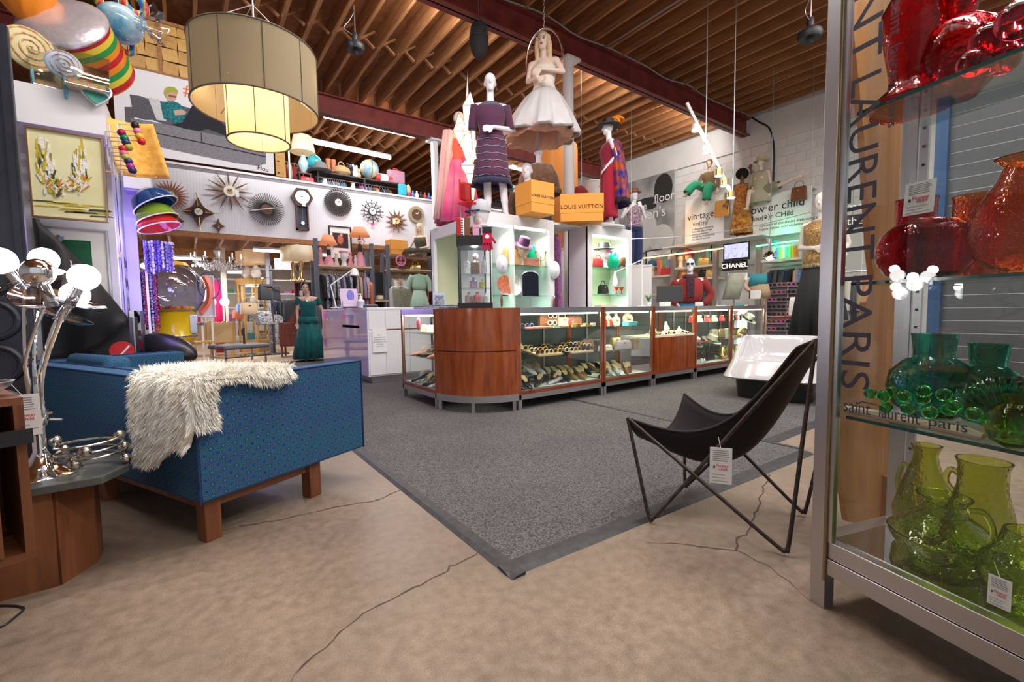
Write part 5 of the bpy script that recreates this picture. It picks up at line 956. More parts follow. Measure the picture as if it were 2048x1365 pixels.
t,m=clock(397,425,'concave four pointed star clock of dark wood with brass rods')
pts=[]; K=27*m
for k in range(4):
    a0=k*PI/2; P0,P1=(K*cos(a0),K*1.1*sin(a0)),(K*cos(a0+PI/2),K*1.1*sin(a0+PI/2))
    for j in range(8):u=j/8; x=P0[0]+(P1[0]-P0[0])*u; z=P0[1]+(P1[1]-P0[1])*u; q=1-.27*sin(PI*u); pts.append((x*q,z*q))
B().prism(pts,-.04,0,'y').o('body',rosew,t,smooth=0); B().bar((-36*m,-.05,0),(36*m,-.05,0),.012).o('rod',brass,t); B().bar((-2*m,-.05,38*m),(1.5*m,-.05,-36*m),.014).o('rod',brass,t); disc(11*m,-.07,-.04).o('rim',ebony,t); disc(7*m,-.075,-.07).o('dial',dialm,t); hands(t,9*m,-.08,brass)
for px,py,l in((356,442.5,'small dark diamond wall sconce left of the star clock'),(437,452.5,'small dark diamond wall sconce right of the star clock')):
    p=cw_(px,py); m=mpp(px); t=thing('wall_sconce',l,'sconce',p,0,'diamond sconces'); B().prism([(11*m,0),(3*m,5*m),(0,15*m),(-3*m,5*m),(-11*m,0),(-3*m,-5*m),(0,-15*m),(3*m,-5*m)],-.03,0,'y').o('plate',rosew,t,smooth=0); B().cyl((0,-.05,-4*m),(0,-.05,-1*m),.015,n=10).o('candle_cup',brass,t); B().bx((0,-.035,-4*m),(.02,.04,.01)).o('bracket',brass,t)
t,m=clock(459,384,'large twelve rayed starburst clock with a cream and brass dial'); ray_spokes(t,12,12*m,42*m,1.2*m,3.2*m,rosew,off=.05,r1b=40*m); ray_spokes(t,12,10*m,27*m,.5*m,.5*m,brass,off=.31,tip=False,name='brass_wire'); disc(10.5*m,-.07,-.02).o('dial',dialm,t); disc(5*m,-.075,-.07).o('centre',brass,t); hands(t,8*m,-.08); B().box(10*m,16*m,-.06,-.055,-10*m,4*m).o('price_tag',paper,t,smooth=0)
t,m=clock(533,420,'round fan clock of radiating dark slats with one pale hand'); disc(14*m,-.03,0).o('backplate',ebony,t)
for i in range(46):a=2*PI*i/46; c,s=cos(a),sin(a); B().bar((12*m*c,-.03,12*m*s),(32*m*c,-.05,32*m*s),.022,.01,(c*.6-s*.8,0,s*.6+c*.8)).o('slat',ebony,t,smooth=0)
B().bar((-29*m,-.08,-6*m),(14*m,-.08,4*m),2.2*m,.01,(0,1,0)).o('hand',mt('pale_hand',(.6,.55,.52),.4),t); disc(10*m,-.045,-.03).o('centre',rosew,t)
t,m=clock(602.5,397,'tall pendulum clock with a hexagonal rosewood head'); hx=[(20.5*m*cos(k*PI/3),20*m*sin(k*PI/3)) for k in range(6)]; B().prism(hx,-.12,0,'y').o('head',rosew,t,smooth=0); disc(16*m,-.122,-.118).o('recess',ebony,t); disc(13*m,-.13,-.12).o('dial',mt('silver_dial',(.7,.7,.72),.25,.8),t); hands(t,10*m,-.135)
B().box(-12*m,11*m,-.03,0,-64*m,-14*m).o('case_back',mt('slate_blue_panel',(.07,.1,.15),.6),t,smooth=0)
for x0,x1,z0,z1 in((-12,-9.5,-64,-14),(8.5,11,-64,-14),(-12,11,-64,-61)):B().box(x0*m,x1*m,-.09,0,z0*m,z1*m).o('case_rail',rosew,t,smooth=0)
B().cyl((0,-.06,-14*m),(0,-.06,-50*m),.006,n=6).o('pendulum_rod',brass,t); disc(3.2*m,-.07,-.05,16,(0,-50*m)).o('pendulum_bob',mt('silver_bob',(.8,.8,.82),.15,1),t); B().box(-.02,.06,-.14,-.138,-18*m,-12*m).o('price_tag',paper,t,smooth=0)
t,m=clock(676,406,'black gear like openwork clock with rows of square holes')
for rr in(24,20,16,12.5):B().torus((0,-.03,0),rr*m,.009,40,6,'y').o('ring',ebony,t)
for i in range(36):a=2*PI*i/36; B().bar((9*m*cos(a),-.03,9*m*sin(a)),(27*m*cos(a),-.03,27*m*sin(a)),.017,.02,(0,1,0)).o('spoke',ebony,t,smooth=0)
disc(11*m,-.045,-.01).o('hub',ebony,t); disc(7*m,-.05,-.045).o('dial',mt('silver_dial',(.7,.7,.72),.25),t); hands(t,6*m,-.055)
t,m=clock(744,423.5,'wrought iron clock with curled wires and arrow tips')
for i in range(12):
    a=2*PI*i/12+.05; c,s=cos(a),sin(a); q=B(); q.tube([(8*m*c,-.03,8*m*s),(22*m*c,-.03,22*m*s)],.008,5); q.add([(24*m*c,-.03,24*m*s),(20.5*m*c-1.6*m*s,-.03,20.5*m*s+1.6*m*c),(20.5*m*c+1.6*m*s,-.03,20.5*m*s-1.6*m*c),(20.5*m*c,-.045,20.5*m*s)],[(0,1,3),(0,3,2),(0,2,1),(1,2,3)]); q.o('arrow',ebony,t)
    a2=a+PI/12; x,z=14*m*cos(a2),14*m*sin(a2); B().tube([(x+3.4*m*cos(a2+k),-.03,z+3.4*m*sin(a2+k)) for k in [-2.2+4.4*j/10 for j in range(11)]],.007,5).o('scroll',ebony,t)
disc(8.2*m,-.05,-.01).o('rim',ebony,t); disc(6.6*m,-.055,-.05).o('dial',mt('silver_dial',(.7,.7,.72),.25),t); hands(t,6*m,-.06); B().box(-3*m,3*m,-.03,-.02,-27*m,-22.5*m).o('pink_ticket',mt('pink_ticket',(.8,.05,.25),.6),t,smooth=0)
t,m=clock(792,443,'small starburst clock with twelve pointed brown wooden rays'); ray_spokes(t,12,7*m,23.5*m,1.8*m,4.2*m,wood('mid_walnut',(.17,.07,.03),(.3,.13,.06),(8,8,8),.4),off=.2); ray_spokes(t,12,6*m,13*m,.8*m,.8*m,ebony,off=.46,tip=False,name='short_rod'); disc(6*m,-.07,-.02).o('dial',mt('gold',(.85,.6,.2),.25,1),t); B().box(-9*m,-4*m,-.08,-.075,-7*m,4*m).o('price_tag',paper,t,smooth=0); hands(t,5*m,-.085)
t,m=clock(832,430,'round brown clock with a speckled rim and green sticker'); disc(16.5*m,-.05,0,30).o('rim',mt('speckled_rim',(.25,.18,.09),.5,col2=(.55,.45,.28),scale=60),t); disc(10.5*m,-.06,-.05).o('dial',mt('chocolate_dial',(.1,.04,.02),.4),t); hands(t,8*m,-.07,brass); disc(3.2*m,-.03,-.02,16,(2*m,-22*m)).o('green_sticker',mt('green_sticker',(.02,.55,.12),.6),t); B().box(-1*m,4*m,-.03,-.02,-19*m,-15*m).o('label_card',paper,t,smooth=0)
# ================================================================ BANNER AND WOVEN SCREEN
YB=8.8; tl=at(222,125,Y=YB); rb_=at(549,352,Y=YB); bn=thing('banner','large white banner printed with a figure reclining on a grey sofa','poster',(0,YB,0))
zt,zb=tl.z,rb_.z+.03; B().box(tl.x,rb_.x,0,.02,zb,zt).o('sheet',mt('banner_white',(.82,.82,.86),.6),bn,smooth=0)
def pp(L):return [(q.x,q.z) for q in(at(x,y,Y=YB) for x,y in L)]
def pr(name,L,mat,k=1):B().prism(pp(L),-.0015*k,0,'y').o(name,mat,bn,smooth=0)
g1=mt('print_grey',(.16,.16,.19),.8,col2=(.3,.3,.33),scale=120); g2=mt('print_dark_grey',(.07,.07,.09),.8,col2=(.15,.15,.17),scale=120); g3=mt('print_light',(.55,.55,.58),.8,col2=(.75,.75,.77),scale=60); pk_=mt('print_black',(.02,.02,.03),.8)
pr('printed_sofa_back',[(300,198),(345,207),(400,222),(470,240),(524,262),(530,290),(420,272),(330,250),(305,240)],g2); pr('printed_arm',[(249,214),(266,214),(270,250),(262,272),(252,262)],g2); pr('printed_cushion',[(259,189),(280,192),(297,198),(312,240),(290,240),(268,234)],g2,2); pr('printed_pillow',[(296,195),(318,199),(326,222),(333,243),(313,240)],g3,3)
pr('printed_seat',[(261,236),(300,243),(360,255),(430,270),(500,285),(532,296),(532,328),(515,332),(470,326),(400,312),(330,297),(280,284),(262,276)],g1,2); pr('printed_seam',[(262,255),(400,284),(532,313),(532,315),(400,286),(262,257)],pk_,3); pr('printed_seam',[(402,266),(404,266),(404,284),(402,284)],pk_,3)
pr('printed_shirt',[(321,210),(330,204),(345,202),(358,207),(370,219),(378,226),(374,246),(352,249),(340,240),(327,238)],mt('print_teal',(.02,.3,.33),.8,col2=(.01,.08,.1),scale=40),4); pr('printed_face',[(331,184),(336,179),(350,180),(355,186),(352,199),(343,204),(335,201)],mt('print_skin',(.6,.4,.3),.8),5); pr('printed_hair',[(327,186),(329,178),(337,174),(349,175),(356,182),(355,188),(345,184),(334,187),(332,197)],mt('print_olive',(.4,.42,.06),.8),6); pr('printed_glasses',[(337,190),(353,193),(352,196),(338,194)],mt('print_red',(.4,.06,.05),.8),7); pr('printed_hand',[(347,222),(362,219),(373,224),(370,230),(350,231)],MT['print_skin'],6)
pr('printed_trousers',[(344,249),(365,245),(384,212),(396,209),(408,222),(418,236),(432,236),(450,252),(468,272),(452,272),(432,264),(415,258),(400,262),(370,258)],pk_,5)
q=at(383,184,Y=YB); text('#I',.26,mt('print_orange',(.85,.2,.04),.7),bn,(q.x,-.004,q.z),(PI/2,0,0)); q=at(526,338,Y=YB); text('Flou',.1,pk_,bn,(q.x,-.004,q.z),(PI/2,.1,0));
B().box(tl.x,rb_.x,-.01,.03,zt,zt+.03).o('batten',joistm,bn,smooth=0)
for q in(tl.x+.2,rb_.x-.2):B().cyl((q,.01,zt),(q,.01,5.5),.005,n=6).o('hanging_wire',steel,bn)
wov=[wood('birch_slat',(.6,.33,.08),(.72,.44,.14),(4,4,4),.5),wood('birch_slat_dark',(.5,.26,.06),(.62,.35,.1),(4,4,4),.5)]; ws=thing('woven_screen','golden woven plywood screen above the banner','screen',(0,YB+.06,0)); x0,x1,z0,z1=at(214,30,Y=YB).x,at(400,60,Y=YB).x,zt+.04,5.49
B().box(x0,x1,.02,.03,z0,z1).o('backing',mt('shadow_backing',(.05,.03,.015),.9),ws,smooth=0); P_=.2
sm=[B().box(-.097,.097,-.006,.006,-.092,.092).mesh('slat',w,False) for w in wov]; nx,nz=int((x1-x0)/P_),int((z1-z0)/P_)+1
for i in range(nx):
    for j in range(nz):
        o=bpy.data.objects.new('slat',sm[(i+j)%2]); C.objects.link(o); o.parent=ws; o.location=(x0+.1+P_*i,.005*((i+j)%2),min(z1-.095,z0+.1+P_*j)); o.rotation_euler=(0,.06 if(i+j)%2 else -.06,0)
for q in(x0-.04,(x0+x1)/2,x1):B().box(q,q+.05,-.03,.03,z0,z1).o('frame_post',joistm,ws,smooth=0)
B().box(x0,x1,-.03,.03,z1-.05,z1).o('frame_rail',joistm,ws,smooth=0)
a,c=at(550,352,Y=YB),at(567,300,Y=YB); pst=thing('slotted_post','golden slotted plywood post at the right end of the banner','post',(a.x+.02,YB,0)); B().box(0,c.x-a.x,0,.03,a.z,5.5).o('board',wov[0],pst,smooth=0)
for k in range(7):B().box(.02,.06,-.003,0,a.z+.05+k*.2,a.z+.07+k*.2).o('slot',black,pst,smooth=0)
# ================================================================ PENDANT DRUM LAMP
pc=at(514,190,D=3.2); pl_=thing('pendant_lamp','huge two tier drum pendant lamp of taupe cloth with a lit inner drum','lamp',(pc.x,pc.y,2.235))
def cloth_lamp(name,c,emit,tw=.5):
    m=mt(name,c,.9,emit=emit,ecol=(1,.62,.25)); N,L=nt(m); p=N['Principled BSDF']; t=N.new('ShaderNodeBsdfTranslucent'); t.inputs[0].default_value=(*c,1); mx=N.new('ShaderNodeMixShader'); mx.inputs[0].default_value=tw; L.new(p.outputs[0],mx.inputs[1]); L.new(t.outputs[0],mx.inputs[2]); L.new(mx.outputs[0],N['Material Output'].inputs[0]); return m
tau=cloth_lamp('taupe_shade',(.34,.285,.18),0,.12); crm=cloth_lamp('cream_shade',(.88,.7,.45),.22,.4)
def drum(r,z0,z1,m,name,seams):
    b=B(); n=64; b.loft([[(r*cos(2*PI*i/n),r*sin(2*PI*i/n),z) for i in range(n)] for z in(z0,z1)],False,False); o=b.o(name,m,pl_); sm_=mt('seam_thread',(.12,.1,.07),.8)
    for z in(z0,z1):B().torus((0,0,z),r,.006,64,6).o('rim',sm_,o)
    for k in range(seams):a=2*PI*k/seams+.3; B().cyl(((r+.002)*cos(a),(r+.002)*sin(a),z0),((r+.002)*cos(a),(r+.002)*sin(a),z1),.003,n=5).o('seam',sm_,o)
drum(.40,.22,.64,tau,'outer_drum',10); drum(.2,.0,.45,crm,'inner_drum',6); drum(.2,.62,.72,crm,'top_drum',6)
for k in range(3):a=2*PI*k/3; B().bar((.2*cos(a),.2*sin(a),.42),(.4*cos(a),.4*sin(a),.28),.006).o('spider_arm',steel,pl_)
for k in range(3):
    a=2*PI*k/3+1; B().ell((.1*cos(a),.1*sin(a),.3),.035).o('bulb',mt('warm_bulb',(1,.85,.6),.3,emit=12,ecol=(1,.7,.35)),pl_)
    B().bar((.1*cos(a),.1*sin(a),.33),(.0,.0,.5),.012).o('bulb_arm',steel,pl_)
B().cyl((0,0,.3),(0,0,3.22),.008,n=8).o('stem',steel,pl_); B().lathe([(.05,3.18),(.05,3.23),(.0005,3.23)],16).o('canopy',steel,pl_)
for k in range(3):a=2*PI*k/3; B().cyl((.0,.0,.95),(.4*cos(a),.4*sin(a),.64),.003,n=5).o('stay_wire',steel,pl_)
point('pendant_light',V((pc.x,pc.y,2.27))+V((0,0,.2)),9,(1,.72,.4),.12)
point('pendant_upper_light',V((pc.x+.3,pc.y-.12,2.68)),2.5,(1,.72,.4),.05); point('pendant_upper_light',V((pc.x-.3,pc.y+.12,2.68)),2.5,(1,.72,.4),.05)
# ================================================================ MEZZANINE GOODS
YM=11.75
def mz_(px,py):return at(px,py,Y=YM)
def mm(px):return at(px,400,Y=YM).dot(V((AX.z,AY.z,AZ.z)))/FPX
a,c=mz_(631,344),mz_(806,372); zs=(a.z+c.z)/2; rk=thing('mezzanine_rack','long low black rack on the mezzanine holding jeans and curios','rack',(a.x,YM,3.06)); Lr=c.x-a.x; B().box(0,Lr,-.15,.2,zs-3.06-.03,zs-3.06).o('top_shelf',black,rk,smooth=0)
for q in(0,Lr*.5,Lr-.04):
    for w in(-.15,.17):B().box(q,q+.04,w,w+.04,0,zs-3.09).o('post',black,rk,smooth=0)
B().cyl((0,.02,zs-3.16),(Lr,.02,zs-3.16),.012,n=8).o('rail',steel,rk)
ZR=zs
rack((a.x+.1,YM+.02,ZR-.1),(mz_(690,350).x,YM+.02,ZR-.1),13,G('den nav den lil den blk tan den slv nav den teal brn'),'on the mezzanine rack at its left','jeans on the mezzanine rack',(.7,.8),rod=False,kind=1); rack((mz_(718,380).x,YM+.02,ZR-.1),(mz_(780,400).x,YM+.02,ZR-.1),11,G('flo lil nav den brn cor tan blk den gry brn'),'on the mezzanine rack at its right','clothes on the mezzanine rack',(.55,.65),rod=False,kind=1)
def mz(px):return V((mz_(px,400).x,YM,ZR+.002))
t=thing('table_lamp','table lamp with white shade and pale blue glass base on the mezzanine','lamp',mz(610)+V((0,0,-.1)),s=1.0); B().lathe([(.09,0),(.1,.02),(.05,.05),(.1,.16),(.12,.25),(.08,.34),(.05,.4),(.06,.44)],20).o('base',mt('pale_blue_glass',(.45,.62,.66),.2),t); B().cyl((0,0,.44),(0,0,.6),.012,n=8).o('neck',brass,t); B().lathe([(.28,.5),(.2,.88)],28).o('shade',cloth_lamp('white_shade',(.9,.88,.8),.25),t,solid=.004)
st=thing('lamp_stool','dark stool carrying the white shaded lamp on the mezzanine','stool',mz(610)+V((0,0,-.1-(ZR+.002-.1-3.06)))); B().box(-.15,.15,-.15,.15,ZR-.1-3.06-.03,ZR-.1-3.06).o('seat',dark,st,smooth=0)
for q in(-.12,.12):
    for w in(-.12,.12):B().cyl((q,w,0),(q,w,ZR-.19-3.0),.015,n=8).o('leg',dark,st)
def globe(px,r,label,m):t=thing('globe',label,'globe',mz(px)); B().ell((0,0,r+.05),r,22,16).o('sphere',m,t); B().lathe([(r*.45,0),(r*.4,.02),(.02,.05),(.02,.06)],16).o('stand',brass,t); B().torus((0,0,r+.05),r*1.06,.008,30,6,'x').o('meridian',brass,t)
gm1=mt('globe_blue',(.08,.33,.55),.4,col2=(.75,.65,.4),scale=4.5); globe(632,.17,'turquoise globe behind the grey cowboy hat',mt('globe_turquoise',(.03,.4,.5),.4)); globe(741,.235,'large blue world globe on the mezzanine rack',gm1)
hat(mz(640)+V((0,-.1,.0)),.5,mt('grey_felt',(.2,.2,.2),.9),'grey felt cowboy hat on the mezzanine rack',.26,crown=.2)
for i,px in enumerate((660,670)):
    t=thing('cowboy_boot',('left','right')[i]+' tan leather cowboy boot on the mezzanine rack','boot',mz(px),.4+i*.2,'cowboy boots'); b=B(); b.tube([(0,0,.03),(0,0,.12),(0,.01,.25),(0,.01,.36)],[.05,.05,.055,.065],12); b.ell((0,-.08,.045),(.045,.12,.045)); b.box(-.035,.035,.02,.08,0,.03); b.o('leather',mt('russet_leather',(.45,.16,.07),.5),t); B().tube([(-.04,-.01,.3),(0,-.07,.24),(.04,-.01,.3)],.006,5).o('stitching',MT['tan_leather'],t)
t=thing('wicker_basket','round wicker handbag on the mezzanine rack','basket',mz(685)); B().lathe([(.16,0),(.22,.06),(.2,.17),(.08,.24),(.04,.25)],24).o('body',mt('wicker',(.5,.32,.15),.8,bump=.8,bscale=90),t); B().torus((0,0,.27),.07,.012,16,6,'y').o('handle',MT['wicker'],t)
vase(mz(650)+V((0,-.05,0)),[(.05,0),(.08,.08),(.06,.17),(.03,.22)],mt('lime_ceramic',(.35,.55,.25),.3),'lime green vase beside the cowboy hat',name='vase')
def plush(px,m,label,s=1):t=thing('plush_toy',label,'toy',mz(px),.3,s=s); B().ell((0,0,.1),(.08,.07,.1)).o('body',m,t); B().ell((0,-.01,.24),.065).o('head',m,t); B().ell((-.05,0,.3),.03).o('ear',m,t); B().ell((.05,0,.3),.03).o('ear',m,t)
plush(702,black,'black plush toy on the mezzanine rack'); plush(712,MT['white_card'],'white plush toy on the mezzanine rack'); plush(719,MT['tan_leather'],'small tan plush toy next to the large globe',.8)
t=thing('duffel_bag','red and white rolled bag on the mezzanine rack','bag',mz(768)); B().cyl((-.22,0,.11),(.22,0,.11),.11,n=20).o('body',mt('red_vinyl',(.7,.05,.04),.4),t); B().cyl((-.1,0,.11),(.1,0,.11),.113,n=20).o('band',white,t)
t=thing('suitcase','blue floral hard suitcase at the right end of the mezzanine rack','suitcase',mz(793)); B().box(-.23,.23,-.1,.1,0,.36).o('shell',mt('blue_floral',(.25,.3,.42),.5,col2=(.65,.15,.2),scale=12),t,bev=.04); B().tube([(-.08,0,.36),(-.06,0,.41),(.06,0,.41),(.08,0,.36)],.014,6).o('handle',MT['red_vinyl'],t)
rack(at(566,322,Y=12.1),at(622,336,Y=12.1),9,G('red tan red brn red blk brn gry blk'),'at the left end of the mezzanine','dark red clothes on the mezzanine',(.9,1.0))
b=thing('rack_post','galvanised post at the left end of the mezzanine','post',V((at(579,340,Y=11.6).x,11.6,3.06))); B().cyl((0,0,0),(0,0,2.4),.025,n=10).o('post',steel,b); B().lathe([(.06,0),(.06,.01),(.03,.015)],14).o('foot',steel,b)
bag(V((mz_(610,350).x,11.55,4.03)),0,.3,.2,.12,LEA[8],'red handbag on the mezzanine rail below the white lamp')
for i,(px,m,l) in enumerate(((652,LEA[3],'white sculpted hand on the mezzanine rail, left one'),(708,LEA[3],'white sculpted hand on the mezzanine rail, right one'))):vase(V((cw_(px,380).x,11.25,4.02)),[(.04,0),(.06,.05),(.03,.1),(.05,.14)],m,l,'white hands on the rail','sculpted_hand','figurine',12)
for i in range(9):px=820+i*8; vase(V((cw_(px,400).x,11.25,4.02)),[(.025,0),(.05,.03),(.05,.1),(.02,.15),(.025,.19)],mt(('red_glaze','blue_glaze','white_glaze','black_glaze')[i%4],((.5,.05,.05),(.08,.15,.4),(.8,.8,.78),(.02,.02,.02))[i%4],.3),('red','blue','white','black')[i%4]+' bottle on the mezzanine rail by the far column, %s in the row'%ORD[i],'bottles on the mezzanine rail','bottle','bottle',12)
t=thing('backpack','turquoise backpack at the right end of the mezzanine rail','backpack',V((cw_(808,400).x,11.28,4.02))); B().box(-.11,.11,-.07,.07,0,.32).o('body',mt('turquoise_nylon',(.03,.4,.55),.6),t,bev=.04); B().box(-.08,.08,-.1,-.07,.03,.15).o('pocket',MT['turquoise_nylon'],t,bev=.02); B().ell((.17,0,.17),(.07,.06,.17)).o('rolled_mat',MT['tan_leather'],t)
# ceiling speakers, hanging heater
def speaker(px,py,D,label,s=1):
    p=at(px,py,D=D); t=thing('ceiling_speaker',label,'speaker',p,0,'black ceiling speakers',s=s); B().lathe([(.0005,-.1),(.03,-.1),(.05,-.05),(.12,-.05),(.14,0),(.13,.04),(.06,.08),(.035,.1),(.045,.15),(.035,.2),(.0005,.2)],22).o('horn',black,t); B().cyl((0,0,.2),(0,0,(5.5-p.z)/s),.01,n=6).o('stem',steel,t); B().tube(spline([(-.03,0,.17),(-.16,0,.22),(-.08,0,.35),(0,0,.5)],4),.006,5).o('wire',pipe,t); return t
speaker(711,95,6.6,'black horn speaker hung from the joists near the drum pendant'); speaker(1620,70,5.6,'black horn speaker hung from the joists beside the glass cabinet'); speaker(892,345,13,'small dark speaker behind the pink gown',1.5)
p=at(958,82,D=6.3); t=thing('hanging_lantern','dark grey ribbed egg shaped lantern hung by a cord from the beam','lantern',p); b=B(); b.lathe([(.06,.24),(.09,.22),(.11,.16),(.13,.06),(.135,0)],26); b.lathe([(.135,0),(.12,-.1),(.09,-.19),(.05,-.23),(.0005,-.235)],26); b.o('body',mt('charcoal_felt',(.035,.037,.04),.8),t)
for k in range(5):B().torus((0,0,.04+k*.035),.131-.006*k,.008,26,6).o('rib',dark,t)
B().cyl((0,0,.24),(0,0,5.48-p.z),.005,n=6).o('cord',pipe,t)
# ================================================================ LEFT SIDE
YL=5.35
def lf(px,py,Y=YL):return at(px,py,Y=Y)
def lm_(px,Y=YL):return at(px,500,Y=Y).dot(V((AX.z,AY.z,AZ.z)))/FPX
zl=lf(100,205).z; xr=lf(226,400).x
pw=structure(B().box(-5.9,xr,YL,YL+.1,0,zl).o('wall_partition',mt('partition_white',(.72,.73,.78),.6),smooth=0)); B().box(-5.9,xr+.02,YL-.35,YL+.45,zl-.3,zl).o('ledge',mt('ledge_white',(.8,.8,.84),.5),pw,smooth=0)
def quadframe(px0,py0,px1,py1,Y,label,cat,name,fw,fm,pm,mat_in=None,mw=0):
    a,c=at(px0,py0,Y=Y),at(px1,py1,Y=Y); w,h=c.x-a.x,a.z-c.z; t=thing(name,label,cat,(a.x,Y,c.z)); B().box(0,w,-.02,0,0,h).o('canvas',pm,t,smooth=0)
    for x0,x1,z0,z1 in((0,w,0,fw),(0,w,h-fw,h),(0,fw,fw,h-fw),(w-fw,w,fw,h-fw)):B().box(x0,x1,-.035,0,z0,z1).o('frame_bar',fm,t,smooth=0)
    return t,w,h
copper=mt('copper_frame',(.5,.3,.18),.3,.8); yel=mt('pale_yellow_paint',(.72,.68,.36),.6,col2=(.8,.78,.5),scale=3)
t,w,h=quadframe(50,253,219,447,YL-.36,'abstract yellow painting of two sailing boats in a thin copper frame','painting','painting',.012,copper,yel)
pm=[mt('paint_white',(.8,.8,.78),.5,bump=.5,bscale=60),mt('paint_olive',(.28,.25,.03),.5,bump=.5),mt('paint_ochre',(.6,.45,.03),.5,bump=.5),mt('paint_orange',(.7,.22,.03),.5),mt('paint_dark',(.06,.07,.03),.5)]; random.seed(3)
for bx_,top,s_ in((.20,.80,1),(.68,.78,.85)):
    for k in range(80):
        u=(k/79)**.8; x=w*(bx_+R_(-.07,.07)*s_*(1+.9*u)+(.10*u*u if bx_<.5 else -.14*u**3)); z=h*(top-.55*u*s_+R_(-.02,.02)); L_=h*R_(.07,.17)*(1-.4*u); d=R_(-.12,.12)+(0 if u<.65 else R_(-.9,1.3)); m=pm[random.choice((0,0,0,1,2,2,4 if u>.3 else 2,3 if u>.6 else 0))]; wd=R_(.004,.012)
        B().prism([(x-wd,z),(x+wd,z+.004),(x+wd*.4+d*L_,z+L_),(x-wd*.5+d*L_,z+L_*.97)],-.023-.0001*k,-.02,'y').o('brush_stroke',m,t,smooth=0)
for k in range(14):x=w*R_(.08,.9); z=h*R_(.05,.2); B().prism([(x-.07,z),(x+.08,z+.004),(x+.06,z+.014),(x-.06,z+.01)],-.023,-.02,'y').o('brush_stroke',pm[random.choice((1,2,2,4))],t,smooth=0)
t,w,h=quadframe(72,452,228,625,YL-.02,'framed print with a dark green field in a wide white mount','framed print','framed_print',.014,steel,paper); B().box(w*.24,w*.74,-.022,-.02,h*.4,h*.86).o('printed_field',mt('dark_green_ink',(.01,.12,.05),.6),t,smooth=0)
B().tube([(w*.12,-.024,h*.55),(w*.22,-.024,h*.75),(w*.33,-.024,h*.9)],.025,6).o('printed_streak',mt('grey_green_ink',(.25,.33,.36),.6),t)
# folding screen
lac=mt('blue_black_lacquer',(.022,.024,.035),.35,var=.3,scale=5); sp=at(60,560,Y=4.05); fs=thing('folding_screen','tall dark lacquered folding screen with carved scrolls at the left edge','screen',(sp.x,4.05,0))
for k,(x0,x1,a,zz) in enumerate(((-.34,0,-.35,2.75),(-.75,-.33,.25,3.3),(-1.2,-.74,-.2,3.3))):
    o=B().box(x0,x1,-.02,.02,0,zz).o('leaf',lac,fs,smooth=0,bev=.004); o.rotation_euler=(0,0,0); o.location=(0,.03*k,0)
    for q in(x0+.015,x1-.045):B().box(q,q+.03,-.034,-.02,0,zz).o('stile',lac,o,smooth=0)
    for j in range(4):B().torus(((x0+x1)/2,-.03,.45+j*.27),.11,.02,22,8,'y').o('carved_scroll',lac,o)
# black fabric
YF=4.75; P4=[at(70,436,Y=YF),at(256,636,Y=YF),at(252,648,Y=YF),at(96,726,Y=YF)]; bf_=thing('black_banner','slack black fabric flag stretched diagonally behind the sofa','flag',(0,0,0)); blk=mt('black_nylon',(.02,.021,.026),.6,bump=.15,bscale=8)
def flag(u,v):a=P4[0].lerp(P4[1],u); c=P4[3].lerp(P4[2],u); p=a.lerp(c,v); return p+V((0,-.12*sin(PI*u)*sin(PI*v)+.02*sin(u*14+v*5),-.10*sin(PI*u)*(v-.4)))
B().grid(flag,22,16).o('cloth',blk,bf_,solid=.008); B().tube([flag(0,j/10)+V((0,.02,0)) for j in range(11)],.02,8).o('pole',dark,bf_); B().cyl((P4[3].x,P4[3].y+.02,P4[3].z),(P4[3].x,P4[3].y+.02,0),.02,n=8).o('pole_foot',dark,bf_)
q=flag(.42,.12); text('Xo',.09,mt('print_white',(.8,.8,.8),.6),bf_,q+V((0,-.02,0)),(PI/2,.6,0))
q=at(246,652,Y=4.6);
# shelf unit with acrylic trays and steel doors
YS=5.7; a,c=at(226,300,Y=YS),at(252,640,Y=YS); us=thing('tray_shelf','tall grey shelf with clear acrylic trays between the paintings and the purple panel','shelf',(a.x,YS,0)); w=c.x-a.x; gsh=mt('grey_shelf',(.42,.43,.5),.5); B().box(0,w,.25,.27,.0,2.6).o('back_panel',gsh,us,smooth=0); B().box(w-.02,w,0,.27,0,2.6).o('side_panel',gsh,us,smooth=0); B().box(0,.02,0,.27,0,2.6).o('side_panel',gsh,us,smooth=0)
for k,py in enumerate((520,560,595,620)):z=at(238,py,Y=YS).z; o=B().prism([(0,0),(.22,.03),(.22,.06),(0,.13)],.02,w-.02,'x').o('acrylic_tray',pane('acrylic',(.86,.8,.84),1.5),us,smooth=0); o.location=(0,.02,z-.08); B().box(.02,w-.02,.2,.25,-.01,.1).o('tray_contents',mt(('beige_cards','pink_cards')[k%2],((.6,.5,.45),(.6,.4,.45))[k%2],.7),o,smooth=0)
t,_,_=quadframe(229,504,243,516,YS-.01,'small yellow card above the acrylic trays','sign','shelf_card',.004,mt('yellow_card',(.75,.65,.15),.6),paper)
pu=thing('white_column_panel','white panel washed in violet light beside the bead strings','panel',(at(247,500,Y=6.0).x,6.0,0)); w=at(276,500,Y=6.0).x-at(247,500,Y=6.0).x; B().box(0,w,0,.06,0,at(262,365,Y=6).z).o('board',mt('violet_lit_white',(.66,.64,.82),.5),pu,smooth=0); B().box(-.02,0,-.05,.06,0,at(262,365,Y=6).z).o('edge',steel,pu,smooth=0)  # violet light put into the white board's colour
a,c=at(250,352,Y=6.05),at(305,392,Y=6.05); t=thing('white_box','white box shelf mounted high beside the sunburst clock','box',(a.x,6.05,c.z)); B().box(0,c.x-a.x,-.25,.3,0,a.z-c.z).o('body',mt('box_white',(.8,.81,.86),.5),t,smooth=0,bev=.005); B().box(.01,c.x-a.x-.01,-.24,.29,-.02,0).o('underside',mt('violet_board',(.4,.3,.7),.5),t,smooth=0)
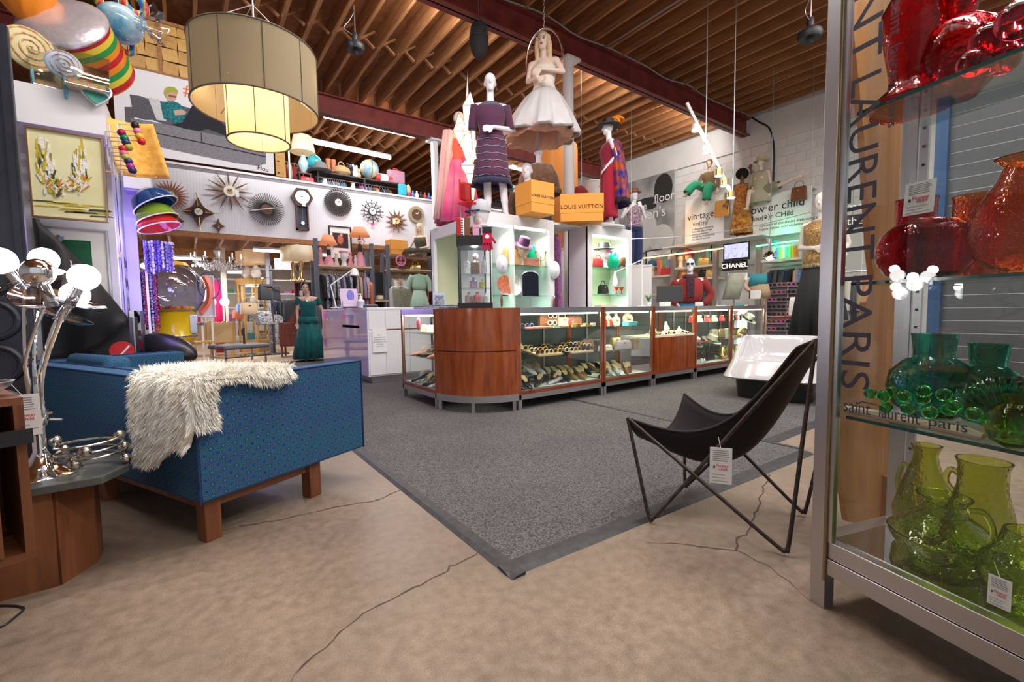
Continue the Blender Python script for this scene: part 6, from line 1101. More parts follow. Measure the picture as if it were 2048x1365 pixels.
a,c=at(258,622,Y=5.45),at(286,712,Y=5.45); t=thing('steel_locker','narrow mirror finish steel locker with a recessed handle','locker',(a.x,5.45,0)); w=c.x-a.x; B().box(0,w,0,.5,0,a.z).o('body',black,t,smooth=0); o=B().box(0,w*.45,-.02,0,.02,a.z).o('door',steel,t,smooth=0); B().box(w*.15,w*.3,-.035,-.02,a.z-.38,a.z-.1).o('handle',chrome,o,smooth=0); B().box(w*.48,w,-.02,0,.02,a.z).o('mirror_door',mir,t,smooth=0)
t=thing('black_cabinet','black cabinet behind the flag, beside the steel locker','cabinet',(at(232,660,Y=5.35).x-.1,5.0,0)); B().box(-.25,.22,0,.3,0,at(240,635,Y=5.1).z).o('body',black,t,smooth=0); B().box(-.24,.21,-.015,0,.05,.5).o('door',dark,t,smooth=0)
t=thing('round_red_sign','red disc with white strokes behind the sofa','sign',at(244,702,Y=4.95)); B().prism([(.08*cos(i*PI/10),.08*sin(i*PI/10)) for i in range(20)],-.01,0,'y').o('disc',mt('signal_red',(.6,.02,.03),.5),t); B().tube([(-.03,-.014,-.06),(.02,-.014,0),(.05,-.014,.04)],.008,5).o('stroke',paper,t); B().cyl((0,.01,-.05),(0,.01,-at(244,702,Y=4.95).z+.002),.01,n=6).o('stake',dark,t)
t,_,_=quadframe(205,675,236,745,4.9,'white picture panel with a black corner leaning behind the sofa','framed print','leaning_print',.02,mt('pinkish_wood',(.7,.5,.45),.5),paper); t.location.z=0.001
# hang-it-all rack and orange mesh
YH=5.0; cols=dict(k=(.02,.02,.02),p=(.75,.2,.35),y=(.8,.5,.03),r=(.65,.02,.03),m=(.3,.01,.1),g=(.0,.2,.08),n=(.03,.04,.15),o=(.4,.38,.05),l=(.5,.5,.08),v=(.5,.03,.3))
hr_=thing('coat_rack','white wire coat rack with coloured wooden balls','coat rack',at(224,300,Y=YH)); O_=hr_.location.copy()
for px,py,c in((270,251,'k'),(275,263,'p'),(279,273,'y'),(283,283,'r'),(243,266,'m'),(249,277,'g'),(252,285,'n'),(257,295,'o'),(246,298,'r'),(248,307,'p'),(251,314,'l'),(257,323,'n'),(261,333,'v'),(265,341,'n')):
    q=at(px,py,Y=YH-.12)-O_; o=B().ell(q,.03,16,10).o('ball',mt('ball_'+c,cols[c],.2),hr_); a=at(px-32,py-3,Y=YH)-O_; B().tube([a+V((0,0,-.1)),a,q],.005,6).o('wire',white,o)
for px in(218,234):B().tube([at(px,250,Y=YH)-O_,at(px+10,350,Y=YH)-O_],.006,6).o('upright_wire',white,hr_)
t=thing('orange_mesh','curved sheet of orange net behind the ball coat rack','net',at(250,290,Y=5.15)); b=B(); b.grid(lambda u,v:(-.16+.36*u+.1*(1-v),.08*sin(PI*u),-.24+.46*v),10,10); b.o('sheet',mt('orange_net',(.9,.42,.05),.6,col2=(.95,.6,.15),scale=25),t,solid=.005); B().tube([(-.16+.36*u/10,-.004+.08*sin(PI*u/10),-.24) for u in range(11)],.006,5).o('hem',MT['orange_net'],t)
# stacked bowls
for i,(px,py,r,c,l,tx,ty) in enumerate(((312,412,.2,(.0,.06,.22),'glossy blue bowl, topmost of the tilted stack',.5,.5),(316,440,.18,(.25,.4,.03),'green bowl in the middle of the tilted stack',.3,.35),(320,456,.18,(.6,.03,.03),'red and blue bowl at the bottom of the tilted stack',.15,.3))):
    t=thing('bowl',l,'bowl',at(px,py,Y=5.7),0,'tilted bowls',rx=-.1-.1*tx,ry=-ty); b=B(); b.lathe([(.0005,.17),(r*.4,.16),(r*.8,.1),(r,0),(r*.98,-.004),(r*.78,.093),(r*.4,.15),(.0005,.16)],30); b.o('shell',mt('bowl_%d'%i,c,.12,coat=.6),t); B().torus((0,0,.0),r*.99,.006,30,6).o('rim',white,t)
# candy shop display on the ledge
zt_=zl
def band(t,a,c,r,k0,k1,m,name='stripe'):A,D_=a.lerp(c,k0),a.lerp(c,k1); B().cyl(A,D_,r,n=40,c=False).o(name,m,t)
c0,c1=at(126,48,D=3.8),at(192,150,D=4.2); t=thing('candy_drum','giant foil topped drum with red, yellow, green and orange stripes','drum',c1); a,c=V((0,0,0)),c0-c1; stm=[mt('stripe_'+n,k,.25) for n,k in(('red',(.5,.02,.03)),('yellow',(.75,.6,.05)),('green',(.02,.3,.07)),('orange',(.8,.25,.02)))]; seq_=[0,1,2,3,0,3,2,1,0]
for k in range(9):band(t,a,c,.31,1-(k+1)/9,1-k/9,stm[seq_[k]])
foil=mt('crinkled_foil',(.8,.77,.83),.3,.6,bump=.8,bscale=10); ax_=c.normalized(); b=B(); b.ell((0,0,0),(.325,.325,.08),30,14); o=b.o('foil_top',foil,t,loc=c); o.rotation_euler=ax_.to_track_quat('Z','Y').to_euler(); B().cyl(a-ax_*.02,a,.30,n=40).o('bottom',stm[3],t)
def lolly(px,py,D,r,col,label,tx,rz):
    p=at(px,py,D=D); t=thing('lollipop',label,'lollipop',p,rz,'giant lollipops',rx=tx); o=B().ell((0,0,0),(r,r*.18,r),26,12).o('candy',mt(label[:12].replace(' ','_'),col,.4),t); b=B(); b.tube([(r*.93*k/90*cos(k*.24),-r*(.19-.12*(k/90)**3),r*.93*k/90*sin(k*.24)) for k in range(91)],r*.045,6); b.o('spiral',mt('spiral_'+label[:6],(.8,.7,.3) if r>.13 else(.8,.82,.9),.4,col2=(.6,.15,.1),scale=40),o); B().cyl((0,0,-r*.9),(0,0,-max(.25,(p.z-zt_)/cos(tx))),.012,n=8).o('stick',mt('lolly_stick',(.2,.55,.7),.4),t)
lolly(60,98,3.55,.165,(.55,.5,.25),'large yellowish spiral lollipop studded with sprinkles',.0,.5); lolly(128,130,3.5,.11,(.45,.6,.75),'pale blue spiral lollipop with sprinkles',.0,.2)
def wrapped(px,py,D,r,m,label):
    p=at(px,py,D=D); t=thing('wrapped_candy',label,'candy',p,-.6); B().ell((0,0,0),(r,r,r*.9),24,16).o('sweet',m,t); cl_=pane('cellophane',(.9,.93,.97),4)
    for q in(-1,1):b=B(); n=18; b.loft([[(q*x,rr*(1+.35*(i%2)*k)*cos(2*PI*i/n),rr*(1+.35*(i%2)*k)*sin(2*PI*i/n)) for i in range(n)] for x,rr,k in((r*.9,r*.35,0),(r*1.15,r*.15,.3),(r*1.6,r*.6,1),(r*1.9,r*.75,1))],False,False); b.o('cellophane_end',cl_,t)
    B().cyl((0,0,r*.9),(0,0,5.8-p.z),.004,n=5).o('thread',steel,t)
wrapped(240,48,4.6,.2,mt('blue_marbled_candy',(.08,.35,.55),.15,col2=(.55,.75,.85),scale=6,coat=.6),'giant blue wrapped candy hanging by the woven screen')
rb2=mt('rainbow_twist',(.8,.2,.1),.4)
def mat_rainbow():
    m=mt('rainbow_stripes',(.8,.2,.2),.4); N,L=nt(m); tc=N.new('ShaderNodeTexCoord'); w=N.new('ShaderNodeTexWave'); w.inputs['Scale'].default_value=3; w.inputs['Distortion'].default_value=1; L.new(tc.outputs['Object'],w.inputs['Vector']); r=N.new('ShaderNodeValToRGB'); r.color_ramp.interpolation='CONSTANT'; e=r.color_ramp.elements; e[0].color=(.6,.03,.05,1); e[1].position=.2; e[1].color=(.8,.3,.02,1)
    for ps,c in((.4,(.75,.6,.05,1)),(.6,(.05,.4,.12,1)),(.8,(.05,.2,.6,1))):q=e.new(ps); q.color=c
    L.new(w.outputs['Fac'],r.inputs[0]); L.new(r.outputs[0],N['Principled BSDF'].inputs['Base Color']); return m
rbm=mat_rainbow()
for px,py,r,l in((222,6,.11,'rainbow twisted candy ring at the top left, left one'),(250,90,.075,'small rainbow candy ring under the blue wrapped candy'),(268,8,.1,'rainbow twisted candy ring above the woven screen')):p=at(px,py,D=4.75); t=thing('candy_ring',l,'candy',p,.5,'rainbow candy rings'); B().torus((0,0,0),r,r*.42,24,10,'y').o('ring',rbm,t); B().cyl((0,0,r*1.3),(0,0,5.8-p.z),.003,n=5).o('thread',steel,t)
p=at(52,6,D=3.7); t=thing('orange_balloon','gathered orange fabric candy bag hanging at the top left corner','ornament',p,.3); b=B(); n=28; b.loft([[(rr*(1+.06*sin(9*2*PI*i/n))*cos(2*PI*i/n),rr*(1+.06*sin(9*2*PI*i/n))*sin(2*PI*i/n),z) for i in range(n)] for z,rr in((-.17,.015),(-.1,.1),(0,.17),(.12,.19),(.24,.12),(.3,.03))]); b.o('fabric',mt('orange_satin',(.85,.25,.01),.45),t); B().cyl((0,0,.3),(0,0,5.8-p.z),.004,n=5).o('thread',steel,t)
for px0,px1,py,l in((78,132,150,'clear plastic sweet bin on the ledge, left one'),(140,212,168,'clear plastic sweet bin behind the heart sign')):
    a=at(px0,220,D=3.6); c=at(px1,220,D=3.6); w=(c-a).length; t=thing('sweet_bin',l,'bin',V(((a.x+c.x)/2,(a.y+c.y)/2,zt_+.001)),face_cam(a),'clear sweet bins'); b=B(); b.loft([[(x*w/2*k,y*.12*k,z) for x,y in((-1,-1),(1,-1),(1,1),(-1,1))] for z,k in((0,.9),(.27,1))],True,False); b.o('walls',pane('clear_plastic',(.95,.96,.93),3),t,solid=.004); B().box(-w*.4,w*.4,-.1,.1,.005,.07).o('sweets',mt('mixed_sweets',(.75,.65,.2),.4,col2=(.75,.2,.15),scale=30),t,bev=.02)
p=at(190,186,D=3.6); t=thing('heart_sign','double heart sign in rainbow colours with a white edge','sign',V((p.x,p.y,zt_+.001)),face_cam(p,10),'candy hearts')
def heart(s):return [(s*.8*sin(k)**3,s*(.65*cos(k)-.25*cos(2*k)-.1*cos(3*k))) for k in [2*PI*i/28 for i in range(28)]]
for s_,y,mm_ in((.135,0,white),(.118,-.012,mt('heart_rainbow',(.02,.1,.55),.3,col2=(.05,.5,.25),scale=4))):o=B().prism(heart(s_),-.008,.004,'y').o('heart',mm_,t,loc=(0,y,p.z-zt_))
B().cyl((0,.01,0),(0,.01,p.z-zt_-.05),.012,n=8).o('stick',white,t)
# gumball machine
gp=dxy(346,5.6); gz=at(346,582,D=5.6).z; g=thing('gumball_machine','giant gumball machine with a clear globe and yellow body','gumball machine',(gp.x,gp.y,0)); B().ell((0,0,gz),.36,36,24).o('globe',pane('globe_acrylic',(.84,.84,1),4),g); B().lathe([(.2,gz+.31),(.17,gz+.35),(.06,gz+.375),(.0005,gz+.38)],28).o('lid',mt('amber_lid',(.75,.42,.02),.3),g)  # violet reflections put into the clear globe's tint
yb=mt('yellow_enamel',(.78,.52,.0),.25,coat=.5); B().lathe([(.25,gz-.23),(.25,gz-.25),(.225,gz-.3),(.215,gz-.53),(.235,gz-.56),(.235,gz-.58),(.14,gz-.7),(.09,gz-.75),(.09,.06),(.22,.04),(.24,0)],36).o('body',yb,g); B().lathe([(.24,gz-.575),(.243,gz-.565),(.24,gz-.555)],36).o('trim',chrome,g); B().bx((.2,-.12,gz-.42),(.09,.07,.24)).o('coin_mechanism',steel,g,bev=.01); B().cyl((.24,-.16,gz-.42),(.3,-.2,gz-.42),.02,n=10).o('crank',chrome,g)
for k in range(26):a=k*2.4; r=.21*math.sqrt((k+.5)/26); B().ell((r*cos(a),r*sin(a),gz-.225),.035,12,8).o('gumball',(stm+[mt('gum_pink',(.8,.2,.4),.25)])[k%5],g)
# bead strings
def beads(px0,px1,py0,py1,Y,n,label,cols_):
    a,c=at(px0,py0,Y=Y),at(px1,py0,Y=Y); zb_=at(px0,py1,Y=Y).z; t=thing('bead_strings',label,'beads',(a.x,Y,0)); B().cyl((0,0,a.z),(c.x-a.x,0,a.z),.014,n=8).o('rail',white,t); B().bar((0,.03,0),(0,.03,a.z),.02).o('rail_post',white,t,smooth=0)
    for mi,m in enumerate(cols_):
        b=B()
        for k in range(mi,n,len(cols_)):
            x=(c.x-a.x)*(k+.5)/n; z1=zb_+R_(0,.25)*(a.z-zb_); y=R_(-.06,.06); z=a.z
            while z>z1:r=R_(.008,.016); b.ell((x+R_(-.004,.004),y,z),(r,r,r*R_(1,1.8)),6,4); z-=r*2.6
        o=b.o('strands',m,t); o['kind']='stuff'
bdm=[mt('bead_violet',(.2,.12,.6),.2),mt('bead_pearl',(.6,.58,.8),.2),mt('bead_navy',(.04,.04,.2),.2),mt('bead_red',(.55,.03,.12),.2),mt('bead_black',(.02,.015,.04),.2)]
beads(288,345,484,548,5.95,26,'upper fringe of violet bead necklaces on a white rail',bdm[:3]); beads(268,312,543,668,6.3,30,'long curtain of violet and red bead necklaces behind the gumball machine',bdm)
t=thing('starburst_lamp','small brass starburst lamp glowing behind the bead necklaces','lamp',at(288,532,Y=12.2))
for k in range(20):a=k*2.399; z=1-2*(k+.5)/20; r=math.sqrt(1-z*z); B().cyl((0,0,0),(.3*r*cos(a),.3*r*sin(a),.3*z),.008,.003,5).o('ray',brass,t)
B().ell((0,0,0),.06).o('core',bulbm,t); B().cyl((0,0,0),(0,0,2.9-t.location.z),.006,n=6).o('cord',black,t)
point('violet_neon_light',at(300,560,Y=5.6)+V((0,-.2,0)),14,(.35,.25,1),.2); point('violet_neon_light',V((.7,7.9,1.2)),14,(.4,.25,1),.2); point('violet_neon_light',at(262,470,Y=5.6),8,(.4,.3,1),.15)
# lounge chair back, bench
p=stand_at(355,4.7,0); t=thing('lounge_chair','black leather lounge chair whose curved back rises behind the sofa','chair',p,face_cam(p,150)); b=B()
b.ell((0,0,0),(.29,.1,.15),24,14); b.ell((0,-.03,0),(.24,.1,.12),20,12); o=b.o('backrest',LEA[0],t,loc=(.05,.12,.66)); o.rotation_euler=(.3,-.33,0); B().bar((0,.08,.36),(.03,.11,.62),.2,.03).o('back_bar',dark,t); B().box(-.3,.3,-.5,.1,.32,.44).o('seat',LEA[0],t,bev=.04); B().cyl((0,-.2,.04),(0,-.2,.32),.03,n=12).o('column',chrome,t)
for k in range(5):a=k*2*PI/5; B().bar((0,-.2,.05),(.28*cos(a),-.2+.28*sin(a),.02),.04,.03).o('base_leg',chrome,t)
p=stand_at(474,8.6,0); t=thing('chrome_bench','low chrome bench with two grey padded seats','bench',p,face_cam(p,25))
for q in(-.18,.18):B().box(-.42,.42,q-.16,q+.16,.36,.44).o('pad',mt('grey_vinyl',(.18,.18,.2),.5),t,bev=.03)
for x in(-.36,.36):
    for y in(-.26,.26):B().cyl((x,y,0),(x,y,.36),.02,n=10).o('leg',chrome,t)
B().box(-.4,.4,-.3,.3,.2,.22).o('shelf',mir,t,smooth=0); B().bx((.1,0,.55),(.03,.03,.4)).o('post',dark,t)
# ================================================================ SHOP FLOOR BELOW THE MEZZANINE
def gl(px,D,z=0):p=dxy(px,D); return V((p.x,p.y,z))
for i,(x0,y0,x1,y1,Y,l) in enumerate(((340,516,402,513,13.5,'fluorescent tube left of the chandelier under the mezzanine'),(506,487,576,496,12.0,'fluorescent tube under the mezzanine above the square lampshades'),(618,494,656,500,12.2,'fluorescent tube glimpsed behind the grey shelf post'),(455,545,510,549,17,'far fluorescent tube behind the honey oak vitrine'))):a,c=at(x0,y0,Y=Y),at(x1,y1,Y=Y); c.z=a.z=min(2.5,max(2.3,a.z)); strip('fluorescent_strip',a,c,l,40,.03,top=2.74)
for x,y in((-1.5,16),(3,15.5),(7,15)):area('mezzanine_tube_light',(x,y,2.5),2.5,.15,45,(1,.96,.95))  # extra fill added to brighten below the mezzanine; no tubes built here
# white counter
wc=thing('white_counter','long glossy white reception counter left of the glass counters','counter',(2.03,6.17,.011)); W_,D_=.95,2.5; B().box(.06,W_-.05,.06,D_-.05,0,.1).o('plinth',steel,wc,smooth=0); B().box(0,W_,0,D_,.1,1.03).o('carcass',gloss_white,wc,smooth=0); B().box(-.005,W_,-.01,D_,1.03,1.065).o('top',gloss_white,wc,smooth=0,bev=.004)
for x0,x1 in((.015,.24),(.25,.6),(.61,.94)):
    for z0,z1 in((.12,.74),(.76,1.02)):B().box(x0,x1,-.014,0,z0,z1).o('door' if z0<.5 else 'drawer_front',gloss_white,wc,smooth=0,bev=.002)
B().box(.25,.94,-.012,.0,.74,.76).o('grip_strip',LEA[1],wc,smooth=0); B().box(-.008,0,.35,1.2,.77,.81).o('red_strip',mt('signal_red',(.6,.02,.03),.5),wc,smooth=0); B().box(-.008,0,.0,D_,.1,1.03).o('gloss_side',mt('lilac_gloss',(.6,.55,.8),.06,coat=1),wc,smooth=0)  # gloss side: purple reflection put into the white panel's colour
nt_=thing('paper_notice','white printed notice taped to the white counter door','notice',(2.03+.05,6.135,.45)); B().box(0,.2,0,.003,0,.33).o('sheet',paper,nt_,smooth=0)
for k,s_ in enumerate(('HELLO','PLEASE BRING ALL','LARGE BAGS AND','BACKPACKS TO THE','COUNTER','THANK YOU')):text(s_,.02,mt('blue_ink',(.08,.1,.3),.6),nt_,(.1,-.001,.24-k*.032),(PI/2,0,0),ext=.0003)
def on_wc(px,Y,dz=0):return V((at(px,610,Y=Y).x,Y,1.077+dz))
t=thing('tablet_sign','leaning lilac sign with a blue oval on the white counter','sign',on_wc(700,6.6),-.15,rx=-.35); B().box(-.12,.12,0,.01,0,.3).o('panel',mt('lilac_card',(.62,.52,.7),.5),t,smooth=0); o=B().ell((.02,-.002,.19),(.05,.004,.09),18,10).o('printed_oval',mt('blue_oval',(.05,.12,.6),.4,col2=(.3,.1,.5),scale=8),t); B().box(-.1,.1,-.06,.0,0,.1).o('pocket',mt('lilac_card',(.62,.52,.7),.5),t,smooth=0)
t=thing('pump_bottle','white pump bottle of hand soap on the white counter','bottle',on_wc(722,6.45)); B().lathe([(.045,0),(.05,.01),(.05,.1),(.02,.13),(.018,.15),(.02,.16),(.006,.165),(.006,.19),(.0005,.19)],18).o('bottle',paper,t); B().bx((-.02,0,.195),(.06,.014,.014)).o('nozzle',white,t); B().lathe([(.051,.03),(.051,.09)],18).o('label_band',mt('pale_blue_label',(.5,.6,.75),.5),t)
t=thing('card_reader','flat grey till drawer beside the pump bottle','till',on_wc(735,6.5)); B().box(-.1,.12,-.1,.1,0,.045).o('body',mt('blue_grey_plastic',(.25,.28,.38),.5),t,bev=.008); B().box(-.09,.11,-.108,-.1,.01,.035).o('drawer_front',dark,t,smooth=0)
t=thing('desk_lamp','white jointed desk lamp reaching over the white counter','lamp',on_wc(672,6.7)); B().lathe([(.08,0),(.08,.015),(.02,.02)],18).o('base',white,t); q=V((-.05,.05,.33)); e=V((.28,.0,.58)); B().cyl((0,0,.02),q,.009,n=8).o('lower_arm',white,t); B().cyl(q,e,.009,n=8).o('upper_arm',white,t); B().lathe([(.065,-.1),(.045,-.02),(.02,0)],18,c=e).o('shade',white,t,solid=.003)
t=thing('photo_cube','small standing photo frame before the mint dress','photo frame',V((2.5,4.93,1.032))); B().box(-.08,.08,-.01,.01,0,.2).o('frame',MT['pale_blue_label'],t,smooth=0); B().box(-.065,.065,-.012,-.01,.02,.17).o('picture',mt('mixed_print',(.5,.5,.55),.5,col2=(.15,.15,.25),scale=40),t,smooth=0)
t=thing('plush_cushion','folded grey plush pad on the left counter top','pad',V((2.32,4.55,1.032))); B().box(-.2,.2,-.28,.28,0,.03).o('pad',mt('grey_plush',(.12,.13,.2),.9,col2=(.5,.5,.58),scale=80),t,bev=.014); B().box(-.19,.19,-.27,.27,.03,.045).o('fold',MT['grey_plush'],t,bev=.007)
small_box(on_wc(696,7.2),.1,.2,.15,.05,paper,'stack of white papers at the far end of the white counter','papers',None,'paper_stack'); t=thing('bird_cage','small arched display stand on the far counter end','stand',on_wc(800,7.6)); B().box(-.16,.16,-.08,.08,0,.34).o('body',steel,t,smooth=0); B().box(-.13,.13,-.09,-.08,.03,.3).o('front',mt('mixed_jewels',(.15,.17,.2),.3,col2=(.3,.3,.15),scale=40),t,smooth=0); B().tube([(.16*cos(a),0,.34+.05*sin(a)) for a in [PI*i/10 for i in range(11)]],.01,6).o('arch',steel,t)
# teal mannequin
p=V((2.11,10.2,.011)); t=thing('mannequin','dark haired mannequin in a long teal gown, head bowed, by the white counter','mannequin',p,face_cam(p,5),s=.95); figure(t,dict(head=(-.05,-.06,1.61),le=(.3,.05,1.12),lw=(.42,.0,.98),re=(-.22,.04,1.1),rw=(-.22,-.0,.85)),skin,face=1,hair=mt('black_hair',(.012,.01,.01),.4))
te=fabric('teal_taffeta',(.0,.1,.1)); tt=fabric('teal_tulle',(.0,.085,.085),(.0,.13,.125),6); shell(t,'bodice',[(1.33,0,-.01,.185,.13),(1.22,0,-.01,.17,.133),(1.08,0,0,.14,.108),(.9,0,0,.18,.14)],te); shell(t,'peplum',[(.98,0,0,.18,.14,.03),(.9,0,0,.2,.16,.06),(.84,0,0,.2,.16,.06)],te,folds=6,solid=.02); shell(t,'skirt',[(.9,0,0,.18,.14,.02),(.5,0,0,.26,.23,.07),(.05,0,0,.33,.3,.1)],tt,folds=13)
for q in(-1,1):sleeve(t,[(q*.16,0,1.38),(q*.2,.01,1.34),(q*.24,.02,1.25)],(.07,.055),te)
B().tube([(.07*cos(a),-.11+.03*sin(a),1.4+.09*sin(a)) for a in [PI+PI*i/10 for i in range(11)]],.008,6).o('necklace',mt('crystal',(.8,.85,.9),.1,.5),t)
# secretary desk
mah=wood('mahogany',(.15,.04,.025),(.26,.085,.045),(6,6,1),.35); p=gl(592,10.6); t=thing('secretary_desk','reddish wooden secretary desk with open shelves behind the teal gown','desk',p,face_cam(p,-10)); B().box(-.35,.45,-.2,.25,.25,.8).o('cabinet',mah,t,smooth=0)
for x0,x1 in((-.34,.04),(.06,.44)):o=B().box(x0,x1,-.215,-.2,.28,.78).o('door',mah,t,smooth=0,bev=.004); B().ell(((x0+x1)/2+.12,-.225,.55),.015).o('knob',brass,o)
for x,y in((-.31,-.16),(.41,-.16),(-.31,.21),(.41,.21)):B().cyl((x,y,0),(x,y,.25),.018,.025,8).o('leg',mah,t)
for q in(.0,.43):B().box(q,q+.02,-.05,.25,.8,1.75).o('side_panel',mah,t,smooth=0)
for z in(1.1,1.4,1.73):B().box(.02,.43,-.05,.25,z,z+.02).o('shelf',mah,t,smooth=0)
B().box(.02,.43,.24,.25,.8,1.75).o('back_panel',mah,t,smooth=0); B().prism([(-.2,.8),(.0,.8),(.0,1.15)],-.01,.01,'y').o('scroll_end',mah,t)
M4=MX.Translation(p)@MX.Rotation(face_cam(p,-10),4,'Z')
for i,(x,z,m) in enumerate(((.1,1.12,paper),(.25,1.12,MT['teal cloth']),(.34,1.12,paper),(.12,1.42,paper),(.28,1.42,LEA[2]))):vase(M4@V((x,.05,z)),[(.03,0),(.05,.05),(.04,.11),(.025,.14)],m,('white jug on the lower desk shelf','teal jug on the lower desk shelf','white vase on the lower desk shelf','white pot on the upper desk shelf','beige pot on the upper desk shelf')[i],'pots on the secretary desk','pot','pot',14)
for px,D,l in((590,10.45,'tall brass lamp with a white drum shade, left one on the secretary desk'),(606,10.3,'tall brass lamp with a white square shade, right one on the secretary desk')):
    q=gl(px,D); t=thing('table_lamp',l,'lamp',V((q.x,q.y,1.752)),.3,'brass lamps on the secretary desk'); B().lathe([(.08,0),(.09,.02),(.04,.1),(.03,.25),(.06,.42),(.02,.46),(.02,.5)],16).o('base',brass,t); b=B(); b.loft([[(x*k,y*k,z) for x,y in((-.2,-.2),(.2,-.2),(.2,.2),(-.2,.2))] for z,k in((.46,1),(.8,.9))],False,False); b.o('shade',cloth_lamp('white_shade',(.9,.88,.8),.25),t,solid=.004)
# post and shelf system under the clock wall
YU=10.75; gpm=mt('blue_grey_post',(.11,.13,.17),.5); pine=wood('pale_pine',(.6,.42,.26),(.72,.54,.36),(1,8,8),.6); zsh=at(690,533,Y=YU).z; zsr=at(820,512,Y=YU).z; x0,x1,x2,x3=(at(q,560,Y=YU).x for q in(634,745,777,872))
t=thing('post_shelving','grey post and pine shelf system under the clock wall','shelving',(0,YU,.011))
for q,zt2 in((x0,at(634,478,Y=YU).z),(x1,at(745,489,Y=YU).z),(x2,at(777,491,Y=YU).z),(x3,2.6)):
    B().box(q-.045,q+.045,-.03,.03,0,zt2).o('post',gpm,t,smooth=0); B().box(q-.045,q+.045,.35,.4,0,2.5).o('back_post',gpm,t,smooth=0)
for a,c,z in((x0,x1,zsh),(x2,x3,zsr),(x2,x3,zsr-.35),(x1,x2,1.3),(x1,x2,.7)):B().box(a+.03,c-.03,-.06,.4,z-.04,z).o('shelf',pine,t,smooth=0)
B().box(x1+.03,x2-.03,.3,.33,.3,2.0).o('dark_back',black,t,smooth=0)
rack((x0+.1,YU+.15,zsh-.12),(x1-.1,YU+.15,zsh-.12),20,G('blk lil slv nav seq blk slv gry lil blk seq nav slv blk brn seq tan red lil seq'),'on the rail under the pine shelf','clothes under the pine shelf',(1.15,1.25,1.05)); garment(V((x1-.05,YU+.0,zsh-.35)),1.4,1.3,CLO['cor'],'long coral gown at the right end of the rail under the pine shelf',None,1)
rack((x2+.12,YU+.15,zsr-.5),(x2+.85,YU+.15,zsr-.5),8,G('wht tan wht seq tan wht pnk brn'),'on the rail left of the mint dress','pale dresses beside the mint dress',(.75,.85)); rack((x3-.45,YU+.2,zsr-.5),(x3-.05,YU+.2,zsr-.5),4,G('blk cor blk red'),'on the rail right of the mint dress','dark dresses beside the mint dress',(.9,))
p=V((at(838,560,Y=10.4).x,10.4,zsr-.47)); t=thing('mint_dress','sheer mint green dress hung facing out before the rail','dress',p,face_cam(p)); mn=fabric('mint_chiffon',(.42,.62,.48)); shell(t,'bodice',[(-.02,0,0,.06,.03),(-.05,0,0,.17,.07),(-.3,0,0,.18,.1),(-.42,0,0,.15,.09)],mn); shell(t,'skirt',[(-.42,0,0,.15,.09,.02),(-.8,0,0,.24,.14,.06),(-1.2,0,0,.3,.18,.09)],mn,folds=9)
for q in(-1,1):sleeve(t,[(q*.15,0,-.06),(q*.26,0,-.25),(q*.28,0,-.45)],(.07,.06),mn)
o=bpy.data.objects.new('hanger',HKM); C.objects.link(o); o.parent=t
hat(V(((x1+x2)/2,YU+.1,1.302)),0,LEA[2],'straw hat with a black band in the dark recess',.16,crown=.13); bag(V(((x1+x2)/2,YU+.1,.702)),0,.25,.2,.1,LEA[0],'black handbag in the dark recess',None)
# goods on the pine shelf
def us(px,z,Y=YU+.05):return V((at(px,500,Y=Y).x,Y,z))
def pleated(px,py,w,base,label,z):
    p=us(px,z); hz=at(px,py,Y=YU+.05).z-z; t=thing('table_lamp',label,'lamp',p,0,'lamps with orange pleated shades'); n=60; m=mpp(px)*.97; b=B(); b.loft([[((r*(1+.03*(i%2)))*cos(2*PI*i/n),(r*(1+.03*(i%2)))*sin(2*PI*i/n),hz+zz) for i in range(n)] for zz,r in((-.11,w*m/2),(.1,w*m/4))],False,False); b.o('shade',cloth_lamp('peach_pleats',(.9,.42,.25),.3),t,solid=.004); base(t,hz-.12)
    B().cyl((0,0,hz-.14),(0,0,hz+.1),.01,n=6).o('stem',brass,t)
def lady(t,h):
    pkm=mt('pink_glaze',(.75,.3,.4),.3); B().lathe([(.12,0),(.11,.05),(.07,h*.4),(.04,h*.5)],18).o('gown',pkm,t); B().lathe([(.04,h*.5),(.05,h*.62),(.045,h*.72),(.015,h*.78)],14).o('torso',black,t); B().ell((0,0,h*.86),.045).o('head',pale,t); B().ell((0,.012,h*.9),.045).o('hair',black,t); B().tube([(.04,0,h*.72),(.12,0,h*.85),(.05,0,h*1.0)],.015,6).o('arm',pale,t)
    B().cyl((0,0,h*.88),(0,0,h+.02),.01,n=6).o('lamp_pole',brass,t)
pleated(657,480,34,lady,'lamp with orange pleated shade, left one above the pine shelf',zsh+.001); pleated(720,464,40,lady,'pink dancer lamp with orange pleated shade, right one',zsh+.001)
a,c=at(656,451,Y=11.14),at(704,521,Y=11.14); t,w,h=quadframe(656,451,704,521,11.12,'black framed picture of a dancer in coral leaning on the clock wall','framed picture','framed_picture',.03,black,paper); B().box(w*.17,w*.85,-.022,-.02,h*.35,h*.8).o('printed_ground',mt('dark_print',(.04,.02,.02),.6),t,smooth=0); B().ell((w*.5,-.023,h*.6),(w*.13,.003,h*.14)).o('printed_dancer',mt('coral_print',(.6,.15,.1),.6),t); B().ell((w*.55,-.023,h*.74),(w*.06,.003,h*.04)).o('printed_head',mt('peach_print',(.7,.4,.25),.6),t)
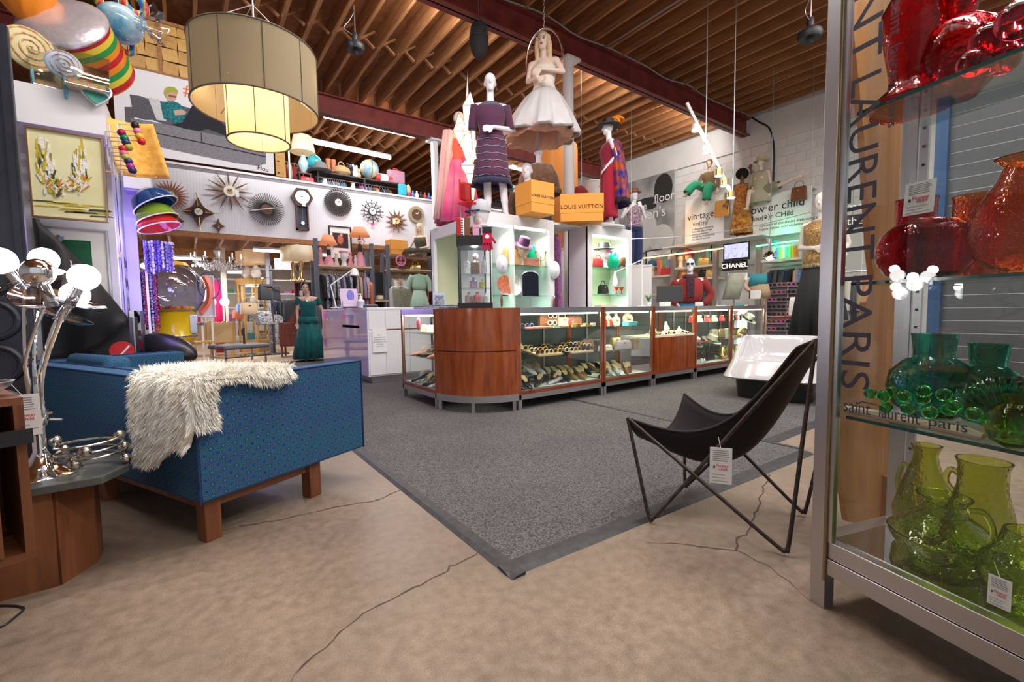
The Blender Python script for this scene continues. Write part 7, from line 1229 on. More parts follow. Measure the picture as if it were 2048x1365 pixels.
for i,(px,m,s_,l) in enumerate(((640,'pnk',1,'pink figurine at the left end of the pine shelf'),(672,'wht',.8,'cream figurine on the pine shelf'),(683,'blk',.7,'dark figurine on the pine shelf'),(700,'pnk',.9,'second pink figurine on the pine shelf'),(710,'wht',.7,'pale bust on the pine shelf'))):t=vase(us(px,zsh+.001),[(.07,0),(.08,.05),(.04,.16),(.06,.24),(.03,.3),(.045,.34),(.02,.4)],CLO[m],l,'figurines on the pine shelf','figurine','figurine',14,s=s_)
t=thing('hat_stand','white foam head in a pink turban on the pine shelf','mannequin head',us(687,zsh+.001,YU-.02)); B().lathe([(.07,0),(.06,.05),(.05,.12),(.07,.16)],16).o('neck',mwhite,t); B().ell((0,0,.25),(.08,.1,.13)).o('head',mwhite,t); B().ell((0,.01,.33),(.1,.12,.06)).o('turban',mt('pink_turban',(.75,.45,.45),.8),t)
lvp=us(793,zsr+.001); t=thing('gift_box','orange box on the shelf beside the seated blonde mannequin','box',lvp,.1,'orange gift boxes'); B().box(-.22,.22,-.15,.15,0,.25).o('body',orm,t,smooth=0,bev=.004); B().box(-.225,.225,-.155,.155,.12,.36).o('lid',orm,t,smooth=0,bev=.004)
p=us(842,zsr+.002,YU+.0); t=thing('mannequin','blonde mannequin in a dark dress sitting on the shelf under the clocks','mannequin',p+V((0,0,-.78)),face_cam(p,-25),s=.92); figure(t,dict(head=(-.02,-.03,1.63),rh=(-.09,0,.9),rk=(-.3,-.35,.95),ra=(-.05,-.45,.88),lk=(.3,-.35,.95),la=(.05,-.5,.88),lh=(.09,0,.9),re=(-.3,-.06,1.12),rw=(-.4,-.25,1.02),le=(.25,-.05,1.1),lw=(.1,-.3,1.02)),pale,face=1,hair=mt('blonde_hair',(.7,.52,.3),.5),hairlen=.3)
dk=fabric('dark_print_dress',(.02,.018,.015),(.12,.1,.05),60); shell(t,'bodice',bod(1.04,1.36),dk); shell(t,'skirt',[(1.05,0,-.02,.16,.13),(1.0,0,-.2,.4,.38,.03),(.88,0,-.22,.46,.42,.04)],dk,folds=8)
hat(us(800,zsr-.349),0,LEA[1],'brown hat on the shelf below the orange box',.15); bag(us(830,zsr-.349),0,.25,.16,.12,MT['brass'],'brass coloured bag on the shelf below the seated mannequin',None); t=thing('peace_medallion','round pink peace medallion hung at the shelf post','ornament',us(801,zsr-.15,YU-.1)); B().torus((0,0,0),.12,.02,22,8,'y').o('ring',mt('pink_metal',(.6,.2,.35),.3),t)
for a in(PI/2,-PI/2,-PI/4,-3*PI/4):B().bar((0,0,0),(.12*cos(a),0,.12*sin(a)),.025).o('spoke',MT['pink_metal'],t)
B().cyl((0,.0,.12),(0,.06,.18),.004,n=5).o('hook',steel,t)
# centre back: vitrine, chandelier, sideboard, swirl picture, curtain
p=gl(510,12.2,.008); hon=wood('honey_wood',(.55,.3,.08),(.7,.42,.15),(6,6,1),.4); t=thing('vitrine','honey wood octagonal vitrine with a lit glass middle','vitrine',p,.4); oc=lambda r,z:[(r*cos(PI/8+k*PI/4),r*sin(PI/8+k*PI/4),z) for k in range(8)]
b=B(); b.loft([oc(.4,0),oc(.4,.3)]); b.o('base',hon,t,smooth=0); b=B(); b.loft([oc(.4,1.8),oc(.44,1.88),oc(.44,1.95)]); b.o('cornice',hon,t,smooth=0); b=B(); b.loft([oc(.37,.3),oc(.37,1.8)],False,False); b.o('glass',GL,t,smooth=0)
for q in oc(.38,0):B().box(q[0]-.02,q[0]+.02,q[1]-.02,q[1]+.02,.3,1.8).o('post',hon,t,smooth=0)
for z in(.8,1.3):b=B(); b.loft([oc(.35,z),oc(.35,z+.01)]); b.o('shelf',shelfg,t,smooth=0)
b=B(); b.loft([oc(.2,1.76),oc(.2,1.79)]); b.o('lamp',sidel,t,smooth=0); point('vitrine_light',p+V((0,0,1.7)),5,(1,.8,.5),.1)
for i,(dx,z,m) in enumerate(((-.15,.32,'teal'),(.1,.32,'tan'),(-.1,.82,'slv'),(.12,.82,'brn'),(0,1.32,'wht'))):bag(p+V((dx,-.1,z)),.2,.22,.18,.1,CLO[m],('teal','tan','black and white','brown','cream')[i]+' handbag inside the honey wood vitrine','handbags in the vitrine')
for i,(px,D,z,w,m,l) in enumerate(((498,11.3,1.0,.4,'tan','tan straw bag hung before the vitrine'),(530,11.0,.75,.42,'slv','black and white furry bag hung beside the vitrine'),(540,11.1,1.35,.5,'blk','large black leather bag hung on the dark stand'),(486,11.5,1.05,.3,'den','denim bag hung left of the vitrine'),(478,11.8,.9,.3,'cor','coral bag hung left of the vitrine'))):bag(gl(px,D,z),.3,w,w*.8,.15,CLO[m],l,'bags hung on the dark stand')
p=gl(545,11.1,.008); t=thing('bag_stand','dark metal stand carrying hung bags and checked skirts','stand',p); B().cyl((0,0,.02),(0,0,2.2),.03,n=10).o('pole',dark,t); B().box(-.3,.3,-.2,.2,0,.03).o('foot',dark,t,smooth=0)
for k,z in enumerate((2.1,1.7,1.3)):B().bar((-.7,-.05,z),(.3,-.05,z),.02).o('cross_arm',dark,t)
rack(gl(556,11.9,1.45),gl(582,11.9,1.45),8,G('gry nav blk gry nav blk gry blk'),'left of the secretary desk','dark jackets left of the desk',(.8,)); garment(gl(552,11.4,1.0),.6,.75,CLO['slv'],'black and white checked skirt below the dark jackets',None,1)
# chandelier
p=at(436,522,D=11.2); t=thing('chandelier','large crystal chandelier under the mezzanine joists','chandelier',p); B().cyl((0,0,.1),(0,0,2.74-p.z),.015,n=8).o('chain',chrome,t); B().lathe([(.02,-.1),(.09,0),(.05,.1),(.1,.25),(.03,.35)],16).o('stem',mt('crystal',(.8,.85,.9),.1,.5),t); crys=mt('cut_crystal',(.9,.92,.95),.05,trans=.7,ior=1.5)
for k in range(12):
    a=2*PI*k/12; R1=.55; c_,s_=cos(a),sin(a); o=B().tube(spline([(.05*c_,.05*s_,.05),(.25*c_,.25*s_,-.12),(.45*c_,.45*s_,-.08),(R1*c_,R1*s_,.02)],4),.012,6).o('arm',MT['crystal'],t); B().cyl((R1*c_,R1*s_,.04),(R1*c_,R1*s_,.16),.012,n=6).o('candle',mt('candle_lamp',(1,.95,.85),.5,emit=3),o); B().lathe([(.05,.02),(.06,.04),(.0005,.03)],12,c=(R1*c_,R1*s_,0)).o('bobeche',crys,o)
    b=B()
    for j in range(7):r=R1*(.35+.1*j+R_(-.03,.03)); z=-.1+.1*(j/7)-R_(.02,.14); b.ell((r*cos(a+R_(-.15,.15)),r*sin(a+R_(-.15,.15)),z),(.022,.022,.04),6,4)
    o2=b.o('crystal_drops',crys,o); o2['kind']='stuff'
# swirl picture, sideboard, ball lamps
t,w,h=quadframe(391,551,432,634,12.4,'large pale picture with a red and blue swirl','painting','painting',.02,white,mt('pale_lilac_paint',(.62,.62,.8),.6)); [B().box(q,q+.04,0,.04,-t.location.z+.01,0).o('easel_leg',white,t,smooth=0) for q in(.05,w-.1)]; B().tube(spline([(w*.15,-.03,h*.1),(w*.6,-.03,h*.35),(w*.7,-.03,h*.7),(w*.45,-.03,h*.98)],6),.07,6).o('painted_swirl',mt('paint_coral',(.75,.18,.12),.6),t); B().torus((w*.7,-.03,h*.75),.3,.015,26,6,'y',.7,1).o('painted_ring',mt('paint_navy',(.05,.1,.25),.6),t)
p=gl(414,11.0,.008); sd=thing('sideboard','pale wood sideboard with woven doors on tapered legs','sideboard',p,face_cam(p,-12)); B().box(-.55,.55,-.2,.2,.3,.82).o('carcass',hon,sd,smooth=0)
for q in(-.53,.01):o=B().box(q,q+.52,-.215,-.2,.33,.79).o('door',mt('woven_cane',(.55,.4,.2),.7,bump=.5,bscale=120),sd,smooth=0); B().ell((q+.26,-.225,.55),.015).o('knob',brass,o)
for x in(-.48,.48):
    for y in(-.15,.15):B().cyl((x*1.05,y,0),(x,y,.3),.014,.024,8).o('leg',hon,sd)
for i,(dx,c,l) in enumerate(((.1,.9,'glowing ball lamp on the sideboard, left one'),(.38,.85,'glowing ball lamp on the sideboard, right one'))):q=MX.Translation(p)@MX.Rotation(face_cam(p,-12),4,'Z')@V((dx,0,.821)); t=thing('ball_lamp',l,'lamp',q,0,'ball lamps'); B().ell((0,0,.5),.1).o('globe',bulbm,t); B().cyl((0,0,.02),(0,0,.42),.012,n=8).o('stem',chrome,t); B().lathe([(.09,0),(.08,.02),(.012,.025)],16).o('base',chrome,t)
for i,(dx,m) in enumerate(((-.35,'teal'),(-.15,'red'))):vase(MX.Translation(p)@MX.Rotation(face_cam(p,-12),4,'Z')@V((dx,0,.821)),[(.05,0),(.07,.08),(.04,.2),(.02,.32)],mt('vase_'+m,((.02,.2,.6),(.5,.03,.06))[i],.15),('blue','red')[i]+' tall vase on the sideboard','vases on the sideboard')
p=gl(402,9.8,.008); t=thing('stool','small wooden stool with a blue book before the sideboard','stool',p,.3); B().box(-.2,.2,-.15,.15,.4,.43).o('seat',hon,t,smooth=0)
for x in(-.17,.17):
    for y in(-.12,.12):B().cyl((x*1.15,y*1.15,0),(x,y,.4),.014,n=8).o('leg',hon,t)
p=gl(440,11.9,.008); t=thing('pink_curtain','narrow hot pink curtain beside the sideboard','curtain',p); shell(t,'drape',[(0,0,0,.12,.06,.15),(1.9,0,0,.11,.05,.15)],mt('hot_pink_velvet',(.65,.01,.13),.8),folds=6); B().cyl((-.15,0,1.9),(.15,0,1.9),.012,n=8).o('rod',steel,t); B().cyl((.13,0,0),(.13,0,1.9),.012,n=8).o('rod_post',steel,t)
p=gl(451,11.7,.008); t=thing('timber_post','cream square post carrying the mezzanine beside the pink curtain','post',p); B().box(-.06,.06,-.06,.06,0,2.73).o('shaft',mt('cream_paint',(.75,.7,.6),.5),t,smooth=0); B().box(-.08,.08,-.08,.08,0,.08).o('base',MT['cream_paint'],t,smooth=0)
p=gl(540,11.6,.008); t=thing('timber_post','grey square post carrying the mezzanine by the fluorescent tube','post',p); B().box(-.05,.05,-.05,.05,0,2.73).o('shaft',mt('grey_post',(.4,.42,.46),.5),t,smooth=0); B().box(-.07,.07,-.07,.07,0,.06).o('base',MT['grey_post'],t,smooth=0)
for i,(px,D,w) in enumerate(((498,11.9,.3),(516,11.7,.36))):q=gl(px,D,1.96); t=thing('table_lamp',('cream drum shaded lamp behind the vitrine cornice','cream drum shaded lamp with milk glass base above the vitrine')[i],'lamp',q); B().lathe([(.08,0),(.13,.1),(.08,.25),(.03,.32)],18).o('base',mt('milk_glass',(.8,.75,.65),.3),t); B().lathe([(w*.8,.36),(w*.8,.7)],26).o('shade',cloth_lamp('ivory_shade',(.88,.8,.68),.2),t,solid=.004); B().cyl((0,0,.3),(0,0,.5),.01,n=6).o('neck',brass,t)
t,w,h=quadframe(548,517,590,541,12.6,'glowing pink neon picture under the mezzanine','sign','neon_sign',.02,steel,mt('pink_glow_panel',(.7,.2,.35),.5,emit=.7,ecol=(1,.25,.4))); B().tube(spline([(w*.1,-.04,h*.3),(w*.35,-.04,h*.7),(w*.6,-.04,h*.4),(w*.9,-.04,h*.6)],6),.03,6).o('neon_tube',mt('neon_pink',(1,.5,.5),.5,emit=7,ecol=(1,.35,.3)),t)
fsx=thing('far_shelves','white stepped shelves of folded goods at the far wall','shelving',(at(470,600,Y=16.5).x,16.5,.008));
for z in(.3,.75,1.2,1.65,2.1):B().box(-.8,2.4,0,.35,z,z+.03).o('shelf',white,fsx,smooth=0)
for x in(-.8,.8,2.37):B().box(x,x+.03,0,.35,0,2.2).o('upright',white,fsx,smooth=0)
k=0
for z in(.33,.78,1.23,1.68):
    for x in [-.65+.27*i for i in range(11)]:k+=1; m=random.choice(list(CLO.values())); o=small_box(V((fsx.location.x+x,16.65,.008+z)),0,.2,.2,R_(.08,.26),m,'small %s parcel, %s on shelf %s of the far white shelves'%(m.name.replace(' cloth',''),ORD[(k-1)%11],('one','two','three','four')[(k-1)//11]),'parcel','parcels on the far shelves','parcel')
# ================================================================ RIGHT WALL
XR=10.55
def rw(px,py,X=XR):return at(px,py,X=X)
def wallsign(name,label,cat,px0,py0,px1,py1,X,mat,fm=None):
    """flat panel on the right wall; px0,py0 top left, px1,py1 bottom right. local x runs to the right along the wall"""
    a,c=rw(px0,py0,X),rw(px1,py1,X); t=thing(name,label,cat,(X,a.y,c.z),-PI/2); w,h=a.y-c.y,a.z-c.z; B().box(0,w,-.03,0,0,h).o('panel',mat,t,smooth=0)
    if fm:
        for x0,x1,z0,z1 in((0,w,0,.03),(0,w,h-.03,h),(0,.03,.03,h-.03),(w-.03,w,.03,h-.03)):B().box(x0,x1,-.045,-.03,z0,z1).o('frame_bar',fm,t,smooth=0)
    return t,w,h
def T_(t,s,size,x,z,m,y=-.033,al='CENTER'):return text(s,size,m,t,(x,y,z),(PI/2,0,0),ext=.001,align=al)
gy=mt('photo_grey',(.22,.22,.22),.6,col2=(.5,.5,.5),scale=1.6); t,w,h=wallsign('photo_banner','black and white close up photograph of a face on the right wall','poster',1240,372,1348,497,11.1,gy); dkp=mt('photo_dark',(.03,.03,.03),.6); lip=mt('photo_light',(.62,.62,.61),.6)
for nm,x,z,rx,rz_,m in(('hair',.82,.8,.16,.19,dkp),('cheek',.42,.3,.3,.28,lip),('brow',.5,.68,.26,.05,dkp),('eye',.6,.6,.11,.04,dkp),('nose_shadow',.33,.45,.06,.17,dkp),('collar',.8,.14,.2,.2,lip),('brow',.2,.72,.12,.04,dkp)):B().ell((w*x,-.03,h*z),(w*rx,.003,h*rz_),20,8).o('photo_'+nm,m,t)
wt_=mt('white_letters',(.9,.9,.9),.5); T_(t,'on the',.3,w*.33,h*.62,wt_,-.036); T_(t,'floor',.34,w*.84,h*.68,wt_,-.036); T_(t,"men's",.42,w*.62,h*.5,wt_,-.036)
t,w,h=wallsign('definition_sign','white sign with the dictionary entry for vintage','sign',1372,403,1447,484,10.9,paper); T_(t,'vin\u00b7tage',.24,w*.42,h*.62,ink); T_(t,'vin(t)ij/',.15,w*.42,h*.46,ink)
for k,s_ in enumerate(('1. denoting something','from the past of high','quality, especially','something representing','the best of its kind')):T_(t,s_,.065,w*.2,h*(.35-.055*k),ink,al='LEFT')
B().box(w,w+.02,-.03,.28,0,h).o('box_side',white,t,smooth=0); B().box(0,w,.0,.28,h-.02,h).o('box_top',white,t,smooth=0)
t,w,h=wallsign('definition_sign','white sign with the dictionary entry for flower child','sign',1508,396,1622,462,10.9,paper); T_(t,'flow\u00b7er child',.25,w*.38,h*.68,ink); T_(t,'flou(\u0259)r CHild',.16,w*.34,h*.47,ink)
for k,s_ in enumerate(('a person of the sixties embracing peace,','hippie values, non violence and love')):T_(t,s_,.085,w*.12,h*(.28-.09*k),ink,al='LEFT')
B().box(0,w,.0,.28,h-.02,h).o('box_top',white,t,smooth=0)
def wallfig(px,py,X,label,pose,mat,s,off,**k):p=rw(px,py,X); t=thing('mannequin',label,'mannequin',p,face_cam(p,off),s=s); figure(t,pose,mat,**k); return t
# seated in green trousers, on the vintage sign
t=wallfig(1418,391,10.85,'mannequin in green flared trousers sitting on the vintage sign',dict(rk=(-.25,-.42,1.0),ra=(-.45,-.62,.72),lk=(.12,-.4,.86),la=(.1,-.46,.42),re=(-.28,-.05,1.12),rw=(-.12,-.25,1.0)),skin,.85,-20,hair=mt('brown_curls',(.2,.1,.05),.8,bump=1,bscale=40)); t.location.z-=.62; gt=fabric('emerald_flares',(.02,.32,.15)); bj=fabric('bronze_jacket',(.2,.12,.05)); shell(t,'jacket',bod(1.1,1.4),bj)
for pts in([(-.09,0,.92),(-.25,-.42,1.0),(-.42,-.6,.76)],[(.09,0,.92),(.12,-.4,.88),(.1,-.46,.5)]):sleeve(t,pts,(.11,.12),gt,'trouser_leg')
sleeve(t,[(-.18,0,1.37),(-.28,-.05,1.13),(-.14,-.23,1.02)],(.06,.04),bj); sleeve(t,[(.18,0,1.37),(.24,.02,1.12),(.25,-.04,.9)],(.06,.04),bj)
# standing with afro
lg=thing('wall_ledge','white ledge along the right wall under the afro mannequin','ledge',(10.5,rw(1525,470,10.5).y,rw(1485,472,10.5).z)); B().box(0,.7,0,2.6,-.04,0).o('board',white,lg,smooth=0)
for q in(.1,2.4):B().prism([(.7,-.04),(.7,-.3),(.4,-.04)],q,q+.03,'y').o('bracket',white,lg)
z0=lg.location.z+.001; t=wallfig(1482,468,10.75,'brown mannequin with an afro in an orange and yellow patterned maxi dress',dict(le=(.28,-.05,1.5),lw=(.2,-.05,1.75),lt=(0,0,1),re=(-.3,.02,1.12),rw=(-.38,-.05,.95)),brown,.88,0,hair=mt('afro_hair',(.015,.01,.008),.9,bump=1,bscale=60)); t.location.z=z0; B().ell((0,.02,1.69),(.16,.15,.15),20,12).o('afro',MT['afro_hair'],t); fd=fabric('orange_ethnic_print',(.35,.06,.02),(.6,.3,.05),18); shell(t,'dress',[(1.4,0,0,.17,.09)]+bod(1.06,1.36)+[(.8,0,0,.2,.16,.02),(.62,0,0,.22,.18,.03)],fd,folds=7); shell(t,'skirt',[(.62,0,0,.22,.18,.03),(.3,0,0,.26,.22,.06),(.1,0,0,.28,.24,.07)],fabric('yellow_ethnic_print',(.7,.38,.03),(.3,.05,.02),12),folds=7); bag(t.location+V((-.1,.42,.55)),-1.4,.35,.4,.06,MT['gold'],'square gold bag held by the afro mannequin',None)
# hat figure and reclining legs on the flower sign
t=wallfig(1520,398,10.75,'mannequin in a straw hat and khaki coat perched on the flower child sign',dict(re=(-.22,0,1.1),rw=(-.1,-.2,1.0),rk=(-.12,-.3,.9),ra=(-.14,-.36,.5),lk=(.45,-.1,.94),la=(.95,-.12,1.05),lf=(1,0,.4)),pale,.9,-25); t.location.z-=.66; kh=fabric('khaki_linen',(.5,.47,.33)); shell(t,'coat',[(1.42,0,0,.1,.07),(1.37,0,0,.2,.11),(1.1,0,0,.19,.14),(.85,0,-.02,.24,.18,.03),(.62,0,-.05,.27,.2,.05)],kh,folds=7); sleeve(t,[(-.18,0,1.37),(-.23,0,1.12),(-.12,-.18,1.02)],(.07,.05),kh); sleeve(t,[(.09,0,.92),(.3,-.06,.93),(.5,-.1,.95)],(.13,.1),fabric('olive_skirt',(.3,.31,.2)),'trouser_leg'); B().lathe([(.1,1.69),(.17,1.66),(.175,1.67),(.11,1.7),(.09,1.78),(.0005,1.79)],20).o('hat',fabric('straw',(.6,.55,.3)),t); t2=bag(rw(1598,378,10.72)+V((0,0,-.25)),-PI/2,.3,.3,.08,LEA[1],'tan suede bag hung over the flower child sign',None)
# shelf system
pst=wood('grey_oak_post',(.25,.2,.17),(.36,.3,.26),(8,8,1),.6); S1=rw(1320,551).z; S2=rw(1390,532).z; S3=rw(1390,556).z; S4=rw(1560,518).z; Y1,Y2,Y3,Y4,Y5=(rw(q,560).y for q in(1290,1346,1431,1517,1610)); sh_=thing('wall_shelving','pale wall shelves with grey oak posts along the right wall','shelving',(XR,0,.011))
for y,z in((Y1,2.2),(Y2,rw(1346,508).z),(Y3,rw(1431,498).z),(Y4,rw(1517,490).z),(Y5,2.4)):B().box(-.05,.05,y-.05,y+.05,0,z).o('post',pst,sh_,smooth=0)
for a,c,z in((Y1,Y2,S1),(Y2,Y3,S2),(Y2,Y3,S3),(Y4,Y5,S4),(Y1,Y2,S1-.5)):B().box(0,.55,c+.05,a-.05,z-.06,z-.011).o('shelf',mt('lit_shelf',(.82,.76,.62),.5),sh_,smooth=0)
def on_r(px,z,dx=.2):return V((XR+dx,at(px,540,X=XR+dx).y,z+.002))
def neon(px0,py0,px1,py1,col,label,p_):a,c=rw(px0,py0,XR-.08),rw(px1,py1,XR-.08); t=thing('neon_strip',label,'light',a,0,'neon strips'); m=mt('neon_'+label.split()[1],col,.5,emit=6,ecol=col); B().cyl((0,0,0),c-a,.014,n=8).o('tube',m,t); B().bar((.03,0,.02),c-a+V((.03,0,.02)),.03,.02).o('channel',steel,t); l=area('neon_light',(a+c)/2+V((.1,0,0)),(c-a).length,.05,p_,col,(0,-PI/2,0)); return t
neon(1286,517,1447,497,(1,.55,.15),'thin orange neon strip above the wall shelves',3); neon(1512,493,1604,480,(.1,1,.5),'thin green neon strip above the suit rack',3)
def head(px,z,hatc,label,skinm=None,s=1):
    t=thing('hat_stand',label,'mannequin head',on_r(px,z),-1.2,'hat display heads',s=s); B().lathe([(.08,0),(.06,.06),(.055,.13),(.06,.17)],16).o('neck',skinm or pale,t); B().ell((0,-.01,.27),(.085,.105,.13)).o('face',skinm or pale,t); B().lathe([(.12,.3),(.13,.33),(.11,.42),(.05,.46),(.0005,.465)],20).o('hat',mt('hat_'+label[:5].strip(),hatc,.8),t)
head(1304,S1,(.03,.15,.25),'teal turban on a pale display head, left shelf'); head(1361,S2,(.08,.15,.22),'blue felt hat on a pale display head'); head(1377,S2,(.6,.03,.05),'red flowered hat on a tan display head',skin); head(1546,S4,(.05,.35,.3),'mint hat on a pale head under the green neon')
for i,(px,c) in enumerate(((1318,(.75,.15,.25)),(1323,(.85,.35,.05)),(1328,(.3,.4,.12)),(1333,(.15,.5,.5)),(1339,(.3,.3,.65)))):t=thing('paper_roll',('pink','orange','olive','turquoise','lilac')[i]+' paper roll standing on the left wall shelf','roll',on_r(px,S1),0,'paper rolls'); B().cyl((0,0,0),(0,0,.42),.055,n=14).o('roll',mt('roll_%d'%i,c,.6),t); B().cyl((0,0,.42),(0,0,.43),.02,n=8).o('core',LEA[2],t)
for i,(px,c) in enumerate(((1562,(.3,.45,.1)),(1568,(.8,.2,.15)),(1575,(.05,.4,.4)),(1581,(.35,.5,.08)),(1589,(.85,.3,.05)),(1554,(.1,.15,.6)))):t=thing('glass_canister',('green','coral','teal','lime','orange','blue')[i]+' canister under the green neon strip','canister',on_r(px,S4),0,'canisters under the green neon'); B().lathe([(.06,0),(.065,.02),(.065,.26)],16).o('body',mt('can_%d'%i,c,.3),t); B().lathe([(.068,.26),(.068,.3),(.0005,.31)],16).o('lid',LEA[2],t)
for i,(px,z,m) in enumerate(((1332,S1,8),(1408,S2,4),(1366,S3,1),(1388,S3,1),(1410,S3,0),(1424,S3,4))):bag(on_r(px,z,.15),-1.3,.28,.2,.12,LEA[m],('red bag before the paper rolls','gilt bag on the upper wall shelf','brown bag left of the red shirt mannequin','dark brown bag behind the red shirt mannequin','black handbag on the lower wall shelf','tan handbag on the lower wall shelf, rightmost')[i],'bags on the right wall shelves')
for i,(px,c) in enumerate(((1398,(.05,.4,.3)),(1415,(.1,.5,.55)))):vase(on_r(px,S2,.3),[(.06,0),(.09,.1),(.05,.25),(.06,.3+.15*i)],mt('wallvase%d'%i,c,.3),('green ornament on the upper wall shelf','turquoise tall vase on the upper wall shelf')[i],'vases on the right wall')
for a,c,X_,l,m in((1293,1345,11.1,'framed print of bright shapes behind the paper rolls',mt('bright_print',(.7,.25,.1),.6,col2=(.1,.45,.45),scale=3)),(1376,1426,11.1,'framed violet and gold print on the right wall',mt('violet_print',(.4,.33,.6),.6,col2=(.55,.38,.15),scale=3))):t,w,h=wallsign('framed_print',l,'framed print',a,502 if a<1300 else 494,c,534 if a<1300 else 522,X_,paper,black); B().box(w*.2,w*.85,-.032,-.03,h*.1,h*.7).o('printed_field',m,t,smooth=0)
rack((XR+.2,Y2-.15,S3-.15),(XR+.2,Y3+.15,S3-.15),12,G('brn red wht gry pnk blk nav red tan blk gry brn'),'behind the red shirt mannequin','clothes behind the red shirt mannequin',(.95,)); rack((XR+.2,Y4-.1,S4-.15),(XR+.2,Y5+.1,S4-.15),13,G('tan gry nav gry blk gry blk gry nav blk tan lil den'),'under the green neon','suits under the green neon',(.95,))
# cabinet with television and lettering sign
t,w,h=wallsign('lit_cabinet','white lit wall cabinet of perfume and bags below the lettered sign','cabinet',1446,541,1496,625,XR+.25,mt('cabinet_back',(.6,.72,.72),.4)); t.location.z=.02
for q in(0,w-.1):B().box(q,q+.1,-.3,-.03,.0,h).o('lit_side',mt('white_glow',(1,1,1),.5,emit=2.2),t,smooth=0)
for k in range(1,5):B().box(.1,w-.1,-.28,-.03,h*k/5,h*k/5+.012).o('shelf',shelfg,t,smooth=0)
o=B().box(w*.35,w*.85,-.3,-.29,h*.74,h*.95).o('number_card',paper,t,smooth=0); text('5',.3,mt('dark_violet_ink',(.08,.05,.2),.5),t,(w*.6,-.305,h*.84),(PI/2,0,0))
Lc=V((XR+.05,t.location.y,0))
for i in range(12):k=1+i%4; q=V((XR+.08,t.location.y-w*(.2+.2*(i//4)),.02+h*k/5+.014)); vase(q,[(.04,0),(.05,.06),(.03,.12),(.015,.16)],mt(('scent_pink','scent_blue','scent_gold')[i%3],((.7,.3,.35),(.1,.4,.6),(.6,.45,.2))[i%3],.2),('pink','blue','gold')[i%3]+' scent bottle on shelf %s of the lit wall cabinet, %s from left'%(ORD[k-1],ORD[i//4]),'scent bottles in the lit cabinet','scent_bottle','bottle',12)
t,w,h=wallsign('brand_sign','black sign with cream capital letters under the television','sign',1446,525,1495,539,XR-.1,black); T_(t,'CHANEL',h*.75,w*.5,h*.5,mt('lit_letters',(1,.95,.75),.5,emit=1.5)); B().box(.02,w,.0,.3,h*.4,h*.6).o('bracket',steel,t,smooth=0)
t,w,h=wallsign('television','black television showing a busy pale blue picture','television',1448,489,1500,519,XR-.2,black); scr=mt('tv_screen',(.6,.65,.9),.3,emit=.9,ecol=(.55,.62,.95)); N,L=nt(scr); tc=N.new('ShaderNodeTexCoord'); v=N.new('ShaderNodeTexVoronoi'); v.inputs['Scale'].default_value=22; L.new(tc.outputs['Object'],v.inputs['Vector']); r=N.new('ShaderNodeValToRGB'); r.color_ramp.elements[0].color=(.75,.8,1,1); r.color_ramp.elements[1].color=(.05,.06,.3,1); L.new(v.outputs['Distance'],r.inputs[0]); L.new(r.outputs[0],N['Principled BSDF'].inputs['Emission Color']); B().box(.03,w-.03,-.034,-.03,h*.14,h-.03).o('screen',scr,t,smooth=0); B().box(w*.3,w*.7,-.03,.25,-.06,0).o('stand',black,t,smooth=0)
# chrome pendant, monitor, trouser forms, spinner, table with purse
p=at(1539,510,D=8.6); t=thing('pendant_lamp','chrome dome pendant lamp right of the television','lamp',p); B().lathe([(.12,-.06),(.115,-.01),(.08,.04),(.03,.07),(.03,.3),(.0005,.3)],22).o('dome',chrome,t); B().ell((0,0,-.05),.06).o('bulb',bulbm,t); B().cyl((0,0,.3),(0,0,5.48-p.z),.006,n=6).o('cord',pipe,t)
p=V((4.95,4.25,.0)); p=gl(1336,6.75); p.z=1.032; p.y=min(p.y,4.05); t=thing('monitor','dark computer monitor seen from behind on the counter','monitor',p,face_cam(p,8)); B().box(-.19,.19,-.015,.015,.07,.31).o('panel',dark,t,bev=.006); B().box(-.02,.02,.0,.03,0,.1).o('stem',dark,t,smooth=0); B().box(-.1,.1,-.06,.08,0,.008).o('foot',dark,t,smooth=0)
for px,D,m,l,k in((1467,7.6,cl('sage striped trousers',(.3,.31,.25),(.42,.42,.35),8),'sage striped trousers folded on a form above the counters',0),(1514,7.9,CLO['teal'],'torso form in a teal shirt and khaki shorts holding a white bag',1)):
    p=gl(px,D,.011); zc=at(px,598,D=D).z; hh=.42; t=thing('trouser_form',l,'display form',p,face_cam(p,0)); B().cyl((0,0,0),(0,0,zc),.015,n=8).o('pole',steel,t); B().lathe([(.14,0),(.14,.01),(.015,.015)],18).o('foot',steel,t)
    if k==0:shell(t,'trousers',[(zc+hh,.05,0,.13,.06),(zc+.2,.0,0,.13,.06,.03),(zc-.02,-.05,0,.13,.06,.04)],m,folds=5); B().box(-.1,.2,-.01,.01,zc+.3,zc+hh).o('form',white,t)
    else:shell(t,'shirt',[(zc+hh,0,0,.14,.08),(zc+.22,0,0,.15,.09)],m); shell(t,'shorts',[(zc+.24,.02,0,.15,.09),(zc-.0,.04,0,.17,.1,.04)],CLO['tan'],folds=5); sleeve(t,[(-.13,0,zc+.36),(-.19,-.02,zc+.22),(-.12,-.1,zc+.12)],(.04,.03),skin,'arm'); B().bx((-.03,-.13,zc+.06),(.17,.03,.16)).o('white_bag',paper,t,bev=.01); B().cyl((0,0,zc),(0,0,zc+hh),.06,n=12).o('form',steel,t)
p=gl(1572,7.9,.011); t=thing('sunglasses_rack','tall wire rack of dark sunglasses beside the last counter','rack',p,face_cam(p,0)); zt3=at(1572,566,D=7.9).z
for x in(-.3,0.02,.3):B().box(x-.01,x+.01,-.01,.01,.0,zt3).o('upright',steel,t,smooth=0)
B().box(-.3,.3,.02,.04,.1,zt3).o('back_panel',mt('mauve_panel',(.2,.15,.18),.6),t,smooth=0)
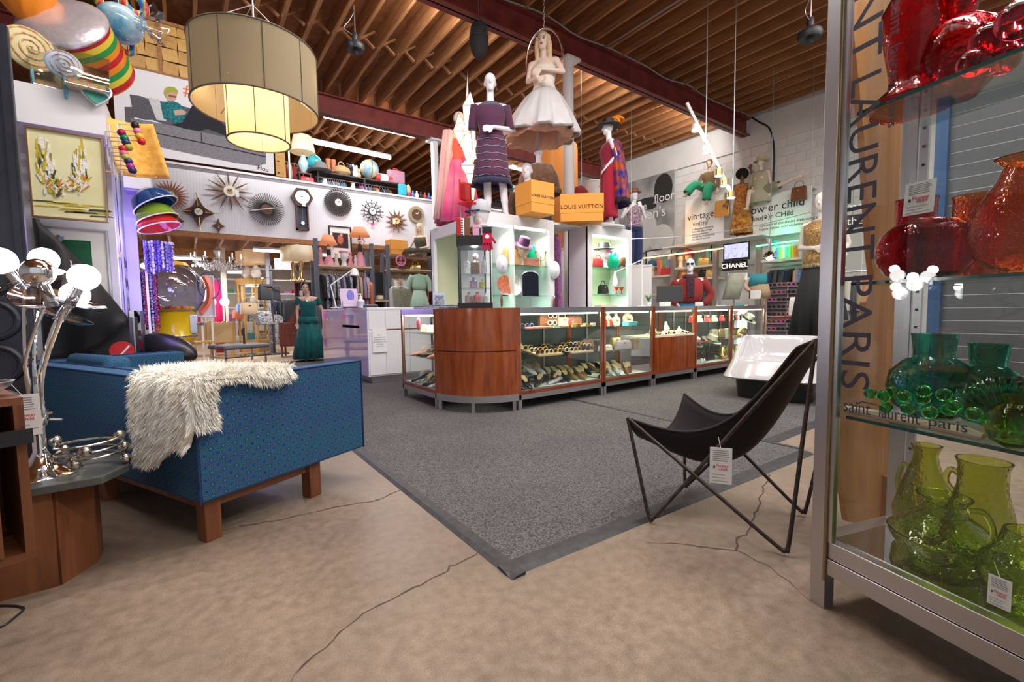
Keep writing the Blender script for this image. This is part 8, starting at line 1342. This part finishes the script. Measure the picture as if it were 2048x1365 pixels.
for k in range(9):B().box(-.3,.3,-.03,.02,.3+k*.13,.31+k*.13).o('rung',steel,t,smooth=0)
MR=MX.Translation(p)@MX.Rotation(face_cam(p,0),4,'Z'); ct=[black,fr[0],mt('pink_frame',(.7,.1,.35),.3),black]
for k in range(9):
    for j in range(4):sunglasses(MR@V((-.22+.145*j,-.03,.312+k*.13)),face_cam(p,0),ct[(k*3+j)%4],'%s sunglasses on the tall wire rack, %s in row %s from below'%(ct[(k*3+j)%4].name.split('_')[0],ORD[j],ORD[k]),'sunglasses on the wire rack')
p=gl(1592,6.6,.011); p=gl(1594,6.2,.011); t=thing('display_table','small wooden table with the pale bag, before the gold top mannequin','table',p,face_cam(p)); zt4=at(1594,634,D=6.2).z; B().box(-.3,.34,-.2,.2,zt4-.035,zt4).o('top',cherry_h,t,smooth=0,bev=.004); B().box(-.06,-.0,-.03,.03,0,zt4-.035).o('leg',cherry,t,smooth=0); B().box(-.2,.2,-.15,.15,0,.025).o('foot',cherry_h,t,smooth=0)
bag(V((p.x,p.y,zt4+.012)),face_cam(p),.2,.26,.1,LEA[3],'white soft leather bag on the small wooden table',None,False)
# track light
a,c=at(1374,206,D=6.4),at(1468,398,D=6.4); tk=thing('track_light','white track light bar with white and brass spotlights','light fixture',a); d=c-a; B().bar((0,0,0),d,.035).o('track',white,tk,smooth=0)
for px,py in((1411,230),(1457,300)):f=.4 if px<1420 else .97; q=d*f; B().cyl(q,(q.x,q.y,5.48-a.z),.008,n=6).o('drop_rod',pipe,tk)
for i,(px,py,m) in enumerate(((1391,262,0),(1413,305,0),(1437,352,1),(1449,372,1),(1461,396,1))):q=at(px,py,D=6.35)-a; o=B().cyl(q+V((0,0,.09)),q,.05,.055,18).o('spot_head',brass if m else white,tk); B().lathe([(.045,-.004),(.0005,-.004)],16,c=q).o('lamp_face',bulbm,o); B().tube([q+V((0,0,.09)),q+V((-.03,.02,.14)),d*(py-206)/192],.008,6).o('bracket',m and brass or white,o)
spot('track_spot',at(1391,262,D=6.3),(10.9,5.5,3.4),150,90); spot('track_spot',at(1449,372,D=6.3),(10.9,7.5,3.2),150,90)
# festoon wire with bulbs
P0,P1=at(1262,478,D=8.4),at(1620,425,D=8.4); t=thing('festoon_lights','thin wire with clear bulbs strung before the right wall signs','light string',P0); B().tube([(P1-P0)*(k/16)+V((0,0,-.12*sin(PI*k/16))) for k in range(17)],.007,5).o('wire',pipe,t)
for k in(2,4,6,9,11,14):q=(P1-P0)*(k/16)+V((0,0,-.12*sin(PI*k/16))); B().lathe([(.015,0),(.03,-.06),(.04,-.1),(.02,-.14),(.0005,-.145)],12,c=q).o('bulb',GL,t)
for q in(V((0,0,0)),P1-P0):B().cyl(q,(q.x,q.y,5.48-P0.z),.004,n=5).o('drop_wire',pipe,t)
# sign seen through the glass cabinet
t=thing('womens_sign','black hanging sign for the women\u2019s floor seen through the glass cabinet','sign',at(1705,443,D=7),face_cam(at(1705,443,D=7))); B().box(-.38,.38,0,.02,-.1,.1).o('board',black,t,smooth=0); text('on the s',.16,wt_,t,(-.02,-.003,0),(PI/2,0,0)); text('women',.2,wt_,t,(-.05,-.003,.22),(PI/2,0,0)); B().cyl((0,.01,.1),(0,.01,5.48-t.location.z),.006,n=5).o('rod',pipe,t)
rack(gl(1650,7.4,1.55),gl(1760,7.0,1.55),10,G('brn red wht tan wht gry tan cor wht brn'),'seen through the glass cabinet','clothes seen through the glass cabinet',(.9,)); t=thing('grid_panel','white wire grid panel behind the glass cabinet','grid',gl(1775,6.6,.011),1.2)
for k in range(9):B().cyl((-.4+.1*k,0,0),(-.4+.1*k,0,2.4),.005,n=5).o('upright_wire',white,t)
for k in range(14):B().cyl((-.4,0,.1+.17*k),(.4,0,.1+.17*k),.005,n=5).o('cross_wire',white,t)
# ================================================================ GOODS IN AND ON THE TOWERS
def tw(px,z,Y):return V((at(px,540,Y=Y).x,Y,z+.012))
A,A2=1.58,1.19
bag(tw(1022,A+.0,4.78),.1,.24,.24,.1,mt('tan_satchel',(.55,.3,.12),.5),'tan leather satchel on the upper tower shelf'); hat(tw(1046,A,4.75)+V((0,0,.25)),0,mt('plum_felt',(.1,.03,.1),.9),'plum cloche hat on a wooden form in the large tower',.13,crown=.14,rx=.5,band=LEA[3]); t=thing('hat_form','pale wooden hat form under the plum cloche','hat form',tw(1046,A,4.75)); B().lathe([(.05,0),(.02,.03),(.02,.1),(.08,.17),(.07,.27),(.0005,.3)],18).o('form',LEA[2],t); B().lathe([(.06,0),(.06,.01),(.02,.015)],16).o('foot',LEA[1],t)
vase(tw(1063,A,4.85),[(.06,0),(.065,.1),(.06,.28)],mt('jade_glass',(.0,.45,.25),.15),'tall jade green vase in the large tower',n=20); small_box(tw(1062,A,4.7),0,.2,.1,.1,mt('coral_basket',(.5,.2,.13),.6,var=.3,scale=60),'woven coral clutch before the jade vase')
t=thing('candlestick','brass branched candlestick on the upper tower shelf','candlestick',tw(1082,A,4.72)); B().lathe([(.05,0),(.04,.01),(.008,.03),(.008,.14)],14).o('stem',brass,t)
for q in(-1,1):B().tube(spline([(0,0,.08),(q*.06,0,.1),(q*.09,0,.18)],4),.006,6).o('branch',brass,t); B().lathe([(.01,0),(.025,.03)],10,c=(q*.09,0,.18)).o('cup',brass,t)
pl2=[('floral_plate',(.6,.15,.08),1012),('silver_plate',(.6,.6,.58),1028),('leaf_plate',(.05,.35,.12),1022)]
for i,(n_,c,px) in enumerate(pl2):t=thing('plate',('orange floral plate','round silver tray','small green leaf dish')[i]+' on the lower tower shelf','plate',tw(px,A2,4.72+.05*i)+V((0,0,.001)),0,'plates in the large tower',rx=-.2 if i<2 else 0); r=(.13,.15,.06)[i]; (B().lathe([(.0005,-.006),(r*.6,-.006),(r,.012),(r,.016),(.0005,0)],26).o('plate',mt(n_,c,.3,.6 if i==1 else 0,var=.3,scale=30),t,loc=(0,0,r if i<2 else .01)).rotation_euler.__setitem__(0,PI/2 if i<2 else 0)); B().box(-.04,.04,0,.05,0,.012).o('plate_stand',black,t,smooth=0)
t=thing('table_mirror','black arched table mirror on a steel foot on the counter','mirror',V((at(1061,600,Y=4.0).x,4.0,1.032)),-.25); B().box(-.07,.09,-.05,.06,0,.01).o('foot',steel,t,smooth=0); B().cyl((0,0,.01),(0,0,.13),.01,n=8).o('stem',steel,t); pl3=[(-.1,.13),(.1,.13),(.1,.36)]+[(.1*cos(a),.36+.05*sin(a)) for a in [PI*k/8 for k in range(1,8)]]+[(-.1,.36)]; B().prism(pl3,-.008,.008,'y').o('plate',mt('dark_mirror',(.03,.035,.05),.05,.9),t); B().tube([(x,0,z) for x,z in pl3+[pl3[0]]],.008,6).o('rim',steel,t)
B_=1.61
t=thing('hat_stand','white head with pink sunglasses and a dark feathered hat in the narrow tower','mannequin head',tw(1208,B_,4.66),.2); B().lathe([(.07,0),(.05,.04),(.05,.1),(.06,.14)],16).o('neck',mwhite,t); B().ell((0,-.01,.22),(.075,.09,.115)).o('face',mwhite,t); B().lathe([(.1,.27),(.16,.28),(.1,.3),(.08,.37),(.0005,.38)],20).o('hat',dark,t); B().bx((-.04,-.095,.235),(.06,.012,.035)).o('sunglass_lens',mt('pink_frame',(.7,.1,.35),.3),t,bev=.005); B().bx((.04,-.095,.235),(.06,.012,.035)).o('sunglass_lens',MT['pink_frame'],t,bev=.005)
vase(tw(1226,B_,4.72),[(.08,0),(.11,.08),(.07,.22),(.03,.27)],MT['jade_glass'],'green glass bottle behind the feathered hat head'); shoe(tw(1238,B_,4.65),1.2,LEA[1],'brown ankle boot on the upper shelf of the narrow tower',None,.05,boot=True); bag(tw(1196,B_,4.62),0,.16,.13,.08,LEA[8],'red flowered purse on the upper shelf of the narrow tower',None)
bag(tw(1206,1.22,4.65),.2,.2,.14,.09,LEA[0],'black basket bag on the lower shelf of the narrow tower'); vase(tw(1226,1.22,4.75),[(.06,0),(.08,.1),(.03,.3)],mt('white_glaze',(.8,.8,.78),.3),'white teardrop vase on the lower shelf of the narrow tower')
for i,px in enumerate((1233,1243)):vase(tw(px,1.22,4.62),[(.03,0),(.006,.01),(.006,.05),(.04,.11)],GA,('left','right')[i]+' amber cocktail glass in the narrow tower','amber cocktail glasses','cocktail_glass','glass',16,wall=.003)
for i,(px,Y,z,l) in enumerate(((1004,4.56,1.45,'white mask hung on the left stile of the large tower'),(1109,4.56,1.42,'white mask hung on the right stile of the large tower'))):t=thing('white_mask',l,'mask',V((at(px,530,Y=Y).x,Y,z)),-.4,'white masks'); B().ell((0,0,.12),(.075,.07,.12),18,14).o('face',mwhite,t); B().ell((0,-.07,.1),(.012,.02,.03)).o('nose',mwhite,t); B().tube([(0,.02,.2),(0,.03,.26)],.003,5).o('cord',black,t); q=thing('fish_opener',('left','right')[i]+' carved fish hook hung under a white mask','ornament',V((at(px-1,590,Y=Y).x,Y,z-.33)),0,'carved fish hooks'); B().ell((0,0,0),(.018,.012,.08)).o('fish',LEA[1],q); B().torus((0,0,.1),.018,.004,12,5,'y').o('ring',steel,q)
# black framed glass tower on the corner counter
p=V((2.44,3.98,1.032)); gt_=thing('glass_tower','small black framed glass tower case on the corner counter','display case',p,math.radians(-33)); w=.165; H1=.62
B().box(-w-.01,w+.01,-w-.01,w+.01,0,.055).o('base',black,gt_,smooth=0); B().box(-w-.01,w+.01,-w-.01,w+.01,H1,H1+.1).o('head',black,gt_,smooth=0)
for x in(-w,w-.012):
    for y in(-w,w-.012):B().box(x,x+.012,y,y+.012,.055,H1).o('post',black,gt_,smooth=0)
for x0,x1,y0,y1 in((-w,w,-w,-w+.003),(-w,w,w-.003,w),(-w,-w+.003,-w,w),(w-.003,w,-w,w)):B().box(x0,x1,y0,y1,.055,H1).o('pane',GL,gt_,smooth=0)
for z in(.2,.34):B().box(-w+.01,w-.01,-w+.01,w-.01,z,z+.005).o('shelf',shelfg,gt_,smooth=0)
MG=MX.Translation(p)@MX.Rotation(math.radians(-33),4,'Z'); point('tower_case_light',MG@V((0,0,.58)),1.2,(1,.97,.95),.03)
for i,(x,y,z,r,h,c,l) in enumerate(((-.08,-.05,.346,.035,.17,(.75,.75,.78),'silver checked flask on the upper shelf of the black tower'),(.0,.03,.346,.045,.19,(.3,.2,.15),'brown ornate bottle on the upper shelf of the black tower'),(.09,-.05,.346,.03,.18,(.6,.5,.6),'lilac figurine on the upper shelf of the black tower'),(-.02,.0,.206,.035,.11,(.55,.3,.5),'pink patterned jar on the middle shelf of the black tower'),(.07,.0,.206,.03,.09,(.65,.5,.1),'yellow and green jar on the middle shelf of the black tower'),(.02,-.05,.056,.045,.11,(.6,.2,.2),'red printed box jar at the bottom of the black tower'),(-.07,.0,.056,.04,.11,(.55,.35,.35),'pink jar at the bottom of the black tower'),(.1,.03,.056,.03,.1,(.75,.72,.72),'white jar at the bottom of the black tower'))):vase(MG@V((x,y,z+.002)),[(r,0),(r*1.05,h*.1),(r,h*.65),(r*.35,h*.8),(r*.4,h)],mt('towerjar%d'%i,c,.3,var=.3,scale=60),l,'jars in the black tower','jar','jar',14)
ac=thing('accordion','small red and brown accordion with white keys on the black tower','accordion',MG@V((-.13,.05,H1+.101)),math.radians(-33)); B().box(-.05,-.0,-.1,.06,0,.2).o('keyboard_side',mt('red_gloss',(.5,.02,.02),.2),ac,bev=.008); B().box(-.002,.03,-.105,-.1,.01,.19).o('key_bed',paper,ac,smooth=0); B().box(.03,.09,-.09,.06,.01,.2).o('bellows',LEA[1],ac,smooth=0)
for k in range(7):B().box(-.001,.018,-.109,-.105,.02+k*.024,.03+k*.024).o('black_key',black,ac,smooth=0)
for i,(x,m,l) in enumerate(((.02,mt('pink_box',(.65,.35,.5),.5),'pink scent box with sticks on the black tower'),(.1,MT['silver_leather'],'silver basket case on the black tower'))):t=small_box(MG@V((x,-.06,H1+.101)),math.radians(-33),.065,.05,.12,m,l,'box',None,'small_case'); [B().cyl((-.02+.013*k,0,.12),(-.025+.016*k,0,.19),.0025,n=5).o('stick',brass,t) for k in range(4)] if i==0 else None
p2=MG@V((.07,.09,H1+.101)); t=thing('cap_stand','white display head in a grey baseball cap and red printed scarf','mannequin head',p2,face_cam(p2,-50)); B().lathe([(.09,0),(.07,.04),(.05,.1),(.055,.15)],18).o('neck',mwhite,t); b=B(); b.ell((0,0,.26),(.075,.095,.12),18,14); b.ell((0,-.03,.2),(.055,.06,.06)); b.ell((0,-.1,.24),(.012,.02,.02)); b.o('face',mwhite,t); B().lathe([(.098,.28),(.1,.33),(.075,.39),(.03,.41),(.0005,.412)],22).o('cap',mt('grey_cap',(.5,.51,.56),.8),t); b=B(); b.grid(lambda u,v:(.09*cos(PI+PI*u)*(1-.15*v),-.06-.11*v*sin(PI*u)-.03,.285-.02*v),12,5); b.o('peak',mt('navy_peak',(.02,.03,.08),.6),t,solid=.006); B().bx((0,-.09,.35),(.07,.01,.03)).o('patch',mt('red_patch',(.6,.05,.05),.6),t); B().torus((0,-.01,.1),.085,.03,20,8,'z',1,.9).o('scarf',mt('red_paisley',(.5,.01,.03),.8,col2=(.8,.7,.68),scale=45),t); B().prism([(-.07,.1),(.07,.1),(.03,-.03)],-.12,-.1,'y').o('scarf_point',MT['red_paisley'],t)
g_=thing('glove','red knitted glove with black cuff draped over the black tower edge','glove',MG@V((.13,-.185,H1+.02)),math.radians(-33)); b=B(); b.box(-.045,.045,-.012,.012,.0,.1)
for k in range(4):b.cyl((-.034+.023*k,0,.01),(-.05+.034*k,0,-.08+.012*abs(k-1.5)),.011,.009,8)
b.cyl((.04,0,.06),(.085,0,.0),.013,.01,8); b.o('hand',mt('red_knit',(.55,.01,.06),.9),g_); B().box(-.047,.047,-.016,.016,.1,.16).o('cuff',black,g_,bev=.006); B().ell((0,-.014,.06),(.022,.004,.022)).o('emblem',white,g_)
# ================================================================ MORE CLUTTER
t=thing('jointed_lamp','silver cone lamp on a jointed arm before the narrow white tower','lamp',V((at(1284,605,Y=4.0).x,4.0,1.032))); O_=t.location.copy(); k0=at(1284,520,Y=4.0)-O_; hd=at(1230,545,Y=4.05)-O_
B().lathe([(.07,0),(.07,.012),(.012,.016)],18).o('base',white,t); B().cyl((0,0,.016),k0,.008,n=8).o('pole',white,t); B().cyl(k0,hd,.007,n=8).o('arm',white,t); B().lathe([(.06,-.15),(.05,-.11),(.018,-.01),(.012,.02),(.0005,.022)],20,c=hd).o('cone',mt('satin_silver',(.62,.6,.64),.3,.7),t); B().ell(hd+V((0,0,-.14)),.03).o('bulb',bulbm,t)
for i,(px,Y,w,h,m,l) in enumerate(((1212,3.75,.34,.02,pale,'flat peach box lid on the counter before the narrow tower'),(1330,3.7,.12,.06,paper,'white card holder below the monitor'),(1398,3.8,.05,.06,paper,'white card stand right of the red shirt mannequin'),(1480,3.8,.1,.03,MT['turquoise_box'],'flat turquoise box on the third glass counter'))):small_box(V((at(px,612,Y=Y).x,Y,1.032)),.1,w,.1,h,m,l)
t=thing('potted_plant','small green plant in a white pot on the counter','plant',V((at(1297,608,Y=3.8).x,3.8,1.032))); B().lathe([(.03,0),(.04,.06),(.034,.06),(.0005,.05)],16).o('pot',white,t)
for k in range(7):a=k*.9; B().tube(spline([(0,0,.05),(.015*cos(a),.015*sin(a),.1),(.045*cos(a),.045*sin(a),.14+.01*(k%3))],3),[.003,.005,.008,.01,.009,.006,.002],6).o('leaf',mt('leaf_green',(.06,.2,.05),.5),t)
rack(V((4.22,6.9,1.75)),V((4.9,6.9,1.75)),8,G('blk slv blk gry flo blk nav slv'),'in the gap between the white towers','dark clothes between the towers',(1.1,)); garment(V((4.36,4.9,2.09)),1.2,1.1,CLO['flo'],'long floral dress hung in the gap between the white towers',None,1); t=garment(at(1163,372,D=8.3),.2,.75,CLO['red'],'dark red garment hung right of the orange pillar',None,1); B().cyl((0,0,.06),(0,0,5.49-t.location.z),.004,n=5).o('cord',pipe,t)
t=thing('white_drum_shade','white fabric drum standing right of the orange pillar','lampshade',V((dxy(1190,9.0).x,dxy(1190,9.0).y,.011))); B().lathe([(.16,0),(.16,3.5),(.0005,3.5)],28).o('drum',mt('off_white_cloth',(.75,.72,.7),.8),t); B().torus((0,0,3.5),.16,.012,28,6).o('rim',white,t)
t=thing('parasol','pale turquoise paper parasol behind the navy dress mannequin','parasol',at(1012,378,D=9.0),.3,rx=.25); n=16; b=B(); b.loft([[(r*cos(2*PI*i/n),r*sin(2*PI*i/n),z) for i in range(n)] for r,z in((.01,.12),(.2,.08),(.42,0))],False,False); b.o('canopy',mt('turquoise_paper',(.4,.65,.65),.7),t,smooth=0,solid=.004)
for k in range(8):a=k*PI/4; B().cyl((0,0,.11),(.42*cos(a),.42*sin(a),-.005),.004,n=5).o('rib',brass,t)
B().cyl((0,0,.12),(0,0,-1.1),.01,n=6).o('handle',brass,t)
us_=thing('back_shelving','dark shelf of shoes and bags behind the large white tower','shelving',V((5.55,7.65,.011)))
for z in(1.9,2.35,2.8,3.2):B().box(-.9,.9,0,.35,z,z+.03).o('shelf',black,us_,smooth=0)
for x in(-.9,.86):B().box(x,x+.04,0,.35,0,3.3).o('upright',black,us_,smooth=0)
for j,z in enumerate((1.93,2.38,2.83)):
    for i in range(7):shoe(V((4.8+.25*i,7.8,z+.013)),R_(2.6,3.7),LEA[(i*3+j)%8],'%s shoe on the %s shelf of the dark back shelving'%(ORD[i],('lowest','middle','upper')[j]),'shoes on the back shelving',.06,s=1.2)
# more shoes and cases in the glass counters
for i,x in enumerate((3.62,3.72,3.5)):shoe(on_unit(x,.42,.195),R_(2.8,3.4),LEA[(5,4,1)[i]],('leopard','gold','brown')[i]+' shoe in the back row of the wide counter floor',gs,.06)
for i,x in enumerate((2.72,2.84,2.95)):shoe(on_unit(x,.36,.51),R_(2.4,2.9),LEA[(1,4,0)[i]],('brown','gold','black')[i]+' mule on the middle shelf of the wide counter, left end',gs,.03)
for i,x in enumerate((4.0,4.14,4.28,4.42,4.56)):shoe(on_unit(x,.42,.195),R_(2.7,3.5),LEA[(0,1,0,2,7)[i]],'%s shoe of the back row on the second counter floor'%ORD[i],gs,.06)
for i,x in enumerate((4.0,4.15,4.5)):bag(on_unit(x,.38,.5),R_(-.2,.2),.18,.13,.08,LEA[(1,0,4)[i]],('brown','black','gold')[i]+' bag at the back of the second counter middle shelf','bags in the second counter',False)
for i,x in enumerate((6.85,7.05,7.25,7.45)):bag(on_unit(x,.38,.51),0,.17,.14,.08,LEA[(2,4,3,1)[i]],('beige','gold','white','brown')[i]+' bag at the back of the rightmost counter middle shelf','bags in the rightmost counter',False)
